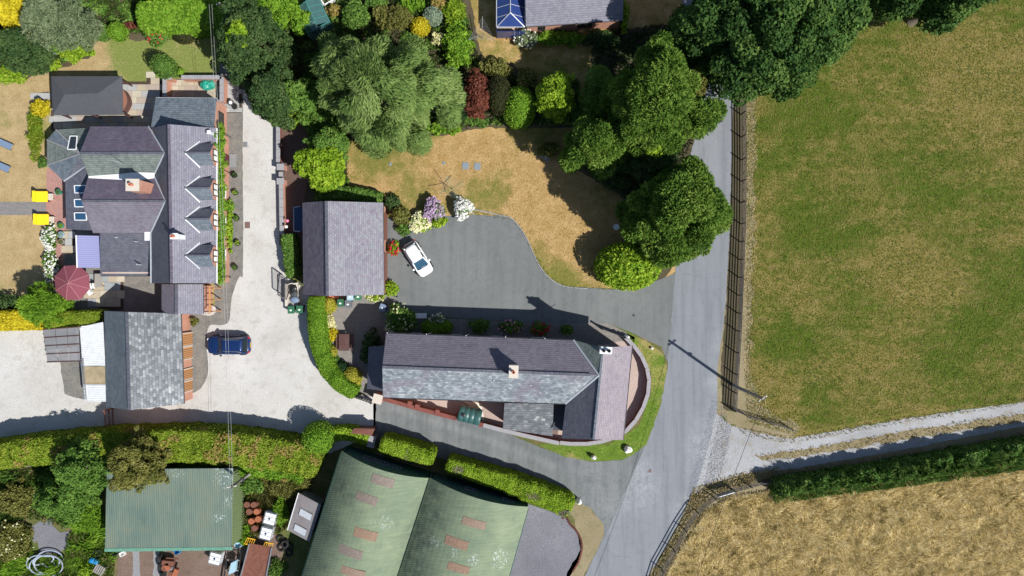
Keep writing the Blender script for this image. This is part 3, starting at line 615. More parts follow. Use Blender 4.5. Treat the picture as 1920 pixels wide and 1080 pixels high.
def hedge(label, line, w, h, leaf, sty='fine', dens=1.0, group=None, rough=.06, top='round', leaf2=None):
    """clipped hedge along a centre line of photo places at its top"""
    pts = [P(x, y, h) for x, y in line]; pts = [Vector((p.x, p.y, 0)) for p in pts]
    q = [pts[0]]
    for a, b in zip(pts[:-1], pts[1:]):
        k = max(1, int((b - a).length / .35)); q += [a.lerp(b, (j + 1) / k) for j in range(k)]
    for _ in range(4): q = [q[0]] + [(q[i - 1] + q[i] * 2 + q[i + 1]) / 4 for i in range(1, len(q) - 1)] + [q[-1]]
    W = w if isinstance(w, (list, tuple)) else [w, w]
    prof = [(-.5, 0), (-.52, .35), (-.5, .75), (-.42, .95), (-.2, 1.0), (.2, 1.0), (.42, .95), (.5, .75), (.52, .35), (.5, 0)]
    V = []; n = len(q); m = len(prof)
    for i, p in enumerate(q):
        d = (q[min(i + 1, n - 1)] - q[max(i - 1, 0)]).normalized(); s = Vector((d.y, -d.x, 0)); t = i / (n - 1); ww = np.interp(t, np.linspace(0, 1, len(W)), W)
        e = 1.0 if 0 < i < n - 1 else .8
        for a, z in prof:
            v = p + s * a * ww * e + Vector((0, 0, z * h * (1 if 0 < i < n - 1 else .93)))
            f = 1 + rough * 2 * noise.noise(v * 1.3); v = p + (v - p) * f
            V.append(v)
    F = [[i * m + k, i * m + k + 1, (i + 1) * m + k + 1, (i + 1) * m + k] for i in range(n - 1) for k in range(m - 1)]
    F.append([k for k in range(m)][::-1][:4] and [0, 3, 6, 9]); F.append([(n - 1) * m + k for k in (9, 6, 3, 0)])
    V = np.array([tuple(v) for v in V]); F = np.array(F)
    ll, lw, mode, cr, de = STY[sty]
    a, b, c, d = V[F[:, 0]], V[F[:, 1]], V[F[:, 2]], V[F[:, 3]]
    nn = np.cross(c - a, d - b); ar = np.linalg.norm(nn, axis=1) / 2; nn = unit(nn)
    mid = V.mean(0); ctr = (a + b + c + d) / 4
    # outward normals
    cen = np.array([tuple(q[min(int(i / (m - 1)), n - 1)]) for i in range(len(F))]); cen[:, 2] = h * .4
    sg = np.sign(((ctr - cen) * nn).sum(1)); sg[sg == 0] = 1; nn *= sg[:, None]
    cnt = np.maximum(1, (ar * de * 1.1 * dens).astype(int)); idx = np.repeat(np.arange(len(F)), cnt); N = len(idx)
    u, v = rng.random((N, 1)), rng.random((N, 1))
    C = (a[idx] * (1 - u) + b[idx] * u) * (1 - v) + (d[idx] * (1 - u) + c[idx] * u) * v + nn[idx] * (rng.random((N, 1)) * .09)
    Nn = unit(nn[idx] + .6 * rng.normal(size=(N, 3))); T = rng.normal(size=(N, 3)); B = unit(np.cross(Nn, T)); T = unit(np.cross(B, Nn)); s = .7 + .6 * rng.random((N, 1))
    c0 = ctr.mean(0); root = thing('hedge', label, 'hedge', (float(c0[0]), float(c0[1]), 0), group)
    leafmesh('foliage', 'leaf_' + leaf, root, C, T * ll * s, B * lw * s, rng.random(N), core=(V, F))
    if leaf2:
        keep = [i for i in range(N) if noise.noise(Vector(C[i]) * .8) > .3 and noise.noise(Vector(C[i]) * 4) > -.1 and C[i][2] > h * .7]
        keep = np.array(keep, dtype=int)
        if len(keep): leafmesh('new_growth', 'leaf_' + leaf2, root, C[keep] + np.array([0, 0, .07]), (T * ll * s)[keep], (B * lw * s)[keep], rng.random(len(keep)), kind='stuff')
    return root
def in_poly(pts, X, Y):
    c = np.zeros(len(X), bool); n = len(pts)
    for i in range(n):
        (ax, ay), (bx, by) = pts[i], pts[(i + 1) % n]
        if ay == by: continue
        c ^= ((ay > Y) != (by > Y)) & (X < (bx - ax) * (Y - ay) / (by - ay) + ax)
    return c
def blades(name, poly, n, ll, lw, mat, label, z=.06, lean=None, clumpy=.6, upr=.5, freq=.4, hi=1.0, extra_z=0., seed=0, sprd=.45, swirl=4.5, ta=.9):
    """a mass of grass blades over an area"""
    w = [P(x, y)[:2] for x, y in poly]; xs = [p[0] for p in w]; ys = [p[1] for p in w]
    X = rng.uniform(min(xs), max(xs), n * 2); Y = rng.uniform(min(ys), max(ys), n * 2); k = in_poly(w, X, Y); X, Y = X[k][:n], Y[k][:n]; n = len(X)
    U, W_ = (X * .82 + Y * .57) * freq, (Y * .82 - X * .57) * freq * 1.6
    nz = np.array([noise.noise(Vector((x, y, seed + .37))) for x, y in zip(U, W_)]); nz2 = np.array([.6 * noise.noise(Vector((x * 2.3 + y * .9, y * 2.6 - x * .7, seed + 5.3))) + .5 * noise.noise(Vector((x * 5.9 + y * 2.1, y * 7.1 - x * 1.7, seed + 8.6))) + .3 * noise.noise(Vector((x * 13.3, y * 15.1, seed + 2.6))) for x, y in zip(U, W_)])
    keep = (nz2 * .6 + nz * .4 + rng.random(n) * (1.6 - clumpy)) > -.15 + clumpy * .25
    X, Y, nz, nz2 = X[keep], Y[keep], nz[keep], nz2[keep]; n = len(X)
    th = (lean if lean is not None else 0) + nz * swirl + rng.normal(size=n) * sprd
    T = unit(np.stack([np.cos(th), np.sin(th), upr * (.5 + rng.random(n))], 1)); Nn = unit(np.stack([rng.normal(size=n) * .4, rng.normal(size=n) * .4, np.ones(n)], 1))
    B = unit(np.cross(Nn, T)); s = (.6 + .8 * rng.random((n, 1)))
    Z = z + np.abs(T[:, 2]) * ll + extra_z * (nz2 + .3)
    C = np.stack([X, Y, Z], 1)
    return leafmesh(name, 'leaf_' + mat, None, C, T * ll * s, B * lw * s, np.clip(.5 + nz2 * ta + rng.normal(size=n) * .22, 0, 1) * hi, kind='stuff', label=label, cat='grass')
# ---------------------------------------------------------------- building helpers
def roof(parent, pts, mat, t=.07, eave=None, name='roof', label=None, lift=0.0):
    w = [P(*p) + Vector((0, 0, lift)) for p in pts]
    return MB().slab(w, t, [w[0], w[1]] if eave is None else [P(*eave[0]), P(*eave[1])]).build(name, M[mat] if isinstance(mat, str) else mat, parent, label=label)
def ridge_tiles(parent, a, b, mat='slate_dark', w=.26, name='ridge_tiles', step=.45, lift=.03):
    a, b = P(*a) + Vector((0, 0, lift)), P(*b) + Vector((0, 0, lift)); n = max(1, int((b - a).length / step)); mb = MB()
    for i in range(n):
        p, q = a.lerp(b, (i + .02) / n), a.lerp(b, (i + .98) / n); up = Vector((0, 0, .006 * (i % 2))); mb.beam(p + up, q + up, w, .07)
    return mb.build(name, M[mat], parent)
def flashing(parent, pts, mat='lead', w=.16, name='flashing', lift=.035):
    mb = MB(); q = [P(*p) + Vector((0, 0, lift)) for p in pts]
    for a, b in zip(q[:-1], q[1:]): mb.beam(a, b, w, .03)
    return mb.build(name, M[mat], parent)
def gutter(parent, a, b, mat='black_plastic', r=.055):
    a, b = P(*a), P(*b)
    return MB().tube([a - Vector((0, 0, .08)), b - Vector((0, 0, .08))], r, 8).build('gutter', M[mat], parent)
def gable_wall(parent, e1, r, e2, mat, ins=.22, end=.12, drop=.10):
    E0, E1, R0, R1, F0, F1 = P(*e1[0]), P(*e1[1]), P(*r[0]), P(*r[1]), P(*e2[0]), P(*e2[1])
    f1 = ins / max(.1, (R0 - E0).xy.length); f2 = ins / max(.1, (R0 - F0).xy.length)
    a0, a1, b0, b1 = E0.lerp(R0, f1), E1.lerp(R1, f1), F0.lerp(R0, f2), F1.lerp(R1, f2)
    ax = (R1 - R0).xy.normalized(); dx = Vector((ax.x, ax.y, 0)) * end
    a0, b0, R0_ = a0 + dx, b0 + dx, R0 + dx; a1, b1, R1_ = a1 - dx, b1 - dx, R1 - dx
    D = Vector((0, 0, drop)); a0, a1, b0, b1, R0_, R1_ = [p - D for p in (a0, a1, b0, b1, R0_, R1_)]
    g = lambda p: Vector((p.x, p.y, -.1))
    v = [g(a0), g(a1), g(b1), g(b0), a0, a1, b1, b0, R0_, R1_]
    f = [[0, 1, 5, 4], [2, 3, 7, 6], [3, 0, 4, 8, 7], [1, 2, 6, 9, 5], [4, 5, 9, 8], [7, 8, 9, 6], [0, 3, 2, 1]]
    return MB().add(v, f).build('wall', M[mat], parent)
def gable_range(parent, e1, r, e2, m1, m2, wall='brick_pink', rt='slate_dark', gut=(True, True), gm='black_plastic', wall_on=True):
    roof(parent, [e1[0], e1[1], r[1], r[0]], m1); roof(parent, [e2[0], e2[1], r[1], r[0]], m2)
    if rt: ridge_tiles(parent, r[0], r[1], rt)
    if gut[0]: gutter(parent, *e1, gm)
    if gut[1]: gutter(parent, *e2, gm)
    if wall_on: gable_wall(parent, e1, r, e2, wall)
def wallbox(parent, pts, z1, mat, name='wall', z0=-.1):
    return MB().prism([P(x, y, z1) for x, y in pts], z0, z1).build(name, M[mat], parent)
def window(parent, c, w, h, ang, frame='white_paint', bars=1, glassm='window_glass', name='window', d=.06):
    """upright window whose outward direction is ang (radians), c = its centre on the wall face"""
    n = Vector((math.cos(ang), math.sin(ang), 0)); t = Vector((-n.y, n.x, 0)); c = Vector(c) + n * .01; mb = MB(); U = Vector((0, 0, 1))
    f = .07
    for s in (-1, 1):
        mb.beam(c + t * s * (w / 2 - f / 2) - U * h / 2, c + t * s * (w / 2 - f / 2) + U * h / 2, d * 2, f)
        mb.beam(c - t * (w / 2 - f) + U * s * (h / 2 - f / 2), c + t * (w / 2 - f) + U * s * (h / 2 - f / 2), d * 2, f)
    for i in range(bars):
        x = (i + 1) / (bars + 1) - .5; mb.beam(c + t * x * w - U * (h / 2 - f), c + t * x * w + U * (h / 2 - f), d * 1.4, .05)
    fr = mb.build(name, M[frame], parent)
    MB().beam(c - U * (h / 2 - f) , c + U * (h / 2 - f), .03, .03) 
    mb = MB(); a = c + n * .005; v = [a - t * (w / 2 - f) - U * (h / 2 - f), a + t * (w / 2 - f) - U * (h / 2 - f), a + t * (w / 2 - f) + U * (h / 2 - f), a - t * (w / 2 - f) + U * (h / 2 - f)]
    v2 = [p - n * .02 for p in v]
    mb.add(v + v2, [[0, 1, 2, 3], [7, 6, 5, 4], [0, 4, 5, 1], [1, 5, 6, 2], [2, 6, 7, 3], [3, 7, 4, 0]]).build('pane', M[glassm], fr)
    return fr
def rooflight(parent, q, frame='lead', g='roof_window_glass', up=.09, fw=.09, name='roof_window', t=.06):
    w = [P(*p) for p in q]; n = (w[1] - w[0]).cross(w[2] - w[0]).normalized()
    if n.z < 0: n = -n
    w = [p + n * up for p in w]; mb = MB()
    for i in range(4): mb.beam(w[i], w[(i + 1) % 4], fw, t)
    fr = mb.build(name, M[frame], parent)
    MB().slab([p + n * .01 for p in w], .03).build('pane', M[g], fr); return fr
def chimney(parent, px, py, ztop, zlow, sx, sy, mat='brick_pink', pots=1, rot=0.0, cap='stone_grey', pot='terracotta'):
    c = P(px, py, ztop)
    o = MB().box((c.x, c.y, zlow), (sx, sy, ztop - zlow), rot).build('chimney', M[mat], parent)
    MB().box((c.x, c.y, ztop + .002), (sx + .12, sy + .12, .09), rot).build('chimney_cap', M[cap], o)
    for i in range(pots):
        k = (i - (pots - 1) / 2) * .45; x, y = c.x + k * math.cos(rot), c.y + k * math.sin(rot)
        MB().lathe((x, y, ztop + .09), [(.14, 0), (.12, .15), (.11, .4), (.15, .45), (.10, .46), (.09, .2)], 12).build('chimney_pot', M[pot], o)
    return o

# ---------------------------------------------------------------- A. brick farmhouse (west)
c = P(320, 380, 0)
A = thing('farmhouse', 'large slate roofed brick farmhouse with four gabled dormers facing the gravel drive', 'house', (c.x, c.y, 0))
zr, ze, zw = 6.0, 3.5, 5.25
gable_wall(A, [(284, 240, ze), (284, 531, ze)], [(317, 233, zr), (322, 531, zr)], [(405, 240, ze), (405, 531, ze)], 'brick_pink', drop=.25)
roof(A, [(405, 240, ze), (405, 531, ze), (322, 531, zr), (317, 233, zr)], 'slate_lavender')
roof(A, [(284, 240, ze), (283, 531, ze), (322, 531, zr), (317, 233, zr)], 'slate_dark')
ridge_tiles(A, (317, 233, zr), (322, 531, zr), 'slate_purple', .22)
gutter(A, (406, 240, ze), (406, 531, ze), 'white_paint')
# cross wings to the west
gable_wall(A, [(170, 238, ze), (300, 238, ze)], [(151, 287, zw), (309, 287, zw)], [(166, 331, 3.85), (300, 331, 3.85)], 'brick_pink')
roof(A, [(170, 237, ze), (279, 237, ze), (309, 287, zw), (150, 287, zw)], 'slate_purple', lift=.03)
roof(A, [(166, 330, 3.85), (290, 330, 3.85), (309, 287, zw), (150, 287, zw)], 'slate_green', lift=.03)
ridge_tiles(A, (150, 287, zw), (309, 287, zw), 'slate_dark', .22)
gable_wall(A, [(166, 334, 3.85), (300, 334, 3.85)], [(154, 377, zw), (310, 377, zw)], [(175, 436, ze), (300, 436, ze)], 'brick_pink')
roof(A, [(166, 331, 3.85), (290, 331, 3.85), (310, 377, zw), (153, 377, zw)], 'slate_purple', lift=.03)
roof(A, [(175, 437, ze), (283, 437, ze), (310, 377, zw), (153, 377, zw)], 'slate_plum', lift=.03)
ridge_tiles(A, (153, 377, zw), (310, 377, zw), 'slate_dark', .2)
flashing(A, [(279, 237, ze), (309, 287, zw), (289, 329, 3.9), (311, 377, zw), (283, 437, ze + .05), (284, 531, ze)], 'lead', .13, lift=.07)
MB().slab([P(166, 330, 3.97), P(228, 326, 4.02), P(250, 323, 4.1), P(289, 324, 4.12), P(289, 334, 4.08), P(240, 341, 4.1), P(166, 334, 3.97)], .05).build('valley_lead', M['white_lead'], A)
# low rear range
wallbox(A, [(192, 438), (283, 438), (283, 513), (192, 513)], 2.7, 'brick_pink')
roof(A, [(188, 517, 2.65), (284, 517, 2.65), (284, 437, 3.45), (187, 437, 3.45)], 'slate_dark', eave=[(188, 517, 2.65), (284, 517, 2.65)], lift=-.02)
gutter(A, (188, 517, 2.65), (284, 517, 2.65)); MB().slab([P(271, 435, 3.62), P(282, 435, 3.62), P(282, 451, 3.5), P(271, 451, 3.5)], .05).build('valley_lead', M['white_lead'], A)
for x, y in ((219, 445), (256, 453), (259, 496)):
    q = P(x, y, 3.4); MB().tube([q + Vector((0, 0, -.5)), q + Vector((0, 0, .25))], .06, 8).build('vent_pipe', M['lead'], A)
# chimneys
chimney(A, 249, 347, 6.9, 4.0, 1.05, .95, 'brick_pink', 1, 0, 'pale_stone')
q = P(232, 308, 5.0); MB().tube([q, q + Vector((.1, 0, 1.9))], .03, 5).tube([q + Vector((-.5, .1, 1.8)), q + Vector((.6, -.1, 1.8))], .02, 4).build('aerial', M['wire_grey'], A)
chimney(A, 392, 248, 4.4, 3.4, .22, .22, 'white_lead', 0, 0, 'white_lead'); chimney(A, 327, 443, 6.9, 5.4, .55, .4, 'white_lead', 1, 0, 'white_lead')
# north wing with lean roof
wallbox(A, [(297, 186), (403, 186), (403, 240), (297, 240)], 2.75, 'brick_pink')
roof(A, [(292, 183, 2.9), (406, 184, 2.9), (401, 240, 3.7), (283, 238, 3.7)], 'slate_blue_grey', eave=[(292, 183, 2.9), (406, 184, 2.9)])
gutter(A, (292, 183, 2.9), (406, 184, 2.9), 'white_paint')
q = P(416, 224, 0); window(A, (P(405, 222, 2.9).x - .12, P(0, 222, 1.4).y, 1.5), 1.1, 1.1, 0, 'frame_dark', 1)
# sun room and rear lean-to
apex = (152, 288, 3.5)
for i, (p1, p2, mt) in enumerate([((105, 243, 2.5), (165, 240, 2.5), 'slate_green'), ((88, 262, 2.5), (105, 243, 2.5), 'slate_blue_grey'), ((88, 310, 2.5), (88, 262, 2.5), 'slate_green'), ((120, 340, 2.5), (88, 310, 2.5), 'slate_blue_grey')]):
    roof(A, [p1, p2, apex] if i else [p1, p2, (166, 286, 3.5), apex], mt, eave=[p1, p2])
roof(A, [(120, 340, 2.5), apex, (168, 288, 3.5), (168, 308, 3.05)], 'slate_dark', eave=[(120, 340, 2.5), (168, 340, 2.5)])
for p in ((105, 243, 2.5), (88, 262, 2.5), (88, 310, 2.5)): flashing(A, [p, apex], 'stone_grey', .12)
flashing(A, [(120, 340, 2.5), (168, 308, 3.05)], 'lead', .14)
wallbox(A, [(110, 249), (165, 247), (165, 335), (124, 335), (94, 308), (94, 264)], 2.4, 'cream_render')
rooflight(A, [(133, 256, 2.85), (146, 256, 2.95), (144, 281, 3.35), (128, 281, 3.2)], 'white_lead', 'window_glass')
wallbox(A, [(126, 342), (176, 310), (176, 428), (128, 428)], 2.45, 'cream_render')
roof(A, [(122, 341, 2.55), (124, 430, 2.55), (178, 432, 3.2), (170, 306, 3.2)], 'slate_dark', eave=[(122, 341, 2.55), (124, 430, 2.55)])
gutter(A, (122, 341, 2.5), (124, 430, 2.5))
for y in (348, 374, 399): rooflight(A, [(141, y, 2.82), (163, y, 3.05), (164, y + 14, 3.05), (142, y + 14, 2.82)], 'white_lead')
# dormers
for y in (286, 352, 410, 479):
    R0, R1 = (346, y, 5.24), (391, y, 5.24); z2 = 4.4
    a = P(*R0); b = Vector((-523 * S, P(0, y, 5.24).y, 5.24)); hw = 1.0
    L0 = Vector((P(375, y, z2).x, a.y + hw, z2)); L1 = Vector((b.x, a.y + hw, z2)); G0 = Vector((L0.x, a.y - hw, z2)); G1 = Vector((b.x, a.y - hw, z2))
    D = MB().slab([L1, L0, a, b], .06, [L1, L0]).build('dormer_roof', M['slate_dark'], A, lift if False else None)
    MB().slab([G0, G1, b, a], .06, [G0, G1]).build('dormer_roof', M['slate_blue_grey'], A)
    mb = MB(); up = Vector((0, 0, .03)); mb.beam(L0 + up + Vector((0, .2, -.03)), a + up, .08, .04); mb.beam(a + up, G0 + up + Vector((0, -.2, -.03)), .08, .04); mb.build('flashing', M['white_lead'], A)
    MB().beam(a + up, b + up, .16, .05).build('ridge_tiles', M['slate_dark'], A)
    x = b.x - .14; ih = hw - .12
    v = [Vector((x, a.y - ih, 2.6)), Vector((x, a.y + ih, 2.6)), Vector((x, a.y + ih, z2 - .05)), Vector((x, a.y, 5.1)), Vector((x, a.y - ih, z2 - .05))]
    v2 = [p + Vector((-1.6, 0, 0)) for p in v]
    MB().add(v + v2, [[0, 1, 2, 3, 4], [9, 8, 7, 6, 5], [1, 6, 7, 2], [0, 4, 9, 5], [0, 5, 6, 1], [2, 7, 8, 3], [3, 8, 9, 4]]).build('dormer_wall', M['brick_pink'], A)
    window(A, (x, a.y, 3.75), 1.15, 1.05, 0, 'frame_dark', 1, 'window_glass').name = 'window'
    mb = MB()
    for s in (-1, 1): mb.beam((x + .05, a.y + s * .27 - .2, 3.75), (x + .05, a.y + s * .27 + .2, 3.75), .03, .8)
    mb.build('window_blind', M['white_paint'], A)
# ground floor doors and windows along the east wall
for y, w_, hh, nm in ((298, 1.0, 2.0, 'door'), (360, 1.2, 1.2, 'window'), (420, 1.4, 1.2, 'window'), (477, 1.2, 1.2, 'window')):
    yy = P(0, y, 1.0).y; x = P(405, y, ze).x - .19
    if nm == 'door':
        d = MB().box((x + .03, yy, 0.02), (.07, w_, hh)).build('door', M['door_red'], A); MB().box((x + .09, yy - .35, 1.0), (.06, .12, .04)).build('handle', M['galvanised'], d)
        MB().box((x + .35, yy, 0.004), (.7, 1.3, .12)).build('step', M['stone_grey'], A)
    else: window(A, (x, yy, 1.5), w_, hh, 0, 'white_paint', 1)
for y in (262, 520): q = P(404, y, 3.2); MB().tube([q, q + Vector((.9, 0, -.4))], .025, 5).build('lamp_bracket', M['black_metal'], A)
# low south range
gable_range(A, [(303, 533, 2.7), (303, 589, 2.7)], [(331, 533, 3.8), (331, 589, 3.8)], [(381, 533, 2.5), (381, 589, 2.5)], 'slate_plum', 'slate_lavender', 'brick_pink', 'slate_dark', (False, True))
for y in (540, 562, 584):
    q = P(386, y, 2.3); MB().tube([(q.x + .5, q.y, 0), (q.x + .5, q.y, 2.3)], .06, 6).build('porch_post', M['door_wood'], A); MB().beam((q.x - .3, q.y, 2.28), (q.x + .6, q.y, 2.25), .08, .1).build('porch_beam', M['frame_dark'], A)
a_, b_ = P(391, 537, 2.35), P(391, 588, 2.35); MB().beam(a_ + Vector((.1, 0, 0)), b_ + Vector((.1, 0, 0)), .12, .12).build('porch_beam', M['door_wood'], A)
# brick walled yard north of the farmhouse
def wall_run(root, pts, h, th, mat, cap, z0=-.05, capw=.08, seg=None):
    pts = [Vector((p[0], p[1], 0)) for p in pts]
    for a, b in zip(pts[:-1], pts[1:]):
        n = 1 if not seg else max(1, int((b - a).length / seg))
        MB().beam(a + Vector((0, 0, h / 2 + z0 / 2)), b + Vector((0, 0, h / 2 + z0 / 2)), th, h - z0).build('wall_panel', M[mat], root)
        for i in range(n):
            p, q = a.lerp(b, i / n), a.lerp(b, (i + (.97 if n > 1 else 1)) / n)
            MB().beam(p + Vector((0, 0, h + .035)), q + Vector((0, 0, h + .035)), th + capw, .07).build('coping', M[cap], root)
def gw(lst, z=0): return [P(x, y, z) for x, y in lst]
YW = thing('garden_wall', 'brick yard wall with grey coping north of the farmhouse', 'wall', tuple(P(360, 150)))
wall_run(YW, gw([(309, 182), (309, 146), (322, 146)], 1.1), 1.1, .3, 'brick_pink', 'coping_grey', seg=.6)
wall_run(YW, gw([(340, 145), (416, 145), (416, 190)], 1.1), 1.1, .3, 'brick_pink', 'coping_grey', seg=.6)

# black-roofed pavilion
c = P(163, 180, 0); PV = thing('pavilion', 'garden pavilion with a hipped charcoal felt roof and curved bar', 'pavilion', (c.x, c.y, 0))
z0, z1 = 2.45, 3.1; cor = [(96, 143, z0), (229, 143, z0), (230, 215, z0), (99, 216, z0)]; r0, r1 = (121, 177, z1), (184, 175, z1)
roof(PV, [cor[0], cor[1], r1, r0], 'felt'); roof(PV, [cor[2], cor[3], r0, r1], 'felt'); roof(PV, [cor[1], cor[2], r1], 'felt'); roof(PV, [cor[3], cor[0], r0], 'felt')
for x, y, _ in cor + [(163, 143, z0), (163, 216, z0)]:
    q = P(x + (6 if x < 160 else -6 if x > 170 else 0), y + (5 if y < 180 else -5), 2.35); MB().box((q.x, q.y, 0), (.12, .12, 2.35)).build('post', M['dark_brown_wood'], PV)
wallbox(PV, [(103, 148), (160, 148), (160, 151), (103, 151)], 2.3, 'dark_brown_wood', 'back_panel')
pts = [P(229 + 9 * math.sin(math.pi * t), 165 + 44 * t, 1.1) for t in np.linspace(0, 1, 9)] + [P(226, 209, 1.1), P(226, 165, 1.1)]
MB().prism(pts, 1.02, 1.1).build('counter_top', M['bronze_counter'], PV)
MB().prism([p.lerp(P(228, 187, 1.1), .12) for p in pts], 0, 1.015).build('counter_base', M['dark_brown_wood'], PV)
# lilac canopy
c = P(165, 470); LC = thing('canopy', 'lilac ribbed canopy on posts between the farmhouse and the parasol', 'canopy', (c.x, c.y, 0))
roof(LC, [(143, 441, 2.5), (188, 442, 2.7), (189, 502, 2.7), (145, 502, 2.5)], 'lilac_roof', .04, eave=[(143, 441, 2.5), (145, 502, 2.5)])
mb = MB()
for i in range(16):
    t = i / 15; a, b = P(143.5 + 2 * t, 442 + 59 * t, 2.53), P(187 + t, 443 + 58 * t, 2.73); mb.beam(a, b, .04, .03)
mb.build('ribs', M['lilac_roof'], LC, kind='stuff')
flashing(LC, [(143, 441, 2.5), (145, 502, 2.5)], 'white_paint', .1)
for x, y in ((146, 445), (147, 499)): q = P(x, y, 2.4); MB().box((q.x, q.y, 0), (.09, .09, 2.42)).build('post', M['white_paint'], LC)

# ---------------------------------------------------------------- B. slate barn with garage doors
c = P(275, 675); B_ = thing('barn', 'slate roofed brick garage with four timber doors beside the blue car', 'garage', (c.x, c.y, 0))
gable_range(B_, [(195, 583, 2.4), (199, 763, 2.4)], [(238, 585, 4.96), (243, 769, 4.96)], [(339, 588, 2.35), (345, 757, 2.35)], 'slate_blue_grey', 'slate_speckled', 'brick_pink', 'slate_dark', (False, True))
xw = P(342, 670, 2.35).x - .2
for ya, yb in ((624, 648), (650, 673), (691, 711), (714, 734)):
    a, b = P(0, ya, 1.0).y, P(0, yb, 1.0).y; mid = (a + b) / 2; w_ = abs(a - b)
    d = MB().box((xw + .05, mid, 0.02), (.08, w_ - .1, 2.0)).build('garage_door', M['door_wood'], B_)
    mb = MB()
    for i in range(1, 6): mb.box((xw + .1, mid + (i / 6 - .5) * (w_ - .1), .02), (.02, .03, 2.0))
    mb.build('door_boards', M['dark_brown_wood'], d)
    for s in (-1, 1): MB().box((xw + .07, mid + s * w_ / 2, 0), (.12, .08, 2.1)).build('door_post', M['pale_stone'], B_)
MB().box((xw + .45, P(0, 690, 2).y, 2.18), (.06, 6.4, .06)).build('lamp_bracket', M['black_metal'], B_) if False else None
c = P(173, 680); WL_ = thing('lean_to', 'white corrugated lean-to roof with a ladder lying along its edge', 'lean-to', (c.x, c.y, 0))
roof(WL_, [(149, 613, 2.0), (155, 686, 2.0), (197, 686, 2.35), (193, 604, 2.35)], 'white_lead', .04, eave=[(149, 613, 2.0), (155, 686, 2.0)])
roof(WL_, [(156, 721, 2.0), (158, 752, 2.0), (199, 753, 2.35), (198, 721, 2.35)], 'white_lead', .04, eave=[(149, 613, 2.0), (155, 686, 2.0)])
plain('stained_sheet', (.36, .29, .18), .5, 0, .3, .5, 2); roof(WL_, [(155, 687, 1.98), (156, 720, 1.98), (198, 720, 2.3), (197, 687, 2.3)], 'stained_sheet', .04, eave=[(149, 613, 2.0), (155, 686, 2.0)], label='stained brown translucent roof sheets')
mb = MB()
for i in range(42):
    t = i / 41; y = 608 + t * 143
    if 686 < y < 721: continue
    mb.beam(P(150 + 8 * t, y + 4 * (1 - t), 2.03), P(193 + 6 * t, y, 2.38), .03, .025)
mb.build('corrugation', M['white_lead'], WL_, kind='stuff')
wallbox(WL_, [(160, 616), (195, 610), (198, 748), (163, 748)], 1.9, 'pale_stone')
c = P(156, 715, 2.1); LD = thing('ladder', 'long grey ladder lying across the white lean-to roof', 'ladder', tuple(c))
a1, a2, b1, b2 = P(152, 673, 2.13), P(158, 750, 2.13), P(156, 673, 2.17), P(162, 750, 2.17)
MB().beam(a1, a2, .05, .07).build('rail', M['galvanised'], LD); MB().beam(b1, b2, .05, .07).build('rail', M['galvanised'], LD)
for i in range(14): t = (i + .5) / 14; MB().beam(a1.lerp(a2, t), b1.lerp(b2, t), .035, .035).build('rung', M['galvanised'], LD)
c = P(115, 647); GH = thing('glasshouse', 'grey see-through lean-to of clouded panels beside the white roof', 'glasshouse', (c.x, c.y, 0))
G = [P(81, 618, 1.9), P(148, 613, 2.3), P(150, 677, 2.3), P(88, 679, 1.9)]
for i in range(5):
    a, b = G[0].lerp(G[3], i / 4), G[1].lerp(G[2], i / 4); MB().beam(a + Vector((0, 0, .03)), b + Vector((0, 0, .03)), .08, .07).build('roof_bar', M['dark_brown_wood'], GH)
for i in range(4):
    for j in range(3):
        f = lambda u, v: (G[0].lerp(G[3], u)).lerp(G[1].lerp(G[2], u), v)
        MB().slab([f((i + .04) / 4, (j + .02) / 3), f((i + .04) / 4, (j + .98) / 3), f((i + .96) / 4, (j + .98) / 3), f((i + .96) / 4, (j + .02) / 3)], .02).build('roof_panel', M['polycarbonate'], GH)
for g in G: MB().box((g.x, g.y, 0), (.1, .1, g.z)).build('post', M['dark_brown_wood'], GH)
for k in range(3):
    q = P(96 + k * 18, 634, .5); MB().box((q.x, q.y, .0), (.8, .5, .7)).build('workbench', M['grey_wood'], GH)

# ---------------------------------------------------------------- C. garage (middle)
c = P(650, 468); C_ = thing('garage', 'slate roofed double garage beside the white car', 'garage', (c.x, c.y, 0))
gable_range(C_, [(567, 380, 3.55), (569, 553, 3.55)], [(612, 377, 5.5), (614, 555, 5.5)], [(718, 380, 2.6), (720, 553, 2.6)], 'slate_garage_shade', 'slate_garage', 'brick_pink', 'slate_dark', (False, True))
for y in (425, 500): MB().box((P(720, y, 2.6).x - .17, P(0, y, 1).y, .02), (.07, 2.6, 2.1)).build('garage_door', M['red_brown_wood'], C_)

# ---------------------------------------------------------------- D. long cottage
c = P(920, 690); D_ = thing('cottage', 'long slate roofed cottage inside a curved brick wall at the lane corner', 'house', (c.x, c.y, 0))
zN, zR = 4.8, 6.6
gable_wall(D_, [(724, 625, zN), (1075, 638, zN)], [(717, 688, zR), (1122, 704, zR)], [(718, 745, zN), (1060, 757, zN)], 'brick_pink')
roof(D_, [(724, 625, zN), (1075, 638, zN), (1123, 704, zR), (717, 688, zR)], 'slate_plum')
roof(D_, [(718, 745, zN), (1060, 757, zN), (1123, 704, zR), (717, 688, zR)], 'slate_lichen')
ridge_tiles(D_, (717, 688, zR), (1108, 703, zR), 'slate_dark', .24)
gutter(D_, (724, 624, zN), (1075, 637, zN)); gutter(D_, (718, 746, zN), (1060, 758, zN))
for i in range(5):
    q = P(726 + i * 74, 624 + i * 2.7, zN); MB().tube([q, (q.x, q.y - .15, 0)], .04, 6).build('downpipe', M['white_paint'], D_)
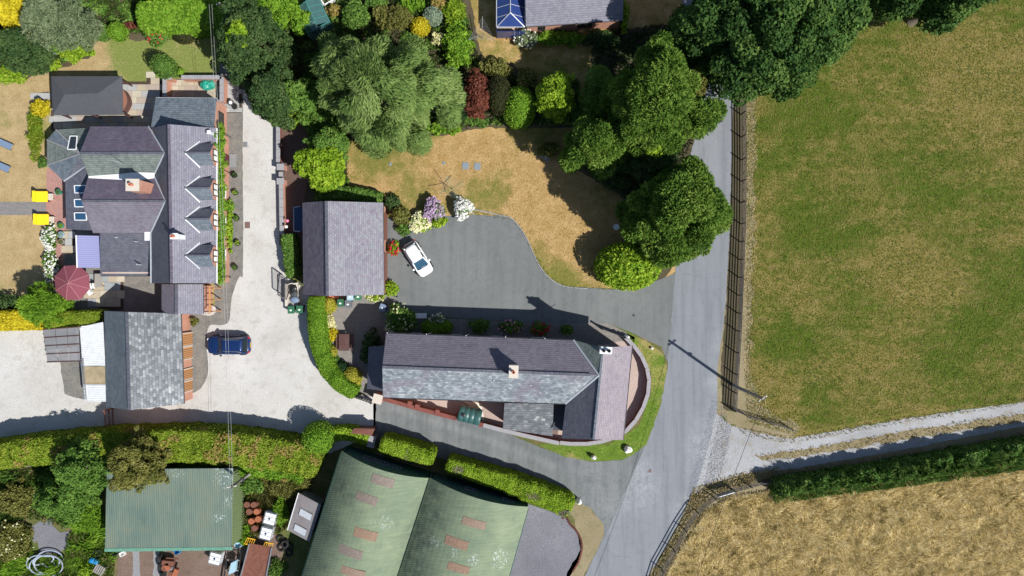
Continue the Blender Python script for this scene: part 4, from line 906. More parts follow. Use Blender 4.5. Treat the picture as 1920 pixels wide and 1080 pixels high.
# east range
zE = 4.7
roof(D_, [(1185, 648, zE), (1168, 825, zE), (1113, 824, 6.5), (1131, 652, 6.5)], 'slate_pink', lift=.01)
roof(D_, [(1075, 638, zE), (1053, 822, zE), (1112, 824, 6.5), (1129, 650, 6.5)], 'slate_dark', eave=[(1075, 638, zE), (1053, 822, zE)])
roof(D_, [(1075, 637, zE + .03), (1124, 704, 6.5), (1129, 652, 6.55)], 'slate_green', lift=.04, eave=[(1075, 637, zE), (1066, 730, zE)])
ridge_tiles(D_, (1129, 664, 6.5), (1113, 824, 6.5), 'slate_blue_grey', .2)
gutter(D_, (1186, 648, zE), (1169, 825, zE))
gable_wall(D_, [(1078, 660, zE), (1055, 822, zE)], [(1129, 656, 6.5), (1113, 824, 6.5)], [(1185, 656, zE), (1168, 825, zE)], 'brick_red', ins=.3, drop=.3)
flashing(D_, [(1075, 637, zE + .05), (1123, 704, zR + .03), (1060, 757, zE + .06)], 'lead', .15, lift=.07)
# south wings
wallbox(D_, [(948, 762), (1050, 764), (1046, 815), (946, 803)], 3.0, 'brick_red')
roof(D_, [(943, 804, 3.1), (1036, 818, 3.1), (1038, 757, 4.35), (946, 756, 4.35)], 'slate_spotted', eave=[(943, 804, 3.1), (1052, 804, 3.1)])
MB().slab([P(1034, 756, 3.3), P(1064, 757, 3.3), P(1060, 808, 3.3), P(1034, 806, 3.3)], .08).build('flat_roof', M['felt'], D_)
chimney(D_, 963, 697, 7.7, 5.8, .7, 1.0, 'pale_stone', 1, R(-2), 'pale_stone'); chimney(D_, 1136, 657, 7.8, 5.2, .95, .5, 'stone_grey', 2, R(-3), 'white_lead', 'black_plastic')
for x, y, z in ((926, 713, 5.9), (995, 722, 5.6)): q = P(x, y, z); MB().tube([q, q + Vector((0, 0, .35))], .06, 8).build('vent_pipe', M['lead'], D_)
q = P(1153, 668, 6.1); MB().tube([q, q + Vector((.1, .1, 1.5))], .025, 5).beam(q + Vector((-.1, -.2, 1.4)), q + Vector((.8, .5, 1.4)), .03, .03).beam(q + Vector((.1, -.3, 1.4)), q + Vector((-.1, .4, 1.4)), .02, .02).build('aerial', M['wire_grey'], D_)
# west porch
wallbox(D_, [(694, 652), (718, 652), (718, 728), (692, 728)], 2.6, 'brick_red')
roof(D_, [(691, 650, 2.7), (688, 729, 2.7), (718, 733, 3.5), (721, 648, 3.5)], 'slate_dark', eave=[(691, 650, 2.7), (688, 729, 2.7)])
for i, x in enumerate((770, 850, 930, 1010)):
    a = P(724, 625, zN).lerp(P(1075, 638, zN), (x - 724) / 351); window(D_, (a.x, a.y - .18, 1.6), 1.1, 1.2, R(88), 'white_paint', 1)
for t in (.2, .5, .8):
    a = P(1185, 650, zE).lerp(P(1168, 825, zE), t); window(D_, (a.x - .18, a.y, 1.6), 1.1, 1.2, R(-5), 'white_paint', 1)
# curved boundary wall
CW = thing('boundary_wall', 'low red brick wall with pale coping curving around the long cottage', 'wall', tuple(P(1190, 720)))
cv = [(1172, 632), (1190, 650), (1203, 668), (1213, 690), (1217, 712), (1215, 738), (1206, 764), (1192, 788), (1174, 808), (1152, 820), (1128, 828), (1100, 832), (1070, 832), (1050, 830)]
pts = [P(x, y, .85) for x, y in cv]; wall_run(CW, pts, .85, .28, 'brick_red', 'coping_grey')
LW = thing('boundary_wall', 'long red brick wall between the cottage and the south lane', 'wall', tuple(P(900, 790)))
wl = [(1048, 831), (990, 818), (940, 806), (906, 797)]; wall_run(LW, gw(wl, 1.1), 1.1, .3, 'brick_red', 'coping_grey')
wl = [(856, 785), (790, 768), (716, 747)]; wall_run(LW, gw(wl, 1.1), 1.1, .3, 'brick_red', 'brick_red')
for x, y in ((902, 797), (858, 783), (820, 773), (782, 763), (768, 757)): q = P(x, y, 1.3); MB().box((q.x, q.y, 0), (.42, .42, 1.25), R(-13)).build('pillar', M['brick_red'], LW)
# oil tank
q = P(881, 778, 0.9); OT = thing('oil_tank', 'dark green ribbed oil tank behind the lane wall', 'oil tank', (q.x, q.y, 0))
ang = R(-13); mb = MB(); ax = Vector((math.cos(ang), math.sin(ang), 0)); sd = Vector((-ax.y, ax.x, 0))
prof = [(-1.12, .5), (-1.1, .74), (-.95, .8), (-.6, .8), (-.57, .76), (-.53, .8), (-.1, .8), (-.07, .76), (-.03, .8), (.4, .8), (.43, .76), (.47, .8), (.95, .8), (1.1, .74), (1.12, .5)]
v = []; n = 16
for xx, r in prof:
    for k in range(n):
        t = 2 * math.pi * k / n; v.append(Vector((q.x, q.y, .95)) + ax * xx + sd * math.cos(t) * r + Vector((0, 0, math.sin(t) * r * .85)))
f = [[i * n + k, i * n + (k + 1) % n, (i + 1) * n + (k + 1) % n, (i + 1) * n + k] for i in range(len(prof) - 1) for k in range(n)] + [list(range(n))[::-1], [(len(prof) - 1) * n + k for k in range(n)]]
MB().add(v, f).build('tank_body', M['tank_green'], OT, smooth=True); cc = Vector((q.x, q.y, 1.62)) - ax * .6; MB().lathe(tuple(cc), [(.2, 0), (.2, .08), (.12, .1)], 12).build('filler_cap', M['black_plastic'], OT)
for s in (-.7, .7): cc = Vector((q.x, q.y, 0)) + ax * s; MB().box(tuple(cc), (.3, 1.4, .35), ang).build('cradle', M['stone_grey'], OT)
q = P(893, 762, .5); MB().prism([P(868, 752), P(902, 756), P(910, 797), P(900, 800), P(893, 770)], .0, .06).build('concrete_pad', M['cream_render'], label='pale concrete pad under the oil tank', kind='structure')

# ---------------------------------------------------------------- E. brick bungalow (top) with conservatory
c = P(1075, 0); E_ = thing('house', 'slate roofed pink brick bungalow at the top edge with a glazed annexe', 'house', (c.x, c.y, 0))
gable_range(E_, [(986, 50, 2.5), (1168, 38, 2.5)], [(984, -70, 5.2), (1170, -78, 5.2)], [(984, -190, 2.5), (1172, -190, 2.5)], 'slate_lavender', 'slate_lavender', 'brick_pink', 'slate_dark', (True, False))
a, b = P(986, 50, 2.5), P(1168, 38, 2.5)
for t, w_ in ((.17, .6), (.62, 1.3)):
    p = a.lerp(b, t); window(E_, (p.x, p.y + .19, 1.3), w_, .9, R(-90) + .065, 'black_metal', 1)
c = P(958, 20); CN = thing('conservatory', 'dark blue glazed conservatory with white bars against the top bungalow', 'conservatory', (c.x, c.y, 0))
cz = 2.3; F0, F1, F2, F3 = P(931, 51, cz), P(984, 51, cz), P(984, -60, cz), P(931, -60, cz); ap = P(957, 24, 3.0); ap2 = P(957, -60, 3.0)
for poly in ([F0, F1, ap], [F1, F2, ap2, ap], [F3, F0, ap, ap2]): MB().slab(poly, .03).build('roof_glass', M['conservatory_glass'], CN)
for a, b in ((F0, ap), (F1, ap), (ap, ap2), (F0, F1), (F1, F2), (F0, F3)): MB().beam(a + Vector((0, 0, .03)), b + Vector((0, 0, .03)), .07, .05).build('frame_bar', M['lead'], CN)
for i in range(6):
    y = F0.y + (i + 1) * .9
    MB().beam((F0.x, y, cz + .03), (ap.x, y + .1, 3.03), .04, .04).build('frame_bar', M['lead'], CN)
    MB().beam((F1.x, y, cz + .03), (ap.x, y + .1, 3.03), .04, .04).build('frame_bar', M['lead'], CN)
mb = MB(); mb.prism([F0 * .99, F1 * .99, F2, F3], -.05, .6); mb.build('base_wall', M['brick_pink'], CN)
for a, b in ((F0, F1), (F0, F3)):
    MB().beam(Vector((a.x * .985, a.y * .985, 1.4)), Vector((b.x * .985, b.y * .985, 1.4)), .04, 1.7).build('side_glass', M['conservatory_glass'], CN)

# ---------------------------------------------------------------- F. corrugated green shed
def corrugated(name, cols, period=.15, axis=0, rot=0.0, splat=None, moss=(.14, .18, .09), amt=.5, rib=.16, bmp=.5, mould=None, z=3.5):
    t = NT(name); v = t.mapped((1, 1, 1), rot); sp = t.n('ShaderNodeSeparateXYZ'); t.L(v, sp.inputs[0])
    ph = t.math('MULTIPLY', sp.outputs[axis], 2 * math.pi / period); w = t.math('SINE', ph)
    big = t.noise(.3, 4, .6); m = t.noise(1.1, 5, .65); st = t.noise(1.0, 4, .6, t.mapped((6, .4, 1) if axis == 0 else (.4, 6, 1), rot))
    n = len(cols) - 1; c = t.ramp(t.math('ADD', t.math('MULTIPLY', big, .5), t.math('MULTIPLY', st, .5)), [(.32 + .36 * i / n, cc) for i, cc in enumerate(cols)])
    c = t.mix(t.ramp(m, [(.5, 0.), (.72, amt)]), c, moss)
    c = t.mix(t.math('MULTIPLY', t.math('ADD', t.math('MULTIPLY', w, .5), .5), rib), c, (.05, .06, .05))
    if splat:
        s = t.ramp(t.noise(4.5, 6, .8), [(.54, 0.), (.585, .6)]); msk = t.blobs(splat, .6, z); c = t.mix(t.math('MULTIPLY', s, msk), c, (.62, .68, .68))
    if mould: c = t.mix(t.math('MULTIPLY', t.blobs(mould, .9, z), t.ramp(t.noise(1.4, 6, .75), [(.36, 0.), (.6, .8)])), c, (.05, .065, .055))
    t.bump(w, bmp, .03); MATS[name] = t.done(c, .75, 0, .25)
corrugated('green_sheet', [(.09, .14, .12), (.115, .165, .14), (.145, .19, .15), (.18, .19, .13)], .2, 0, 0, rib=.09, bmp=.3, splat=[(425, 888, 22), (330, 888, 12), (428, 935, 8), (410, 975, 10)], moss=(.17, .18, .12))
corrugated('green_arch', [(.12, .165, .11), (.15, .195, .128), (.185, .23, .145), (.225, .265, .165)], .18, 1, R(-16), splat=[(722, 976, 10), (700, 972, 8), (820, 1018, 12), (855, 1032, 13), (890, 1046, 13), (930, 1052, 12), (728, 880, 9)], moss=(.11, .14, .11), amt=.5, rib=.05, bmp=.12, z=4.6, mould=[(820, 925, 22), (805, 965, 26), (790, 1010, 28), (775, 1060, 28), (830, 890, 15), (640, 920, 20), (620, 1000, 22), (600, 1060, 20)])
plain('green_wall', (.19, .25, .12), .7, 0, .2, .15, 2); plain('green_fascia', (.12, .27, .2), .6, 0, .3, .4, 3); plain('arch_wall', (.03, .085, .075), .7, 0, .2, .3, 2)
c = P(318, 955); F_ = thing('shed', 'flat green corrugated iron shed in the farmyard', 'shed', (c.x, c.y, 0))
roof(F_, [(200, 880, 3.4), (437, 878, 3.4), (434, 1026, 3.0), (197, 1028, 3.0)], 'green_sheet', .05, eave=[(200, 880, 3.4), (437, 878, 3.4)])
wallbox(F_, [(201, 883), (437, 881), (434, 1024), (198, 1026)], 2.85, 'green_wall')
MB().beam(P(197, 1031, 2.95), P(436, 1028, 2.95), .3, .16).build('fascia', M['green_fascia'], F_)
wallp = [P(437, 880, 2.8), P(434, 1024, 2.8)]; a, b = wallp; mb = MB()
for i in range(30): p = a.lerp(b, (i + .5) / 30); mb.box((p.x + .16, p.y, 0), (.04, .08, 2.75))
mb.build('wall_ribs', M['green_wall'], F_, kind='stuff')

# ---------------------------------------------------------------- G. two curved-roof barns
def arch(root, L, Rr, ze_, rise, n, mat):
    """L,Rr: world lines ((x,y),(x,y)) of the two eaves, north end first"""
    v = []; uv = []; 
    for j in range(n + 1):
        t = j / n; z = ze_ + rise * (1 - (2 * t - 1) ** 2)
        for k in (0, 1):
            p = L[k].lerp(Rr[k], t); v.append(Vector((p.x, p.y, z)))
    N = len(v); v += [p - Vector((0, 0, .06)) for p in v]
    f = []
    for j in range(n):
        a = 2 * j; f.append([a, a + 1, a + 3, a + 2]); f.append([N + a, N + a + 2, N + a + 3, N + a + 1]); f.append([a, a + 2, N + a + 2, N + a]); f.append([a + 1, N + a + 1, N + a + 3, a + 3])
    f.append([0, N, N + 1, 1]); a = 2 * n; f.append([a, a + 1, N + a + 1, N + a])
    MB().add(v, f).build('roof', M[mat], root, smooth=False)
    # gable wall under the arch
    g = []; m = 14
    for j in range(m + 1):
        t = .02 + .96 * j / m; p = L[0].lerp(Rr[0], t); q = L[1].lerp(Rr[1], t); d = (q - p).normalized() * .3; g.append(Vector((p.x + d.x, p.y + d.y, ze_ + rise * (1 - (2 * t - 1) ** 2) - .08)))
    w = g + [Vector((g[-1].x, g[-1].y, -.1)), Vector((g[0].x, g[0].y, -.1))]; d = (L[1] - L[0]).normalized() * .15; w2 = [p + Vector((d.x, d.y, 0)) for p in w]; k = len(w)
    MB().add(w + w2, [list(range(k)), list(range(k, 2 * k))[::-1]] + [[i, i + k, (i + 1) % k + k, (i + 1) % k] for i in range(k)]).build('gable_wall', M['arch_wall'], root)
    for e in (L, Rr):
        a, b = e; o = MB().beam(Vector((a.x, a.y, ze_ / 2)) + (b - a).normalized() * .3, Vector((b.x, b.y, ze_ / 2)), .14, ze_ - .1).build('side_wall', M['arch_wall'], root)
z3 = 3.3
LA = [P(641, 845, z3), P(545, 1150, z3)]; VA = [P(805, 896, z3), P(722, 1150, z3)]; RA = [P(991, 950, z3), P(935, 1150, z3)]
for L, Rr, nm, lst in ((LA, VA, 'western of the two green curved roof barns, with rusty rooflights', [(718, 901), (688, 934), (686, 1001), (657, 1034), (662, 1072)]), (VA, RA, 'eastern of the two green curved roof barns, streaked with white', [(889, 980), (856, 1017), (860, 1064)])):
    c = (L[0] + Rr[1]) / 2; root = thing('curved_roof_barn', nm, 'barn', (c.x, c.y, 0), 'curved roof barns')
    off = Vector((.06, .02, 0)) if L is VA else Vector((0, 0, 0))
    arch(root, [p + off for p in L], [p - (Vector((.06, .02, 0)) if L is LA else Vector((0, 0, 0))) for p in Rr], z3, 2.0, 20, 'green_arch')
    for x, y in lst:
        q = P(x, y, z3 + 1.8); u = ((Rr[0] - L[0]).normalized()); dn = (L[1] - L[0]).normalized()
        def zz(p):
            # height of the arch above p
            s = (p - L[0]).dot(dn); k = s / (L[1] - L[0]).length; a = L[0].lerp(L[1], k); b = Rr[0].lerp(Rr[1], k); ab = (b - a); t = max(0, min(1, (Vector((p.x, p.y, 0)) - Vector((a.x, a.y, 0))).dot(Vector((ab.x, ab.y, 0))) / ab.length_squared)); return z3 + 2.0 * (1 - (2 * t - 1) ** 2)
        v = []; n = 5
        for j in range(n + 1):
            for s in (-1, 1):
                p = Vector((q.x, q.y, z3)) + u * (j / n - .5) * (2.0 + (x * 7 % 5) * .06) + dn * s * (.36 + (y * 3 % 4) * .02); v.append(Vector((p.x, p.y, zz(p) + .035)))
        N = len(v); v += [p - Vector((0, 0, .05)) for p in v]; f = []
        for j in range(n): a = 2 * j; f += [[a, a + 1, a + 3, a + 2], [a, a + 2, N + a + 2, N + a], [a + 1, N + a + 1, N + a + 3, a + 3]]
        f += [[0, N, N + 1, 1], [2 * n, 2 * n + 1, N + 2 * n + 1, N + 2 * n]]
        if 'rooflight_sheet' not in M: plain('rooflight_sheet', (.23, .165, .125), .7, 0, .2, .3, 4)
        plain('rooflight_sheet_rusty', (.235, .155, .11), .7, 0, .2, .45, 5); plain('rooflight_sheet_dull', (.20, .165, .14), .7, 0, .2, .4, 5)
        MB().add(v, f).build('rooflight', M[('rooflight_sheet', 'rooflight_sheet_rusty', 'rooflight_sheet_dull')[(x + y) % 3]], root)
    a, b = L[0], Rr[0]; n_ = (b - a).normalized(); na = math.atan2(n_.x, -n_.y) + math.pi
    for t in ((.3, .45, .6) if L is LA else (.42, .8)):
        p = a.lerp(b, t); dd = (L[1] - L[0]).normalized(); window(root, (p.x + dd.x * .26, p.y + dd.y * .26, 2.3), 1.2, .8, math.atan2(-dd.y, -dd.x), 'bin_grey', 2)
# ---------------------------------------------------------------- H. small grey shed
c = P(572, 970); H_ = thing('shed', 'small grey roofed shed with two rooflights beside the western curved barn', 'shed', (c.x, c.y, 0))
gravelly('shed_roof', [(.16, .145, .15), (.20, .185, .19), (.24, .225, .23), (.30, .28, .27)], ((.15, .12, .10), .6), 5, .3)
roof(H_, [(560, 924, 2.2), (539, 994, 2.2), (580, 1016, 2.5), (602, 947, 2.5)], 'shed_roof', .06); wallbox(H_, [(562, 928), (542, 992), (578, 1012), (598, 950)], 2.1, 'grey_wood')
for x, y in ((567, 954), (557, 983)):
    u = ((602 - 560) / 47., (947 - 924) / 47.); w_ = (-.287, .957)
    q = [(x - u[0] * 3, y - u[1] * 3), (x + u[0] * 22, y + u[1] * 22), (x + u[0] * 22 + w_[0] * 13, y + u[1] * 22 + w_[1] * 13), (x - u[0] * 3 + w_[0] * 13, y - u[1] * 3 + w_[1] * 13)]
    rooflight(H_, [(a, b, 2.25 + (0 if i in (0, 3) else .2)) for i, (a, b) in enumerate(q)], 'galvanised', 'rooflight_grey', .07, .05, 'rooflight')
flashing(H_, [(560, 924, 2.2), (539, 994, 2.2)], 'white_lead', .07)
# ---------------------------------------------------------------- trees
tree('weeping birch with trailing grey green strands, the largest crown beside the dry lawn', 722, 172, 140, 100, 11, 'willow', 'willow', .95, zlow=4.5, gap=.62, seed=1, bark='bark_pale', extra=[(735, 255, 55, 32, 8.5, 3.5), (640, 110, 55, 40, 9, 4)], axis=(.25, .35, 0), limbs=14)
tree('huge dark oak overhanging the top of the lane and pasture', 1450, 40, 150, 120, 14, 'oak', 'oak', .9, zlow=6, gap=.3, seed=2, extra=[(1330, 40, 62, 70, 12, 5), (1560, 30, 60, 75, 11, 4), (1400, 120, 75, 50, 11, 4), (1480, 130, 45, 45, 9, 3)], limbs=14)
tree('oak branch crown reaching over the far corner of the pasture', 1800, -18, 70, 48, 12, 'oak', 'oak', .9, zlow=5, gap=.4, seed=3, extra=[(1775, 30, 40, 28, 9, 5), (1690, -12, 50, 26, 9, 4)])
tree('tall pine west of the lane with a pointed north side', 1222, 190, 85, 95, 13, 'pine', 'pine', .8, zlow=4, gap=.35, seed=4, extra=[(1232, 105, 34, 36, 10, 5), (1310, 225, 42, 42, 9, 4), (1190, 255, 60, 45, 10, 3)], limbs=12)
tree('broad round pine beside the lane behind the domed laurel', 1268, 398, 92, 88, 12.5, 'pine', 'pine', .9, zlow=4.5, gap=.3, seed=5, extra=[(1290, 330, 38, 32, 9, 4), (1325, 400, 42, 45, 9, 4), (1265, 470, 45, 28, 8, 4), (1200, 410, 32, 45, 8, 4)], limbs=12)
tree('rounded pine at the north east corner of the dry lawn', 1112, 275, 58, 55, 9, 'pine', 'pine', 1.0, zlow=3.5, gap=.2, seed=6)
tree('loose yellow green tree between the clipped ball and the pines', 1042, 178, 37, 45, 6, 'lime', 'leafy', .6, zlow=1.5, gap=.3, seed=7)
tree('dark pine behind the yellow green tree', 1135, 180, 44, 52, 7, 'mid', 'pine', .8, zlow=2, gap=.4, seed=8)
tree('golden leaved tree touching the lane beside the pine', 1300, 160, 26, 34, 6, 'olive', 'leafy', .9, zlow=2, seed=9)
tree('dark spreading tree right of the top left garden', 470, 78, 66, 82, 8.5, 'dark', 'leafy', .75, zlow=3, gap=.25, seed=10)
tree('yellow flowering tree inside the dark garden trees', 466, 78, 26, 24, 9.2, 'lime', 'broad', .7, zlow=6.5, gap=.4, seed=11)
tree('dark bushy tree above the head of the gravel drive', 512, 175, 40, 58, 7, 'dark', 'leafy', .8, zlow=2, gap=.25, seed=12)
tree('bright green tree beneath the dark trees by the drive', 566, 182, 34, 38, 5, 'mid', 'broad', .6, zlow=1.5, gap=.35, seed=13)
tree('lime green maple beside the slate garage', 604, 312, 46, 46, 4.8, 'lime', 'broad', 1.0, zlow=2, gap=.2, seed=14)
tree('green leafy tree behind the lime maple', 618, 265, 38, 34, 4.5, 'mid', 'leafy', .7, zlow=1, seed=15)
tree('bright green feathery tree beside the burgundy parasol', 78, 573, 37, 37, 4.5, 'bright', 'wispy', .9, zlow=1.5, seed=16)
tree('pale green willow at the top left garden edge', 108, 40, 66, 48, 7, 'sage', 'wispy', .8, zlow=2.5, gap=.2, seed=17)
tree('golden yellow leaved tree in the top left corner', 22, 18, 38, 38, 6, 'gold', 'broad', .9, zlow=2, seed=18, group=None)
tree('dark grey green tree below the golden one', 35, 95, 48, 42, 5.5, 'dark', 'leafy', .8, zlow=1.5, gap=.3, seed=19)
tree('olive tree leaning over the edge of the green iron shed', 258, 868, 56, 50, 6.5, 'olive', 'leafy', .9, zlow=2.5, gap=.25, seed=20)
tree('bare twigged dark tree in the bottom left scrub', 155, 880, 54, 55, 6, 'mid', 'leafy', .55, zlow=2, gap=.5, seed=21, bark='bark_pale', limbs=16)
tree('dark green bushy tree west of the green iron shed', 118, 935, 52, 44, 5, 'mid', 'leafy', .7, zlow=1, gap=.25, seed=22)
tree('large shady tree behind the top greenhouse', 520, 22, 55, 34, 6, 'bright', 'leafy', .7, zlow=2, seed=23)
tree('dark tree beside the pine above the lane bend', 1215, 305, 62, 40, 6, 'dark', 'leafy', .8, zlow=1.5, gap=.2, seed=24)
tree('slim lime green sapling between the pines', 1212, 285, 22, 16, 8, 'lime', 'leafy', .6, zlow=6, gap=.3, seed=25)
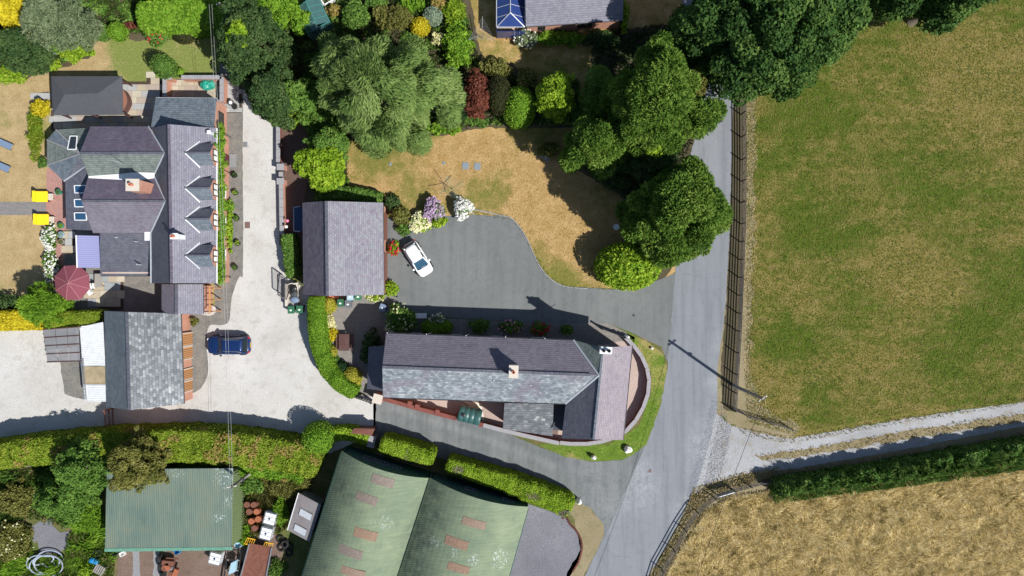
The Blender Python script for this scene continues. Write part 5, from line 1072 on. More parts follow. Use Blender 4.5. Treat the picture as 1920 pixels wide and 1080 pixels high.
# ---------------------------------------------------------------- shrubs
SH = [
 ('round clipped bright green bush on the dry lawn edge', 973, 201, 29, 37, 3.2, 'bright', 'fine', True, None),
 ('clipped dark green yew beside the weeping birch', 843, 188, 32, 44, 4.6, 'yew', 'fine', True, None),
 ('copper red shrub between two dark clipped bushes', 895, 180, 27, 44, 4, 'copper', 'leafy', False, None),
 ('clipped brownish yew right of the copper shrub', 935, 178, 22, 34, 3.6, 'brown_yew', 'fine', True, None),
 ('sprawling olive bush behind the clipped bushes', 925, 130, 34, 20, 2, 'olive', 'leafy', False, None),
 ('pale olive shrub under the yellow green tree', 985, 150, 20, 22, 2.4, 'olive', 'leafy', False, None),
 ('low green planting below the dark yew', 828, 240, 38, 14, 1.0, 'bright', 'leafy', False, None),
 ('low green planting below the copper shrub', 893, 228, 26, 10, .9, 'mid', 'leafy', False, None),
 ('big domed variegated laurel at the drive entrance', 1178, 499, 57, 42, 4.0, 'lime', 'broad', True, None),
 ('clipped golden round bush in the top border', 788, 50, 17, 16, 1.8, 'gold', 'fine', True, None),
 ('cream leaved low bush below the golden round bush', 823, 74, 14, 12, 1.2, 'cream', 'leafy', False, None),
 ('silver leaved bush above the golden round bush', 811, 30, 17, 17, 1.4, 'silver', 'fine', True, None),
 ('dark olive bush in the top border', 748, 34, 26, 24, 2.2, 'olive', 'fine', False, None),
 ('dark evergreen bush beside the greenhouse', 668, 26, 26, 26, 2.2, 'mid', 'leafy', False, None),
 ('brownish green bush below the top border bed', 718, 30, 20, 20, 1.6, 'olive', 'leafy', False, None),
 ('leafy green border bush by the clothes dryer lawn', 858, 88, 30, 44, 2.0, 'bright', 'broad', False, None),
 ('tall yellowish grass clump at the top border end', 852, 20, 20, 22, 1.5, 'lime', 'wispy', False, None),
 ('orange red shrub at the top edge', 822, 6, 14, 12, 1.6, 'rust_tips', 'leafy', False, None),
 ('mixed green bush at the top edge left of the silver one', 772, 8, 26, 12, 1.6, 'bright', 'leafy', False, None),
 ('teal green bush at the top edge', 706, 8, 24, 10, 1.6, 'mid', 'leafy', False, None),
 ('rusty brown bush right of the greenhouse', 628, 20, 14, 12, 1.3, 'rust_tips', 'leafy', False, None),
 ('pale rose bush at the conservatory corner', 985, 72, 22, 18, 1.4, 'sage', 'leafy', False, 'white_petal'),
 ('row of green shrubs under the bungalow wall', 1050, 72, 50, 13, 1.3, 'bright', 'leafy', False, None),
 ('dark shrubs at the bungalow corner', 1125, 72, 34, 16, 1.4, 'dark', 'leafy', False, None),
 ('yellow green climber at the bungalow end', 1170, 32, 8, 32, 2.0, 'lime', 'leafy', False, None),
 ('clipped blue green bush, left of a clipped pair', 190, 60, 14, 15, 1.6, 'mid', 'fine', True, None),
 ('clipped lime green bush, right of a clipped pair', 220, 59, 16, 16, 1.6, 'bright', 'fine', True, None),
 ('small copper leaved plant in the north border', 248, 48, 15, 7, .9, 'copper', 'leafy', False, None),
 ('red flowered shrub in the north border', 297, 60, 25, 22, 1.5, 'mid', 'leafy', False, 'red_petal'),
 ('clipped dark olive bush in the north border', 343, 65, 19, 15, 1.5, 'brown_yew', 'fine', True, None),
 ('egg shaped clipped green bush standing alone on the lawn', 308, 125, 19, 20, 3.3, 'mid', 'fine', True, None),
 ('yellow green spreading shrub at the lawn edge', 143, 92, 32, 20, 1.6, 'lime', 'leafy', False, None),
 ('green leafy bush behind the yellow green shrub', 112, 80, 30, 20, 2.0, 'mid', 'leafy', False, None),
 ('small silver plant in the west border', 92, 94, 12, 12, .9, 'silver', 'fine', False, None),
 ('long low lime border planting beside the west lawn', 80, 122, 34, 12, .9, 'lime', 'leafy', False, None),
 ('bright yellow green border bush at the left edge', 18, 140, 26, 20, 1.3, 'lime', 'leafy', False, None),
 ('yellow flowering bush beside the black roofed pavilion', 76, 203, 18, 18, 1.5, 'gold', 'leafy', False, None),
 ('spiky green lavender row west of the farmhouse', 67, 243, 14, 46, .9, 'olive_hedge', 'wispy', False, None),
 ('small green plant by the terrace', 82, 305, 10, 10, .7, 'mid', 'leafy', False, None),
 ('dark shrub at the left edge beside the feathery tree', 12, 570, 26, 18, 1.5, 'dark', 'leafy', False, None),
 ('upper half of the white rose bed along the terrace', 93, 446, 12, 24, 1.1, 'mid', 'leafy', False, 'white_petal'),
 ('lower half of the white rose bed along the terrace', 96, 495, 12, 30, 1.1, 'mid', 'leafy', False, 'white_petal'),
 ('green shrub left of the cream hydrangea', 752, 405, 20, 18, 1.4, 'olive', 'leafy', False, None),
 ('cream flowered hydrangea by the tarmac drive', 788, 418, 18, 16, 1.1, 'lime', 'leafy', False, 'cream_petal'),
 ('purple flowered hydrangea by the tarmac drive', 813, 394, 17, 18, 1.6, 'mid', 'leafy', False, 'purple_petal'),
 ('white flowered hydrangea on the lawn corner', 868, 391, 15, 18, 1.6, 'mid', 'leafy', False, 'white_petal'),
 ('low lime plant below the purple hydrangea', 822, 417, 16, 11, .7, 'lime', 'leafy', False, None),
 ('dark green plant below the cream hydrangea', 757, 428, 14, 13, .8, 'mid', 'leafy', False, None),
 ('shady shrub at the garage north east corner', 738, 380, 16, 16, 1.1, 'dark', 'leafy', False, None),
 ('lime bush against the garage wall behind the white car', 738, 467, 11, 12, .9, 'lime', 'leafy', False, 'red_petal'),
 ('yellow green bush at the garage south east corner', 733, 540, 13, 16, 1.1, 'lime', 'leafy', False, None),
 ('low flowering plants along the garage south wall', 702, 556, 20, 9, .7, 'lime', 'leafy', False, 'cream_petal'),
 ('clipped green ball below the lime maple', 625, 345, 18, 15, 1.7, 'mid', 'fine', True, None),
 ('yellow clipped round bush, topmost inside the curved hedge', 616, 573, 14, 14, 1.2, 'goldclip', 'fine', True, None),
 ('cream variegated bush inside the curved hedge', 617, 602, 14, 13, .9, 'cream', 'leafy', False, None),
 ('golden leafy bush inside the curved hedge', 618, 632, 14, 15, .9, 'gold', 'leafy', False, None),
 ('yellow clipped bush beside the picnic bench', 618, 661, 13, 13, 1.2, 'goldclip', 'fine', True, None),
 ('small clipped dark green bush inside the hedge bend', 625, 676, 11, 10, 1.1, 'mid', 'fine', True, None),
 ('clipped deep green bush left of the large yellow one', 638, 691, 14, 14, 1.3, 'yew', 'fine', True, None),
 ('large clipped yellow bush at the end of the curved hedge', 658, 709, 19, 19, 1.5, 'goldclip', 'fine', True, None),
 ('rose bush in shade at the cottage corner', 750, 600, 27, 26, 2.0, 'mid', 'leafy', False, 'cream_petal'),
 ('clipped green bush in the cottage shade', 819, 613, 28, 15, 1.6, 'bright', 'fine', True, None),
 ('white flowering plant behind the clipped cottage bush', 820, 597, 14, 9, 1.8, 'sage', 'leafy', False, 'white_petal'),
 ('shaded bush under the second cottage window', 898, 610, 20, 13, 1.3, 'mid', 'leafy', False, None),
 ('shaded bush with pink blooms under the cottage eaves', 958, 614, 20, 12, 1.2, 'mid', 'leafy', False, 'pink_petal'),
 ('shaded bush with red blooms under the cottage eaves', 1012, 616, 18, 11, 1.0, 'mid', 'leafy', False, 'red_petal'),
 ('shaded round bush near the black gate', 1062, 618, 14, 10, 1.2, 'mid', 'leafy', False, None),
 ('dark ivy bush west of the cottage gable', 695, 652, 20, 32, 1.6, 'dark', 'leafy', False, None),
 ('bushy green climber plant by the farmhouse front', 428, 386, 10, 14, 1.2, 'bright', 'leafy', False, None),
 ('low lime planting along the farmhouse front', 431, 432, 6, 42, .8, 'lime', 'leafy', False, None),
 ('green shrub at the farm shed corner', 470, 905, 24, 22, 1.3, 'mid', 'leafy', False, None),
 ('weeping grassy mass above the small grey shed', 540, 905, 44, 26, 1.8, 'olive', 'wispy', False, None),
 ('rough green weeds beside the white tanks', 528, 958, 14, 26, .9, 'bright', 'wispy', False, None),
 ('weeds below the tyre heap', 518, 1066, 16, 16, .8, 'mid', 'wispy', False, None),
 ('grassy weeds between the drums and shed', 460, 1005, 10, 22, .7, 'bright', 'leafy', False, None),
 ('brambles left of the stony patch', 22, 1015, 38, 36, 1.4, 'olive', 'leafy', False, 'cream_petal'),
 ('lime weeds beside the coiled hose', 160, 1070, 14, 14, .8, 'lime', 'leafy', False, None),
 ('bright bank of weeds west of the green shed', 160, 968, 32, 34, 1.3, 'bright', 'wispy', False, None),
 ('rough bushes at the left edge of the scrub', 28, 935, 36, 34, 1.6, 'olive', 'leafy', False, None),
 ('shady undergrowth below the broad pine', 1150, 330, 26, 22, 1.4, 'dark', 'leafy', False, None),
 ('shady undergrowth under the north pine', 1100, 220, 26, 20, 1.6, 'mid', 'leafy', False, None),
 ('undergrowth at the lawn corner by the bench', 1030, 280, 22, 14, .9, 'olive', 'leafy', False, None),
 ('dark understory bushes beside the oak trunk', 1270, 110, 40, 46, 2.2, 'dark', 'leafy', False, None),
 ('dark bushes along the garage north hedge', 540, 215, 36, 22, 1.6, 'lime', 'leafy', False, None),
 ('climbing plant with lime leaves by the greenhouse', 600, 225, 34, 30, 2.0, 'mid', 'leafy', False, None),
 ('small plant on the brick yard wall', 339, 137, 8, 8, 1.0, 'bright', 'leafy', False, None),
 ('low plants at the barn front corner', 364, 603, 6, 9, .6, 'olive', 'leafy', False, None),
]
for lb, x, y, rx, ry, h, lf, st, cl, fl in SH:
    hyd = fl and 'hydrangea' in lb
    shrub(lb, x, y, rx, ry, h, lf, st, 1.0 if cl else .8, cl, fl, nf=(150 if hyd else 110 if 'rose bed' in lb else 34), fs=(.12 if hyd else .075))
# ---------------------------------------------------------------- hedges
hedge('bright green clipped hedge curving along the gravel drive', [(589, 557), (590, 600), (594, 640), (604, 680), (622, 708), (645, 728), (664, 738)], [1.45, 1.55, 1.5, 1.3], 2.0, 'bright', dens=1.1)
hedge('green hedge between the drive and the slate garage', [(538, 440), (541, 475), (546, 518)], [1.2, 1.2], 1.6, 'mid', 'leafy')
hedge('olive clipped hedge along the gravel drive with tawny new growth', [(-60, 862), (60, 848), (160, 842), (240, 838), (330, 838), (420, 842), (500, 850), (560, 862), (592, 875)], [2.4, 3.0, 3.4, 3.0], 3.0, 'olive_hedge', 'leafy', leaf2='rust_tips')
hedge('rough lower flank of hedge above the farmyard', [(330, 862), (420, 868), (500, 876), (570, 888)], [2.2, 2.4], 1.6, 'bright', 'leafy', leaf2='rust_tips')
HA = hedge('clipped lime hedge above the curved barns with dead patches', [(712, 834), (760, 846), (812, 862)], [1.6, 1.5], 2.5, 'lime', dens=1.1)
HB = hedge('long clipped lime hedge tapering to the white stone', [(838, 872), (900, 893), (960, 912), (1020, 934), (1072, 956)], [1.3, 1.8, 2.0], 2.4, 'lime', dens=1.1)
for root_, x, y, r_ in ((HA, 768, 853, .75), (HA, 785, 858, .5), (HA, 745, 845, .4), (HB, 858, 881, .6), (HB, 995, 929, .55), (HB, 1008, 934, .45), (HB, 1058, 962, .5)):
    q = P(x, y, 2.5); C, T, B = clump((q.x, q.y, 2.40), (r_, r_ * .6, .16), 260, .12, .02, 'needle', -.1, .2); leafmesh('dead_patch', 'leaf_dead_twigs', root_, C, T, B, rng.random(len(C)), kind='stuff')
hedge('short lime hedge between the clipped ball and the brown shelter', [(612, 818), (640, 812), (672, 816), (690, 826)], [1.2, 1.3], 1.4, 'lime', 'leafy')
shrub('large clipped bright green ball at the hedge end', 596, 822, 28, 29, 3.6, 'bright', 'fine', 1.1, True)
hedge('yellow clipped hedge west of the slate barn', [(-40, 602), (40, 600), (70, 600)], [1.8, 1.8], 2.0, 'gold', 'leafy')
hedge('olive clipped hedge between parasol and glasshouse', [(82, 601), (130, 599), (184, 597)], [1.6, 1.5], 2.0, 'olive_hedge')
hedge('tall wild green hedge along the farm track', [(1458, 920), (1540, 908), (1700, 884), (1800, 866), (1980, 836)], [1.2, 1.4, 1.5], 2.1, 'tall_grass', 'broad', 1.4, rough=.22)
hedge('bright laurel hedge along the top left garden', [(255, 28), (300, 24), (360, 22), (420, 18), (470, 10)], [2.6, 3.0, 2.6], 2.6, 'bright', 'broad', 1.2)
CLM = thing('climber', 'lime climber trained along the farmhouse wall below the eaves', 'climbing plant', tuple(P(428, 385)))
parts = []; xw_ = P(405, 380, 3.5).x - .12
for i in range(170):
    yy = P(0, 236 + i * 1.73, 2.7).y; parts.append(clump((xw_ + .22 + .08 * rng.normal(), yy, 2.65 + .25 * rng.normal()), (.26, .3, .3), 60, .09, .065, 'leaf', -.5, .4))
C, T, B = fol(parts); leafmesh('foliage', 'leaf_bright', CLM, C, T, B, TN(parts))
for y in (250, 320, 395, 450, 520): q = P(0, y, 2.0); MB().tube([(xw_ + .12, q.y, 0), (xw_ + .1, q.y + .1, 1.4), (xw_ + .15, q.y, 2.6)], [.05, .04, .03], 5).build('stem', M['bark'], CLM)
hedge('shady hedge behind the slate garage', [(592, 366), (650, 360), (712, 372)], [1.2, 1.2], 1.3, 'mid', 'leafy')
hedge('leafy hedge between the garden and the mulch bed', [(588, 235), (600, 255), (640, 262)], [1.3, 1.3], 1.5, 'mid', 'leafy')
# tall hedge grass tips and field masses
blades('pasture_grass', [(1400, -40), (1960, -40), (1960, 742), (1700, 775), (1480, 815), (1400, 790)], 110000, .10, .02, 'grass', 'short mixed green and straw pasture grass', .01, R(40), .5, .45, .18, sprd=1.6)
blades('dry_grass', [(1398, 180), (1420, 180), (1420, 560), (1412, 690), (1440, 760), (1500, 800), (1490, 818), (1400, 790), (1392, 600)], 6000, .11, .022, 'straw', 'dry straw coloured grass along the estate fence', .005, 0, .3, 1.2, hi=.5)
blades('barley', [(1228, 1110), (1288, 1008), (1325, 955), (1370, 930), (1440, 920), (1700, 893), (1960, 850), (1960, 1110)], 85000, .24, .03, 'straw', 'dense ripe barley lodged in swirls', .05, R(-35), .16, .9, .5, extra_z=.14, sprd=.65, swirl=2.2, ta=.75)
blades('hedge_grass', [(1440, 904), (1700, 860), (1960, 816), (1960, 850), (1700, 886), (1450, 920)], 16000, .38, .04, 'tall_grass', 'tall green grass and nettles along the track hedge', 1.5, R(120), .8, 1.9, .5, extra_z=1.0)
blades('hedge_grass', [(1440, 920), (1700, 880), (1960, 838), (1960, 872), (1700, 908), (1450, 940)], 16000, .26, .03, 'tall_grass', 'shorter green grass on the field side of the track hedge', .25, R(-40), .8, 1.2, .5, extra_z=.3)
blades('verge_grass', [(1300, 915), (1380, 888), (1460, 875), (1450, 900), (1380, 925), (1330, 945), (1290, 1000), (1230, 1085), (1215, 1085), (1270, 995)], 7000, .16, .03, 'dry_grass', 'tufted dry grass on the fence verge', .01, 0, .5, .7)
blades('lawn_grass', [(655, 262), (1090, 240), (1180, 400), (1150, 535), (1060, 532), (1015, 490), (985, 435), (955, 402), (885, 400), (740, 385), (652, 350)], 22000, .05, .015, 'dry_grass', 'short scorched lawn grass', .004, 0, .3, .3, .3, sprd=1.6)
blades('verge_grass', [(1176, 628), (1240, 668), (1246, 692), (1232, 760), (1208, 832), (1166, 858), (1110, 862), (1020, 835), (1060, 838), (1140, 838), (1198, 800), (1222, 740), (1222, 700)], 9000, .07, .022, 'bright', 'mown green grass around the curved wall', .005, 0, .4, .3)
blades('weeds', [(-40, 880), (190, 860), (195, 965), (125, 990), (70, 970), (-40, 985)], 16000, .2, .04, 'mid', 'rough green weeds and brambles of the farmyard scrub', .05, R(60), .8, 2.0, .4, extra_z=.5)
blades('weeds', [(-40, 985), (55, 985), (70, 1040), (125, 1040), (130, 1000), (200, 965), (222, 1030), (215, 1090), (-40, 1090)], 13000, .2, .04, 'bright', 'yellow green weeds round the coiled hose', .05, R(60), .8, 2.0, .4, extra_z=.3)
blades('weeds', [(440, 880), (600, 880), (548, 985), (520, 1000), (445, 1010)], 9000, .2, .04, 'olive', 'weeds around the farmyard drums and tyres', .05, R(-60), .8, 1.6, .4, extra_z=.3)

blades('ground_cover', [(565, 0), (868, 0), (900, 115), (1005, 160), (1085, 150), (1090, 235), (900, 236), (860, 245), (700, 262), (655, 255), (655, 345), (590, 380), (575, 240), (480, 215), (440, 130), (430, 40)], 42000, .14, .075, 'mid', 'mixed ground cover plants in the garden beds', .03, 0, .6, 2.0, .55, extra_z=.35)
blades('ground_cover', [(1120, 60), (1290, 40), (1325, 200), (1290, 300), (1280, 470), (1240, 505), (1190, 470), (1180, 380), (1110, 330), (1070, 300), (1095, 200)], 16000, .14, .07, 'dark', 'shaded undergrowth beneath the pines', .03, 0, .6, 2.0, .6, extra_z=.3)
blades('ground_cover', [(-40, 0), (430, 0), (395, 60), (230, 66), (180, 75), (165, 105), (110, 122), (30, 150), (-40, 160)], 30000, .13, .07, 'mid', 'mixed border plants along the north west lawn', .03, 0, .6, 2.0, .6, extra_z=.4)
blades('loose_gravel', [(1318, 915), (1330, 860), (1345, 800), (1352, 770), (1372, 805), (1350, 895)], 2500, .03, .025, 'chips', 'loose pale stones spilling from the track onto the road', .02, 0, .1, 1.6, .8, sprd=2)
blades('loose_gravel', [(1285, 945), (1300, 880), (1318, 820), (1336, 745), (1350, 745), (1372, 800), (1360, 895), (1310, 925)], 2500, .03, .025, 'chips', 'scattered stones where the track meets the road', .02, 0, .1, 1.6, .8, sprd=2)
blades('edge_grass', [(890, 399), (944, 400), (968, 412), (992, 442), (1014, 492), (1035, 519), (1062, 533), (1150, 537), (1210, 531), (1210, 537), (1150, 544), (1060, 540), (1028, 523), (1006, 494), (984, 444), (960, 413), (890, 405)], 5000, .07, .018, 'grass', 'ragged grass along the edge of the tarmac drive', .03, 0, .5, 1.0, .8, sprd=2)
for lb_, pl_ in (('straw coloured grass creeping over the north edge of the track', [(1380, 800), (1480, 818), (1700, 779), (1960, 738), (1960, 752), (1700, 792), (1480, 832), (1400, 818)]), ('worn tufts along the middle of the track', [(1415, 853), (1520, 838), (1700, 806), (1960, 764), (1960, 786), (1700, 825), (1520, 856), (1430, 868)]), ('dry tufts at the hedge foot of the track', [(1400, 888), (1480, 878), (1700, 846), (1960, 802), (1960, 812), (1700, 858), (1450, 898)])):
    blades('track_grass', pl_, 3800, .12, .03, 'dry_grass', lb_, .01, 0, .5, 1.6, .5, sprd=1.6)
# ---------------------------------------------------------------- fences
def fence(label, line, h, step, nrail, mat='fence_paint', zt=0):
    pts = [P(x, y, 0) for x, y in line]; c = pts[len(pts) // 2]; root = thing('fence', label, 'fence', tuple(c))
    q = [pts[0]]
    for a, b in zip(pts[:-1], pts[1:]):
        k = max(1, round((b - a).length / step)); q += [a.lerp(b, (j + 1) / k) for j in range(k)]
    pm = MB().box((0, 0, 0), (.09, .09, h + .08)).build('post', M[mat]); me = pm.data; bpy.data.objects.remove(pm)
    for i, p in enumerate(q):
        d = q[min(i + 1, len(q) - 1)] - q[max(i - 1, 0)]; place(me, 'post', p - Vector((0, 0, .02)), root, rotz=math.atan2(d.y, d.x))
    for a, b in zip(q[:-1], q[1:]):
        n = Vector((-(b - a).y, (b - a).x, 0)).normalized() * .06
        for r in range(nrail):
            z = h * (.22 + .76 * r / (nrail - 1)); MB().beam(a + n + Vector((0, 0, z)), b + n + Vector((0, 0, z)), .05, .09).build('rail', M[mat], root)
fence('dark post and rail estate fence between the lane and the pasture', [(1389, 172), (1390, 300), (1389, 420), (1385, 520), (1381, 620), (1376, 700), (1372, 768)], 1.3, 2.0, 4)
fence('short bent fence where the pasture meets the track', [(1372, 768), (1400, 780), (1440, 792), (1480, 803)], 1.2, 2.0, 3)
fence('dark post and rail fence between the lane and the barley field', [(1222, 1120), (1240, 1065), (1282, 990), (1304, 956), (1336, 930), (1372, 916), (1432, 900), (1500, 888)], 1.3, 1.85, 4)
a = P(1362, 922, .7); SG = thing('sign_board', 'pale rectangular board fixed to the bent fence by the track mouth', 'sign', (a.x, a.y, 0))
MB().beam(P(1345, 930, 1.0) , P(1376, 921, 1.0), .05, .8).build('board', M['galvanised'], SG)
for x, y in ((1346, 929), (1375, 921)): q = P(x, y, 1.0); MB().box((q.x + .05, q.y - .08, 0), (.07, .07, 1.45)).build('post', M['fence_paint'], SG)
fence('low dark fence rail at the north pasture edge of the oak', [(1388, 120), (1389, 172)], 1.2, 2.6, 4)
KB = thing('kerb', 'thin pale kerb line between the tarmac drive and the dry lawn', 'kerb', tuple(P(1000, 480)))
kp = [Vector((p[0], p[1], 0)) for p in catmull([P(x, y)[:2] for x, y in [(890, 403), (944, 405), (962, 412), (985, 442), (1008, 492), (1030, 521), (1060, 537), (1110, 541), (1150, 541)]], 6)[:-12]]
acc_ = 0
for a, b in zip(kp[:-1], kp[1:]):
    if (b - a).length > .05: MB().beam(a + Vector((0, 0, .03)), a.lerp(b, .96) + Vector((0, 0, .03)), .10, .09).build('kerb_stone', M['coping_grey'], KB)
for i in range(9):
    a, b = P(1152 + i * 6, 541.5 - i * .6), P(1157.6 + i * 6, 541 - i * .6)
    MB().beam(a + Vector((0, 0, .03)), b + Vector((0, 0, .03)), .10, .09).build('kerb_stone', M['coping_grey'], KB)
# brick yard edging
root = thing('edging', 'curved red brick edging around the grey gravel yard', 'edging', tuple(P(1088, 1020)))
ed = catmull([P(x, y)[:2] for x, y in [(1056, 972), (1070, 984), (1084, 1000), (1091, 1022), (1086, 1050), (1072, 1075), (1060, 1100)]], 8)[:-16]
ln = 0; prev = ed[0]; bm = MB().box((0, 0, 0), (.2, .1, .1)).build('brick', M['brick_red']); bme = bm.data; bpy.data.objects.remove(bm)
acc = [Vector((p[0], p[1], 0)) for p in ed]; dist = 0
for a, b in zip(acc[:-1], acc[1:]):
    L_ = (b - a).length; k = dist
    while k < L_: p = a.lerp(b, k / L_); d = b - a; place(bme, 'brick', p + Vector((0, 0, .02)), root, rotz=math.atan2(d.y, d.x) + R(90) + random.uniform(-.12, .12)); k += .2
    dist = k - L_
# low wall with pillars along the drive
W2 = thing('garden_wall', 'low drive wall with two pillars and a small seat between', 'wall', tuple(P(524, 340)))
wall_run(W2, gw([(526, 322), (528, 440)], .8), .7, .32, 'brick_pink', 'coping_grey', seg=.8)
wall_run(W2, gw([(521, 232), (521, 312)], .8), .7, .3, 'brick_red', 'coping_grey', seg=.8)
for y in (313, 340): q = P(526, y, 1.1); MB().box((q.x, q.y, 0), (.55, .45, 1.1)).build('pillar', M['brick_pink'], W2); MB().box((q.x, q.y, 1.103), (.7, .6, .08)).build('pillar_cap', M['coping_grey'], W2)
q = P(527, 326, .5); W3 = thing('bench', 'small dark bench between the drive wall pillars', 'bench', (q.x, q.y, 0)); 
for i in range(4): MB().box((q.x - .25 + i * .17, q.y, .45), (.14, .9, .04)).build('slat', M['dark_grey'], W3)
for s in (-1, 1): MB().box((q.x, q.y + s * .35, 0), (.6, .06, .45)).build('leg', M['dark_grey'], W3)
# gates
def gate(label, a, b, h, mat, n=9, post='fence_paint'):
    a, b = P(*a), P(*b); c = (a + b) / 2; root = thing('gate', label, 'gate', (c.x, c.y, 0))
    for z in (.2, h * .55, h): MB().beam(a + Vector((0, 0, z)), b + Vector((0, 0, z)), .06, .1).build('rail', M[mat], root)
    for i in range(n): p = a.lerp(b, i / (n - 1)); MB().box((p.x, p.y, .08), (.05, .05, h)).build('bar', M[mat], root)
    for p in (a, b): MB().box((p.x, p.y, 0), (.14, .14, h + .2)).build('post', M[post], root)
gate('black barred gate beside the white stone at the cottage drive', (1128, 616), (1169, 632), 1.2, 'black_metal', 12)
gate('dark wooden gate crossing the gravel drive in hedge shade', (213, 765), (216, 822), 1.5, 'red_brown_wood', 14, 'red_brown_wood')
gate('dark gate beside the stone pillar at the hedge end', (668, 741), (700, 752), 1.2, 'black_metal', 8)
q = P(708, 748, 1.4); GP = thing('gate_pillar', 'buff stone and brick gate pillar at the cottage corner', 'pillar', (q.x, q.y, 0)); MB().box((q.x, q.y, 0), (.75, .75, 1.4), R(-15)).build('shaft', M['brick_pink'], GP); MB().box((q.x, q.y, 1.403), (.9, .9, .1), R(-15)).build('cap', M['pale_stone'], GP)
c = P(680, 808); BS = thing('shelter', 'small brown roofed log shelter in the lime hedge', 'shelter', (c.x, c.y, 0))
MB().slab([P(664, 803, 1.9), P(703, 804, 1.9), P(697, 817, 2.1), P(657, 812, 2.1)], .06).build('roof', M['red_brown_wood'], BS); MB().prism([P(668, 805, 1.9), P(700, 806, 1.9), P(695, 815, 1.9), P(662, 811, 1.9)], 0, 1.85).build('wall', M['dark_brown_wood'], BS)
q = P(697, 828, 1.2); SP = thing('gate_pillar', 'grey stone pillar at the west end of the lime hedge', 'pillar', (q.x, q.y, 0)); MB().box((q.x, q.y, 0), (.6, 1.0, 1.25), R(-12)).build('shaft', M['stone_grey'], SP); MB().box((q.x, q.y, 1.253), (.7, 1.1, .08), R(-12)).build('cap', M['coping_grey'], SP)

# ---------------------------------------------------------------- poles and wires
def pole(label, top, h, rot):
    b = P(top[0], top[1], h); root = thing('utility_pole', label, 'utility pole', (b.x, b.y, 0), 'wooden utility poles')
    MB().tube([(b.x, b.y, -.2), (b.x, b.y, h)], [.17, .12], 10).build('shaft', M['bark_pale'], root, smooth=True)
    d = Vector((math.cos(rot), math.sin(rot), 0)); t = Vector((b.x, b.y, h - .35)); MB().beam(t - d * .45, t + d * .45, .1, .1).build('crossarm', M['grey_wood'], root)
    for s in (-1, 1): q = t + d * .35 * s; MB().lathe(tuple(q + Vector((0, 0, .05))), [(.03, 0), (.06, .05), (.06, .1), (.03, .14)], 8).build('insulator', M['white_paint'], root)
    MB().box((b.x + .1, b.y, h - 2.6), (.3, .3, .25)).build('junction_box', M['dark_grey'], root); return Vector((b.x, b.y, h))
tp = pole('wooden utility pole behind the estate fence casting a long shadow on the lane', (1432, 748), 8.2, R(35))
tq = pole('wooden utility pole in the hedge above the green shed', (432, 914), 5.9, R(10))
tr_ = pole('wooden utility pole at the top edge over the laurel hedge', (412, 6), 6.5, R(0))
def wire(label, a, b, sag, off=0.0, r=.011, mat='wire_grey'):
    a, b = Vector(a), Vector(b); d = (b - a); s = Vector((-d.y, d.x, 0)).normalized() * off; n = 16
    MB().tube([a.lerp(b, i / n) + s - Vector((0, 0, sag * 4 * (i / n) * (1 - i / n))) for i in range(n + 1)], r, 4).build('overhead_wire', M[mat], label=label, cat='wire', group='overhead wires')
e = P(1257, 1233, 7.5); wire('overhead wire running south from the pole by the pasture fence', tp, e, .5, mat='black_metal', r=.02)
wire('left one of the overhead wires over the farmhouse and drive', tr_ + Vector((-.9, 0, -.2)), tq + Vector((0, 0, -.2)), .5, .12); wire('right one of the overhead wires over the farmhouse and drive', tr_ + Vector((-.9, 0, -.2)), tq + Vector((0, 0, -.2)), .5, -.12)

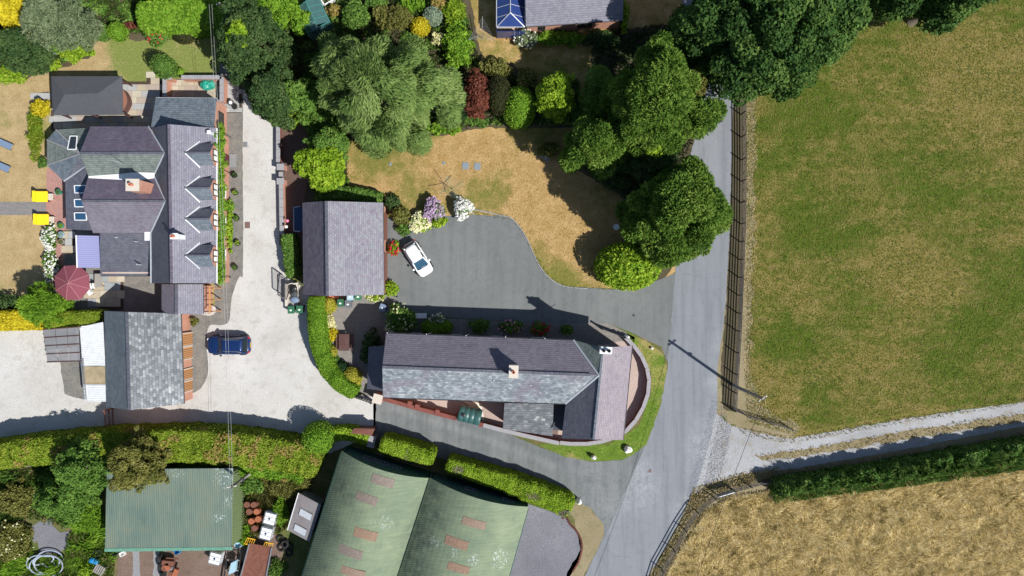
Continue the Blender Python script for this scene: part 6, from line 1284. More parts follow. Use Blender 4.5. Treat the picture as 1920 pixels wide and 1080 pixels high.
# ---------------------------------------------------------------- cars
def car(label, px, py, rot, L, W, Hc, paint, cab, roofc, small=False):
    c = P(px, py, .8); root = thing('car', label, 'car', (c.x, c.y, 0), None)
    ca, sa = math.cos(rot), math.sin(rot)
    def W3_(x, y, z): return Vector((c.x + x * ca - y * sa, c.y + x * sa + y * ca, z))
    # body: stations along the length, + x is the front
    st = [(-.5, .62, .62), (-.485, .80, .72), (-.44, .93, .84), (-.35, .99, .88), (-.2, 1.0, .90), (0, 1.0, .89), (.18, .99, .87), (.30, .97, .83), (.40, .93, .76), (.455, .84, .70), (.485, .70, .62), (.5, .52, .52)]
    v = []; f = []
    for x, w, zs in st:
        hw = W / 2 * w; zs = zs * Hc / 1.5
        for y, z in ((-hw * .94, .22), (-hw, .42), (-hw, zs - .14), (-hw * .93, zs - .02), (-hw * .6, zs + .05), (0, zs + .07), (hw * .6, zs + .05), (hw * .93, zs - .02), (hw, zs - .14), (hw, .42), (hw * .94, .22)): v.append(W3_(x * L, y, z))
    m = 11; n = len(st)
    for i in range(n - 1):
        for k in range(m - 1): f.append([i * m + k, (i + 1) * m + k, (i + 1) * m + k + 1, i * m + k + 1])
        f.append([i * m + m - 1, (i + 1) * m + m - 1, (i + 1) * m, i * m])
    f.append([k for k in range(m)]); f.append([(n - 1) * m + k for k in range(m)][::-1])
    b = MB().add(v, f).build('body', M[paint], root, smooth=True)
    sd = b.modifiers.new('Subsurf', 'SUBSURF'); sd.levels = 1; sd.render_levels = 1
    x0, x1, t0, t1 = [k * L for k in cab]; zb = .86 * Hc / 1.5; bw, tw = W * .455, W * .35
    # glasshouse: windscreen, side windows, rear window as separate panes
    base = [W3_(x0, -bw * .93, zb), W3_(x0, bw * .93, zb), W3_(x1, bw * .90, zb), W3_(x1, -bw * .90, zb)]; top = [W3_(t0, -tw * .95, Hc - .05), W3_(t0, tw * .95, Hc - .05), W3_(t1, tw, Hc - .05), W3_(t1, -tw, Hc - .05)]
    def pane(name, a, b2, c2, d, mat):
        nn = ((b2 - a).cross(c2 - a)).normalized() * .02; mb = MB(); mb.add([a + nn, b2 + nn, c2 + nn, d + nn, a - nn, b2 - nn, c2 - nn, d - nn], [[0, 1, 2, 3], [7, 6, 5, 4], [0, 4, 5, 1], [1, 5, 6, 2], [2, 6, 7, 3], [3, 7, 4, 0]]); mb.build(name, M[mat], root)
    pane('rear_window', base[0], base[1], top[1], top[0], 'car_glass'); pane('windscreen', base[2], base[3], top[3], top[2], 'windscreen_blue')
    pane('side_window', base[1], base[2], top[2], top[1], 'car_glass'); pane('side_window', base[3], base[0], top[0], top[3], 'car_glass')
    # pillars
    for k in range(4): MB().beam(base[k], top[k] + Vector((0, 0, .02)), .09, .07).build('roof_pillar', M[paint], root)
    mid_b = (base[1] + base[2]) / 2; mid_t = (top[1] + top[2]) / 2; MB().beam(mid_b, mid_t, .07, .06).build('roof_pillar', M[paint], root); MB().beam((base[0] + base[3]) / 2, (top[0] + top[3]) / 2, .07, .06).build('roof_pillar', M[paint], root)
    # crowned roof
    v = []; f = []; nx, ny = 6, 6
    for i in range(nx + 1):
        for j in range(ny + 1):
            u, w = i / nx, j / ny; x = (t0 - .05) + (t1 - t0 + .12) * u; tap = 1 - .10 * (2 * u - 1) ** 4 - (.05 if u in (0, 1) else 0); y = (w * 2 - 1) * tw * 1.04 * tap
            v.append(W3_(x, y, Hc - .055 + .06 * (1 - (2 * w - 1) ** 2) * (1 - .6 * (2 * u - 1) ** 2) + .0))
    for i in range(nx):
        for j in range(ny): a = i * (ny + 1) + j; f.append([a, a + ny + 1, a + ny + 2, a + 1])
    r = MB().add(v, f).build('roof', M[roofc], root, smooth=True); so = r.modifiers.new('Solid', 'SOLIDIFY'); so.thickness = .05; so.offset = -1
    for x in (-.31, .31):
        for s in (-1, 1):
            p = W3_(x * L, s * (W / 2 - .13), .31); ax = W3_(x * L, s * (W / 2 - .13) + .1, .31) - W3_(x * L, s * (W / 2 - .13) - .1, .31)
            w = MB().tube([p - ax, p - ax * .9, p + ax * .9, p + ax], [.27, .31, .31, .27], 20).build('wheel', M['tyre'], root); MB().tube([p - ax * 1.04, p + ax * 1.04], .19, 12).build('rim', M['alloy'], w)
    for s in (-1, 1):
        MB().beam(W3_(.452 * L, s * W * .33, .60 * Hc / 1.5), W3_(.478 * L, s * W * .25, .60 * Hc / 1.5), .16, .14).build('headlight', M['clear_lamp'], root)
        MB().beam(W3_(-.495 * L, s * W * .34, .70 * Hc / 1.5), W3_((-.47 if small else -.43) * L, s * W * .455, .76 * Hc / 1.5), .06 if small else .12, .16).build('tail_light', M['red_lamp'], root)
        q = W3_(x1 - .12 * L * .6, s * (W / 2 + .08), zb + .03); MB().lathe(tuple(q), [(.03, -.06), (.1, -.04), (.11, .05), (.04, .09)], 8, 1.0, 1.0).build('door_mirror', M[paint if small else 'dark_grey'], root)
        MB().beam(W3_(t0 + .25, s * tw * .85, Hc + .0), W3_(t1 - .15, s * tw * .85, Hc + .0), .03, .03).build('roof_rail', M['galvanised' if not small else paint], root)
        for x in (-.04, .12): MB().beam(W3_(x * L - .35, s * (W / 2 + .005), .72 * Hc / 1.5), W3_(x * L - .22, s * (W / 2 + .005), .72 * Hc / 1.5), .03, .03).build('door_handle', M['galvanised'], root)
    MB().beam(W3_(.49 * L, -W * .22, .42), W3_(.49 * L, W * .22, .42), .05, .12).build('grille', M['black_plastic'], root)
    MB().beam(W3_(x1 + .02, -bw * .7, zb + .03), W3_(x1 + .05, bw * .7, zb + .03), .08, .02).build('wiper_cowl', M['black_plastic'], root)
    MB().beam(W3_(-.5 * L, -.26, .55), W3_(-.5 * L, .26, .55), .03, .11).build('number_plate', M['yellow_steel'], root)
    return root
car('small white car parked askew on the tarmac drive', 783, 485, R(-57.5), 3.6, 1.62, 1.45, 'white_car_paint', (-.45, .27, -.37, .05), 'white_car_paint', True)
car('dark blue hatchback parked on the gravel by the barn doors', 427, 647, R(180), 4.2, 1.85, 1.5, 'navy_paint', (-.46, .22, -.38, .08), 'navy_paint')

# ---------------------------------------------------------------- garden objects
def bin_(label, px, py, col, lid=None, rot=0.0, hh=1.05):
    c = P(px, py, hh); root = thing('wheelie_bin', label, 'wheelie bin', (c.x, c.y, 0), 'wheelie bins')
    v = []; 
    for z, w, d in ((.06, .44, .50), (hh - .08, .56, .66)):
        for sx, sy in ((-1, -1), (1, -1), (1, 1), (-1, 1)):
            x, y = sx * w / 2, sy * d / 2; v.append((c.x + x * math.cos(rot) - y * math.sin(rot), c.y + x * math.sin(rot) + y * math.cos(rot), z))
    MB().add(v, [[3, 2, 1, 0], [4, 5, 6, 7], [0, 1, 5, 4], [1, 2, 6, 5], [2, 3, 7, 6], [3, 0, 4, 7]]).build('tub', M[col], root)
    l = MB().box((c.x, c.y, hh - .077), (.6, .72, .06), rot).build('lid', M[lid or col], root, bevel=.02); MB().box((c.x, c.y - .05, hh - .014), (.2, .14, .006), rot).build('sticker', M['white_paint'], l)
    for s in (-1, 1): MB().tube([(c.x + s * .2, c.y + .30, .1), (c.x + s * .27, c.y + .30, .1)], .1, 10).build('wheel', M['tyre'], root)
bin_('green wheelie bin, left of the two below the wire cage trailer', 545, 581, 'bin_green'); bin_('green wheelie bin, right of the two below the wire cage trailer', 561, 580, 'bin_green')
bin_('green wheelie bin nearest the yellow clipped bush', 638, 568, 'bin_green'); bin_('grey wheelie bin in front of the pale blue one', 652, 570, 'bin_grey')
bin_('pale blue topped bin against the garage wall', 656, 556, 'bin_blue'); bin_('green box bin at the right end of the garage wall row', 671, 556, 'bin_lid_green', hh=.8)
bin_('blue bin standing in the cottage shadow', 717, 577, 'blue_mesh', rot=R(-20), hh=.8)
for x, nm in ((619, 'left'), (630, 'right')):
    q = P(x, 554, .4); MB().lathe((q.x, q.y, 0), [(.2, 0), (.3, .4), (.32, .45), (.26, .45), (.24, .38)], 12).build('plant_pot', M['terracotta'], label=f'terracotta pot against the garage wall, {nm} of the pair', cat='plant pot', group='terracotta pots at the garage')
# wire cage trailer with sacks
c = P(545, 548); TR = thing('garden_trailer', 'wire sided trailer loaded with black sacks and a blue cushion', 'trailer', (c.x, c.y, 0))
MB().prism([P(538, 532), P(562, 530), P(562, 574), P(538, 574)], .35, .5).build('bed', M['grey_wood'], TR)
MB().beam(P(538, 532, .7), P(538, 574, .7), .25, .45).build('side_panel', M['pale_stone'], TR)
a0, a1, a2, a3 = P(520, 514, 1.3), P(546, 532, .9), P(537, 562, .9), P(521, 553, 1.3)
fr = MB()
for p, q in ((a0, a1), (a1, a2), (a2, a3), (a3, a0), ((a0 + a1) / 2, (a3 + a2) / 2)): fr.beam(p, q, .07, .07)
fr.build('mesh_frame', M['black_metal'], TR); mb = MB()
for i in range(1, 14): mb.beam(a0.lerp(a3, i / 14), a1.lerp(a2, i / 14), .012, .012); mb.beam(a0.lerp(a1, i / 14), a3.lerp(a2, i / 14), .012, .012)
mb.build('wire_mesh', M['black_metal'], TR, kind='stuff')
for x, y in ((521, 514), (521, 553)): q = P(x, y, 1.3); MB().box((q.x, q.y, 0), (.07, .07, 1.3)).build('post', M['black_metal'], TR)
def sack(name, x, y, z, r, mat, label, sy=1.0, sz=.6, cat='sack'):
    q = P(x, y, z + .3); v, f = ellip_core((q.x, q.y, z + r * sz), (r, r * sy, r * sz), 12, 7, .35); return MB().add([tuple(k) for k in v], f.tolist()).build(name, M[mat], smooth=True, label=label, cat=cat)
sack('sack', 551, 540, .5, .42, 'black_plastic', 'black sack at the top of the trailer load'); sack('sack', 551, 550, .5, .38, 'dark_grey', 'dark sack in the middle of the trailer load'); sack('cushion', 551, 562, .5, .42, 'blue_mesh', 'grey blue cushion at the foot of the trailer load', .8, .4, 'cushion')
c = P(552, 532, .9); AR = thing('antlers', 'bleached forked branch lying on the trailer', 'branch', (c.x, c.y, .8))
MB().tube([P(538, 534, 1), P(546, 531, 1.05), P(552, 532, 1.05), P(560, 530, 1), P(569, 532, 1)], [.03, .06, .09, .06, .02], 6).tube([P(555, 532, 1.05), P(558, 538, 1.0), P(558, 545, .95)], [.09, .07, .03], 6).build('branch', M['pale_stone'], AR)
# picnic bench
c = P(645, 642, .75); PB = thing('picnic_table', 'brown slatted picnic table on the block paved courtyard', 'table', (c.x, c.y, 0))
for i in range(6): MB().box((c.x - .42 + i * .17, c.y, .72), (.15, 1.6, .04)).build('slat', M['dark_brown_wood'], PB)
for s in (-1, 1): MB().box((c.x + .0 + s * .72, c.y, .44), (.24, 1.6, .04)).build('seat', M['dark_brown_wood'], PB)
for s in (-1, 1):
    y = c.y + s * .55; MB().beam((c.x - .8, y, .40), (c.x + .8, y, .40), .06, .08).build('crossbar', M['dark_brown_wood'], PB)
    for k in (-1, 1): MB().beam((c.x + k * .65, y, 0), (c.x + k * .3, y, .7), .06, .08).build('leg', M['dark_brown_wood'], PB)
c = P(668, 742, .6); HB = thing('bench', 'slatted grey bench tucked under the hedge end', 'bench', (c.x, c.y, 0))
a = R(-12)
for i in range(3): MB().box((c.x + math.sin(a) * -.13 * i, c.y + .13 * i - .2, .45), (1.3, .1, .04), a).build('slat', M['grey_wood'], HB)
for s in (-.5, .5): MB().box((c.x + s, c.y - s * .2, 0), (.08, .4, .45), a).build('leg', M['grey_wood'], HB)
# parasol
c = P(133, 530, 2.5); PS = thing('parasol', 'eight sided burgundy parasol with pale seams', 'parasol', (c.x, c.y, 0))
rad = 35 * S * .965; ctr = Vector((c.x, c.y, 2.95)); oct_ = [Vector((c.x + rad * math.cos(R(22.5 + 45 * i + 3)), c.y + rad * math.sin(R(22.5 + 45 * i + 3)), 2.3)) for i in range(8)]
for i in range(8):
    a, b = oct_[i], oct_[(i + 1) % 8]; MB().slab([ctr, a, b], .02).build('canopy_panel', M['burgundy'], PS); MB().beam(ctr + Vector((0, 0, .01)), a + Vector((0, 0, .01)), .035, .012).build('seam', M['piping_pink'], PS)
MB().tube([(c.x, c.y, 0), (c.x, c.y, 3.05)], .04, 8).build('pole', M['dark_brown_wood'], PS); MB().box((c.x, c.y, 0.03), (.6, .6, .1)).build('base', M['stone_grey'], PS)
for (x, y, r_, lb) in ((172, 536, 0, 'white outdoor chair right of the burgundy parasol'), (168, 548, 35, 'white slatted chair below the burgundy parasol edge')):
    q = P(x, y, .5); ch = thing('garden_chair', lb, 'chair', (q.x, q.y, 0)); a = R(r_)
    MB().box((q.x, q.y, .42), (.5, .5, .06), a).build('seat', M['white_paint'], ch); MB().box((q.x + .3 * math.cos(a), q.y + .3 * math.sin(a), .45), (.06, .5, .5), a).build('backrest', M['white_paint'], ch)
    for sx in (-1, 1):
        for sy in (-1, 1): MB().box((q.x + sx * .2, q.y + sy * .2, 0), (.04, .04, .42)).build('leg', M['galvanised'], ch)
q = P(184, 526, .7); TB = thing('garden_table', 'brown topped table under the lilac canopy edge', 'table', (q.x, q.y, 0)); MB().box((q.x, q.y, .7), (.65, 1.3, .05)).build('tabletop', M['grey_wood'], TB)
for sx in (-1, 1):
    for sy in (-1, 1): MB().box((q.x + sx * .27, q.y + sy * .58, 0), (.05, .05, .7)).build('leg', M['grey_wood'], TB)
# yellow seats
for x, y, w in ((75, 368, 'upper'), (77, 411, 'lower')):
    q = P(x, y, .75); r = thing('garden_chair', f'yellow cushioned seat beside the block path, the {w} of the pair', 'seat', (q.x, q.y, 0), 'yellow garden seats')
    MB().box((q.x, q.y, .42), (1.15, 1.05, .22)).build('cushion', M['yellow_cushion'], r, bevel=.06); MB().box((q.x - .5, q.y, .645), (.22, 1.05, .4)).build('backrest', M['yellow_cushion'], r, bevel=.05)
    for sx in (-1, 1):
        for sy in (-1, 1): MB().box((q.x + sx * .5, q.y + sy * .45, 0), (.07, .07, .42)).build('leg', M['dark_brown_wood'], r)
    q = P(x + 19, y + 1, .4); t = thing('side_table', f'small slatted table right of the {w} yellow seat', 'table', (q.x, q.y, 0), 'slatted side tables')
    for i in range(4): MB().box((q.x - .22 + i * .15, q.y, .4), (.12, .6, .03)).build('slat', M['pale_stone'], t)
    for s in (-1, 1): MB().box((q.x, q.y + s * .25, 0), (.5, .05, .4)).build('leg', M['pale_stone'], t)
for x, y, w in ((10, 271, 'upper'), (5, 313, 'lower')):
    q = P(x, y, .4); r = thing('sun_lounger', f'slate blue sun lounger at the left edge, the {w} one', 'sun lounger', (q.x, q.y, 0), 'slate blue sun loungers'); a = R(-24)
    MB().box((q.x, q.y, .32), (1.25, .6, .06), a).build('bed', M['blue_mesh'], r)
    d = Vector((math.cos(a), math.sin(a), 0)); p = Vector((q.x, q.y, .38)) - d * .6; MB().beam(p, p - d * .6 + Vector((0, 0, .3)), .6, .05).build('backrest', M['blue_mesh'], r)
    n = Vector((-d.y, d.x, 0))
    for s in (-1, 1): MB().beam(Vector((q.x, q.y, .33)) - d * .65 + n * s * .31, Vector((q.x, q.y, .33)) + d * .66 + n * s * .31, .05, .06).build('side_rail', M['dark_grey'], r)
    for s in (-.5, .5): MB().beam(Vector((q.x, q.y, 0)) + d * s + n * .25, Vector((q.x, q.y, .32)) + d * s + n * .25, .05, .05).beam(Vector((q.x, q.y, 0)) + d * s - n * .25, Vector((q.x, q.y, .32)) + d * s - n * .25, .05, .05).build('leg', M['dark_grey'], r)
# plant pots
def pot(label, x, y, mat, leaf, r=.28):
    q = P(x, y, .4); t = thing('potted_plant', label, 'plant pot', (q.x, q.y, 0), 'potted plants')
    MB().lathe((q.x, q.y, .005), [(r * .7, 0), (r, .38), (r * 1.08, .42), (r * .85, .42), (r * .8, .34)], 14).build('pot', M[mat], t)
    C, T, B = clump((q.x, q.y, .42), (r * .9, r * .9, .22), 90, .06, .04, 'leaf', -.1, .4); leafmesh('foliage', 'leaf_' + leaf, t, C, T, B, rng.random(len(C)))
for lb, x, y, m, l in (('dark ring pot highest along the farmhouse front', 439, 328, 'black_plastic', 'dark'), ('lime potted plant below the dark ring pot', 441, 361, 'dark_grey', 'lime'), ('dark potted plant level with the third dormer', 443, 409, 'black_plastic', 'mid'), ('lime potted plant above the lowest dark pot', 445, 456, 'dark_grey', 'lime'), ('black pot lowest along the farmhouse front', 440, 501, 'black_plastic', 'mid'),
    ('teal pot nearest the upper yellow seat', 109, 360, 'pot_teal', 'mid'), ('teal pot nearest the lower yellow seat', 113, 423, 'pot_teal', 'bright'), ('pale blue pot below the teal ones', 114, 440, 'bin_blue', 'silver'), ('brown pot lowest on the terrace', 114, 453, 'grey_wood', 'olive')): pot(lb, x, y, m, l)
# covered heap, dish table
q = P(387, 158, .7); v, f = ellip_core((q.x, q.y, .45), (.72, .5, .5), 16, 9, .35); TH = MB().add([tuple(k) for k in v], f.tolist()).build('tarpaulin_heap', M['teal_tarp'], label='crumpled teal tarpaulin heap in the brick walled yard', cat='tarpaulin')
q = P(432, 192, .8); DT = thing('garden_table', 'dark round table with a white plate by the drive head', 'table', (q.x, q.y, 0)); MB().lathe((q.x, q.y, 0), [(.25, 0), (.05, .04), (.05, .68), (.3, .7), (.3, .74)], 14).build('stand', M['dark_grey'], DT)
q2 = q; MB().lathe((q.x, q.y, .742), [(.14, 0), (.17, .02), (.13, .02)], 12).build('plate', M['white_paint'], label='white plate on the dark table', cat='plate')
for i, (x, y) in enumerate(((440, 200), (452, 190))):
    q = P(x, y, .5); ch = thing('garden_chair', ('black metal chair below the dark table', 'black metal chair right of the dark table')[i], 'chair', (q.x, q.y, 0)); a = R(30 + 80 * i)
    MB().box((q.x, q.y, .42), (.42, .42, .04), a).build('seat', M['black_metal'], ch); MB().beam((q.x - .2, q.y + .2, .45), (q.x + .2, q.y + .2, .45), .04, .5).build('backrest', M['black_metal'], ch)
    for sx in (-1, 1):
        for sy in (-1, 1): MB().box((q.x + sx * .18, q.y + sy * .18, 0), (.03, .03, .42)).build('leg', M['black_metal'], ch)
q = P(460, 271, 0); MB().box((q.x, q.y, .015), (.42, .5, .02)).build('drain_cover', M['galvanised'], label='grey drain cover at the head of the drive', cat='drain cover')
q = P(464, 422, 0); MB().box((q.x, q.y, .015), (.5, .62, .02)).build('drain_cover', M['steel_lid'], label='rusty brown drain cover in the pale gravel', cat='drain cover')
for x, lb in ((873, 'left one of the blue grey square covers on the dry lawn'), (895, 'right one of the blue grey square covers on the dry lawn')):
    q = P(x, 311 + (x > 880), 0); MB().box((q.x, q.y, .0), (.62, .66, .05), R(-4)).build('drain_cover', M['slab_blue'], label=lb, cat='drain cover', group='blue grey lawn covers')
for x, y, lb in ((732, 308, 'small dark stone disc below the weeping birch'), (832, 306, 'small dark stone disc left of the square covers')): q = P(x, y); MB().lathe((q.x, q.y, 0), [(.16, 0), (.15, .05), (.05, .06)], 10).build('stone_disc', M['slab_blue'], label=lb, cat='stone')
# rotary dryers
def dryer(label, px, py, h, ang, arms, L, col='galvanised'):
    c = P(px, py, h * .8); t = thing('rotary_dryer', label, 'clothes dryer', (c.x, c.y, 0), 'rotary clothes dryers'); MB().tube([(c.x, c.y, 0), (c.x, c.y, h)], .03, 8).build('pole', M[col], t); tip = []
    for i in range(arms):
        a = R(ang) + 2 * math.pi * i / arms; e = Vector((c.x + math.cos(a) * L, c.y + math.sin(a) * L, h)); tip.append(e); MB().beam((c.x, c.y, h * .72), e, .035, .035).build('arm', M[col], t)
    mb = MB()
    for k in (.35, .5, .65, .8, .95):
        for i in range(arms): o = Vector((c.x, c.y, h * .72)); mb.beam(o.lerp(tip[i], k), o.lerp(tip[(i + 1) % arms], k), .008, .008)
    mb.build('washing_line', M['wire_grey'], t)
dryer('rotary clothes dryer with four green arms near the hydrangeas', 847, 352, 1.7, 25, 4, 1.25, 'bin_lid_green'); dryer('rotary clothes dryer with three pale arms by the bungalow', 904, 63, 1.8, -32, 3, 1.5)
# bird table, lawn bits
q = P(783, 260, 1.2); BT = thing('bird_table', 'small bird table with a pale roof at the lawn edge', 'bird table', (q.x, q.y, 0)); MB().box((q.x, q.y, 0), (.07, .07, 1.1)).build('post', M['dark_brown_wood'], BT); MB().box((q.x, q.y, 1.1), (.45, .45, .04), .5).build('tray', M['dark_brown_wood'], BT)
MB().lathe((q.x, q.y, 1.3), [(.25, 0), (.02, .22)], 4).build('roof', M['pale_stone'], BT)
for s in (-1, 1): MB().box((q.x + s * .15, q.y, 1.14), (.03, .03, .17)).build('roof_post', M['dark_brown_wood'], BT)
q = P(1155, 426, .5); MB().lathe((q.x, q.y, 0), [(.2, 0), (.12, .1), (.12, .5), (.3, .62), (.3, .68), (.22, .62)], 12).build('bird_bath', M['white_stone'], label='white bird bath in the deep shade of the broad pine', cat='bird bath')
q = P(1020, 298, .4); WB = thing('bench', 'weathered little bench in the corner of the dry lawn', 'bench', (q.x, q.y, 0))
for i in range(3): MB().box((q.x + .08 * i, q.y + .12 * i, .4), (1.0, .1, .04), R(-35)).build('slat', M['grey_wood'], WB)
for s in (-.35, .35): MB().box((q.x + s * .82, q.y - s * .57 + .1, 0), (.07, .35, .4), R(-35)).build('leg', M['grey_wood'], WB)
q = P(866, 394, .5); MB().lathe((P(858, 394).x, P(858, 394).y, 0), [(.2, 0), (.26, .3), (.26, .36), (.2, .34)], 12).build('watering_tub', M['pot_teal'], label='teal tub beside the white hydrangea', cat='tub')
# white stones
def stone(label, x, y, r, h, mat='white_stone'):
    q = P(x, y, h / 2); v, f = ellip_core((q.x, q.y, h * .4), (r, r * .85, h * .6), 10, 6, .4); v[:, 2] = np.maximum(v[:, 2], 0); MB().add([tuple(k) for k in v], f.tolist()).build('stone', M[mat], label=label, cat='stone', group='whitewashed verge stones')
stone('small whitewashed stone on the green verge by the lane', 1113, 858, .26, .8); stone('large whitewashed stone on the green verge', 1178, 843, .42, .7); stone('whitewashed stone at the tip of the long lime hedge', 1085, 940, .32, .9); stone('whitewashed stone beside the black barred gate', 1175, 632, .3, .8)
stone('tiny pale stone on the verge facing the drive entrance', 1222, 653, .15, .35); stone('dark tree stump on the verge below the broad pine', 1246, 500, .2, .3, 'bark')
q = P(795, 592, .4); CB = thing('bench', 'pale slab seat in the cottage shade', 'bench', (q.x, q.y, 0)); MB().box((q.x - .3, q.y, .4), (1.15, .5, .06)).build('seat', M['white_paint'], CB)
for s in (-.4, .4): MB().box((q.x - .3 + s, q.y, 0), (.1, .4, .4)).build('leg', M['stone_grey'], CB)
for x, y, lb in ((539, 414, 'pink hanging globe light by the drive wall'), (537, 425, 'white globe light by the drive wall')): q = P(x, y, 1.2); t = thing('garden_globe', lb, 'garden ornament', (q.x, q.y, 0)); MB().tube([(q.x, q.y, 0), (q.x, q.y, 1.15)], .02, 5).build('stake', M['black_metal'], t); MB().lathe((q.x, q.y, 1.1), [(.02, 0), (.14, .08), (.16, .17), (.12, .27), (.02, .32)], 12).build('globe', M['hot_pink' if 'pink' in lb else 'white_paint'], t)
# covered pool frame by the garage
PT = thing('water_trough', 'long dark blue trough between the drive wall and the garage', 'trough', tuple(P(562, 412))); MB().prism([P(554, 390), P(572, 390), P(572, 434), P(554, 434)], 0, .5).build('shell', M['pool_blue'], PT)
for a, b in (((554, 390), (554, 434)), ((554, 390), (566, 388)), ((554, 434), (566, 435))): MB().beam(P(*a) + Vector((0, 0, .53)), P(*b) + Vector((0, 0, .53)), .1, .06).build('rim', M['galvanised'], PT)
# greenhouse
c = P(588, 30); GR = thing('greenhouse', 'teal framed glass greenhouse at the top edge', 'greenhouse', (c.x, c.y, 0))
g = [P(556, 18, 2.0), P(597, -4, 2.0), P(618, 40, 2.0), P(576, 62, 2.0)]; rA, rB = (g[0] + g[1]) / 2 + Vector((0, 0, .6)), (g[2] + g[3]) / 2 + Vector((0, 0, .6))
for e0, e1 in ((g[0], g[3]), (g[1], g[2])):
    for i in range(4):
        a, b, c1, d1 = e0.lerp(e1, i / 4), e0.lerp(e1, (i + 1) / 4), rA.lerp(rB, (i + 1) / 4), rA.lerp(rB, i / 4); MB().slab([a, b, c1, d1], .01).build('roof_pane', M['greenhouse_glass'], GR); MB().beam(a + Vector((0, 0, .02)), d1 + Vector((0, 0, .02)), .05, .04).build('glazing_bar', M['tin_teal_frame'], GR)
MB().beam(rA, rB, .08, .06).build('ridge_bar', M['tin_teal_frame'], GR)
for i in range(4): a, b = g[i], g[(i + 1) % 4]; MB().beam(a, b, .06, .08).build('eaves_bar', M['tin_teal_frame'], GR); MB().beam(Vector((a.x, a.y, 1)), Vector((b.x, b.y, 1)), .015, 1.95).build('side_pane', M['greenhouse_glass'], GR)
for g_ in g: MB().box((g_.x, g_.y, 0), (.06, .06, 2)).build('post', M['tin_teal_frame'], GR)
m_ = (g[0] + g[2]) / 2
ST = thing('potting_bench', 'potting bench with trays inside the greenhouse', 'bench', (m_.x, m_.y, 0)); MB().box((m_.x - .5, m_.y - .2, .7), (.7, 1.6, .05), R(26)).build('tabletop', M['bin_blue'], ST); MB().box((m_.x - .5, m_.y - .2, 0), (.5, 1.3, .69), R(26)).build('frame', M['grey_wood'], ST)
PT2 = thing('cold_frame', 'white edged raised bed right of the greenhouse', 'raised bed', tuple(P(630, 0))); a, b, c1, d1 = P(610, 12), P(648, -10), P(640, -26), P(600, -4)
for p, q in ((a, b), (b, c1), (c1, d1), (d1, a)): MB().beam(p + Vector((0, 0, .2)), q + Vector((0, 0, .2)), .12, .4).build('side_board', M['white_paint'], PT2)

# ---------------------------------------------------------------- farmyard clutter
def ibc(label, x, y, rot):
    q = P(x, y, 1.1); t = thing('water_tank', label, 'water tank', (q.x, q.y, 0), 'white cube water tanks'); MB().box((q.x, q.y, .12), (1.05, 1.15, .95), rot).build('bottle', M['ibc_white'], t, bevel=.08); MB().box((q.x, q.y, 0), (1.1, 1.2, .12), rot).build('pallet', M['grey_wood'], t)
    MB().lathe((q.x, q.y, 1.07), [(.1, 0), (.1, .05), (.06, .06)], 12).build('cap', M['navy_paint'], t); ca, sa = math.cos(rot), math.sin(rot); mb = MB()
    for k in (-.53, -.18, .18, .53):
        mb.beam((q.x - .56 * ca - k * sa, q.y - .56 * sa + k * ca, 1.1), (q.x + .56 * ca - k * sa, q.y + .56 * sa + k * ca, 1.1), .025, .025)
        for z in (.3, .6, .9): pass
    for z in (.3, .55, .8, 1.05):
        pts = [(q.x + a * ca * .56 - b * sa * .61, q.y + a * sa * .56 + b * ca * .61, z) for a, b in ((-1, -1), (1, -1), (1, 1), (-1, 1), (-1, -1))]
        for a, b in zip(pts[:-1], pts[1:]): mb.beam(a, b, .025, .025)
    mb.build('cage', M['galvanised'], t)
ibc('white cube tank, upper of the two beside the rusty drums', 505, 973, R(-15)); ibc('white cube tank, lower of the two beside the rusty drums', 498, 1001, R(-15)); ibc('white cube tank standing alone on the brown earth', 402, 1048, R(-14))
DR = [(463, 947, 'rusty drum at the upper left of the drum group'), (476, 947, 'rusty drum at the upper right of the drum group'), (467, 960, 'brown drum below the upper left drum'), (481, 960, 'orange drum with a yellow streak'), (471, 978, 'orange red drum on the left of the middle pair'), (484, 974, 'orange red drum on the right of the middle pair'), (477, 991, 'rusty drum lowest of the group beside the tanks'), (308, 1066, 'rusty pink drum on the orange farm machine'), (320, 1078, 'rusty drum at the bottom by the orange machine')]
for i, (x, y, lb) in enumerate(DR):
    q = P(x, y, .88); t = thing('oil_drum', lb, 'drum', (q.x, q.y, 0), 'rusty oil drums'); m = 'orange_paint' if i in (3, 4, 5) else 'rust'
    MB().lathe((q.x, q.y, 0), [(.29, 0), (.29, .28), (.305, .3), (.29, .32), (.29, .58), (.305, .6), (.29, .62), (.29, .86), (.30, .88), (.28, .88), (.27, .86)], 18).build('drum_body', M[m], t); MB().lathe((q.x + .14, q.y, .862), [(.03, 0), (.03, .02)], 8).build('bung', M['galvanised'], t)
c = P(478, 1050); FT = thing('flatbed_trailer', 'rust red flatbed trailer with yellow loading ramps', 'trailer', (c.x, c.y, 0))
z = .95; q = [P(468, 1019, z), P(510, 1026, z), P(496, 1100, z), P(448, 1095, z)]
MB().slab(q, .12).build('deck', M['rust'], FT)
for a, b in ((q[0], q[3]), (q[1], q[2])): MB().beam(a + Vector((0, 0, .05)), b + Vector((0, 0, .05)), .08, .2).build('side_rail', M['galvanised'], FT)
for x, y in ((466, 1021), (500, 1029)):
    p = P(x, y, .9); mb = MB(); u = Vector((.95, -.2, 0)); v_ = Vector((.35, .75, -.0))
    mb.beam(p - u * .4, p + u * .4, .08, .08); mb.beam(p - u * .4 + v_ * .75, p + u * .4 + v_ * .75, .08, .08)
    for k in range(5): mb.beam(p - u * (.4 - k * .2), p - u * (.4 - k * .2) + v_ * .75, .04, .06)
    mb.build('ramp', M['yellow_steel'], FT)
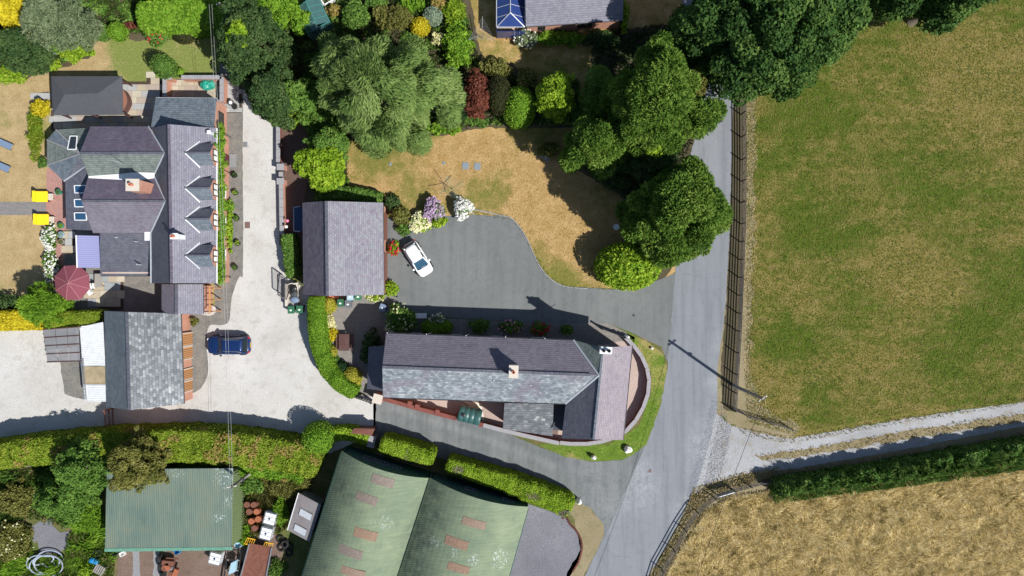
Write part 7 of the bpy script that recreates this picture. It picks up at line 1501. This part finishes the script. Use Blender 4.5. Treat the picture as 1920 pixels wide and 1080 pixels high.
for s in (0, 1):
    for k in (.45, .7): p = q[0].lerp(q[3], k) if s == 0 else q[1].lerp(q[2], k); MB().tube([(p.x - .1, p.y, .35), (p.x + .1, p.y, .35)], .34, 16).build('wheel', M['tyre'], FT)
c = P(436, 1058); BTR = thing('trailer', 'black framed trailer carrying a blue metal box', 'trailer', (c.x, c.y, 0))
fr_ = [P(428, 1030, .6), P(452, 1032, .6), P(446, 1095, .6), P(418, 1095, .6)]
for i in range(4): MB().beam(fr_[i], fr_[(i + 1) % 4], .1, .12).build('chassis_beam', M['black_metal'], BTR)
for k in (.3, .6): MB().beam(fr_[0].lerp(fr_[3], k), fr_[1].lerp(fr_[2], k), .08, .1).build('crossbeam', M['grey_wood'], BTR)
for p in (fr_[0].lerp(fr_[3], .5), fr_[1].lerp(fr_[2], .5)): MB().tube([(p.x - .12, p.y, .33), (p.x + .12, p.y, .33)], .33, 16).build('wheel', M['tyre'], BTR)
MB().prism([P(433, 1056, 1.1), P(443, 1051, 1.1), P(441, 1072, 1.1), P(428, 1078, 1.1)], .67, 1.1).build('metal_box', M['bin_blue'], label='pale blue metal box lying on the black trailer', cat='box')
# orange machine
c = P(322, 1062); OM = thing('farm_machine', 'faded orange farm machine with black tyres behind the green shed', 'farm machine', (c.x, c.y, 0))
MB().box(tuple(P(323, 1049, 0).xy) + (.5,), (1.1, .5, .5), R(-6)).build('hopper', M['rust'], OM, bevel=.03); MB().beam(P(312, 1046, .9), P(335, 1048, .9), .1, .1).build('frame', M['rust'], OM); MB().beam(P(312, 1056, .8), P(318, 1068, .8), .45, .4).build('engine_cover', M['orange_paint'], OM); MB().beam(P(332, 1066, .8), P(326, 1082, .7), .35, .35).build('chute', M['orange_paint'], OM)
for x, y in ((302, 1046), (302, 1060), (306, 1078)): p = P(x, y, .4); MB().tube([(p.x - .15, p.y, .42), (p.x + .15, p.y, .42)], .42, 18).build('wheel', M['tyre'], OM)
MB().box(tuple(P(326, 1060, 0).xy) + (.4,), (.5, .3, .5)).build('battery_box', M['galvanised'], OM)
# tyre heap
TY = [(533, 1018, 0, 'tyre lying on top of the heap'), (526, 1028, 0, 'tyre at the lower left of the heap'), (541, 1026, 0, 'tyre at the right of the heap'), (524, 1012, 0, 'tyre at the upper left of the heap'), (534, 1020, .25, 'second tyre stacked in the middle of the heap'), (540, 1038, 0, 'tyre lowest beside the barn wall')]
tm = None
for x, y, z, lb in TY:
    p = P(x, y, .3); prof = []
    if tm is None:
        v = []; f = []; n, m = 18, 8
        for i in range(n):
            a = 2 * math.pi * i / n
            for j in range(m): b = 2 * math.pi * j / m; r = .3 + .11 * math.cos(b); v.append((math.cos(a) * r, math.sin(a) * r, .11 + .11 * math.sin(b)))
        f = [[i * m + j, ((i + 1) % n) * m + j, ((i + 1) % n) * m + (j + 1) % m, i * m + (j + 1) % m] for i in range(n) for j in range(m)]
        o = MB().add(v, f).build('tyre', M['tyre']); tm = o.data; bpy.data.objects.remove(o)
    place(tm, 'tyre', Vector((p.x, p.y, z)), label='black ' + lb, cat='tyre', group='heap of old tyres')
# barrel, hose, bits
p = P(178, 1052, .3); BB = thing('plastic_barrel', 'bright blue plastic barrel lying in the weeds', 'barrel', (p.x, p.y, 0)); d = Vector((.42, -.14, 0)); q = Vector((p.x, p.y, .3)); MB().tube([q - d, q - d * .9, q - d * .05, q, q + d * .05, q + d * .9, q + d], [.24, .28, .28, .26, .28, .28, .24], 16).build('shell', M['blue_plastic'], BB, smooth=True); MB().tube([q + d, q + d * 1.05], .1, 10).build('cap', M['white_paint'], BB)
pts = []
for i in range(150):
    t = i / 149; a = t * 2 * math.pi * 3.6 + .5 * math.sin(t * 31); r = .35 + .95 * abs(math.sin(t * 7 + 1)) + .15 * math.sin(t * 40); pts.append(Vector((P(92, 1054).x + math.cos(a) * r * 1.25 + .2 * math.sin(t * 23), P(92, 1054).y + math.sin(a) * r * .85 + .1 * math.cos(t * 17), .15 + .35 * abs(math.sin(t * 12)))))
MB().tube(pts, .065, 7).build('hose', M['hose_white'], label='coil of thick pale ribbed hose lying in the scrub', cat='hose')
for x, y, r_, m, lb in ((183, 1037, .4, 'dark_grey', 'dark plastic crate in the weeds above the blue barrel'), (229, 1039, .3, 'white_paint', 'white box at the corner of the green shed'), (216, 1037, .35, 'dark_grey', 'dark box beside the white box by the green shed'), (446, 1022, .4, 'bin_blue', 'pale blue scrap by the shed corner'), (332, 1035, .3, 'blue_plastic', 'small blue crate under the green shed eaves')):
    p = P(x, y, .3); t = thing('crate', lb, 'crate', (p.x, p.y, 0), 'farmyard crates'); MB().box((p.x, p.y, 0), (r_ * 1.6, r_ * 1.2, .05), .4).build('base', M[m], t)
    for s in (-1, 1): MB().box((p.x - s * math.sin(.4) * r_ * .6, p.y + s * math.cos(.4) * r_ * .6, .052), (r_ * 1.6, .05, .3), .4).build('side', M[m], t); MB().box((p.x + s * math.cos(.4) * r_ * .78, p.y + s * math.sin(.4) * r_ * .78, .052), (.05, r_ * 1.1, .3), .4).build('side', M[m], t)
p = P(186, 1068, .5); PC = thing('pallet_stack', 'stack of grey pallets at the bottom of the scrub', 'pallets', (p.x, p.y, 0))
for k in range(4):
    for i in range(5): MB().box((p.x + (-.4 + .2 * i) * .87, p.y + (-.4 + .2 * i) * -.5, .15 * k), (.12, .9, .12), R(-30)).build('slat', M['grey_wood'], PC)
p = P(1014, 1090); 
# manhole marks on tarmac
q = P(1188, 591); MB().lathe((q.x, q.y, .016), [(.14, 0), (.12, .01)], 10).build('stopcock_cover', M['dark_grey'], label='small dark stopcock cover in the drive entrance', cat='cover')
q = P(1219, 883); MB().box((q.x, q.y, .018), (.35, .22, .02), R(60)).build('stopcock_cover', M['steel_lid'], label='rusty cover plate in the road by the south lane', cat='cover')
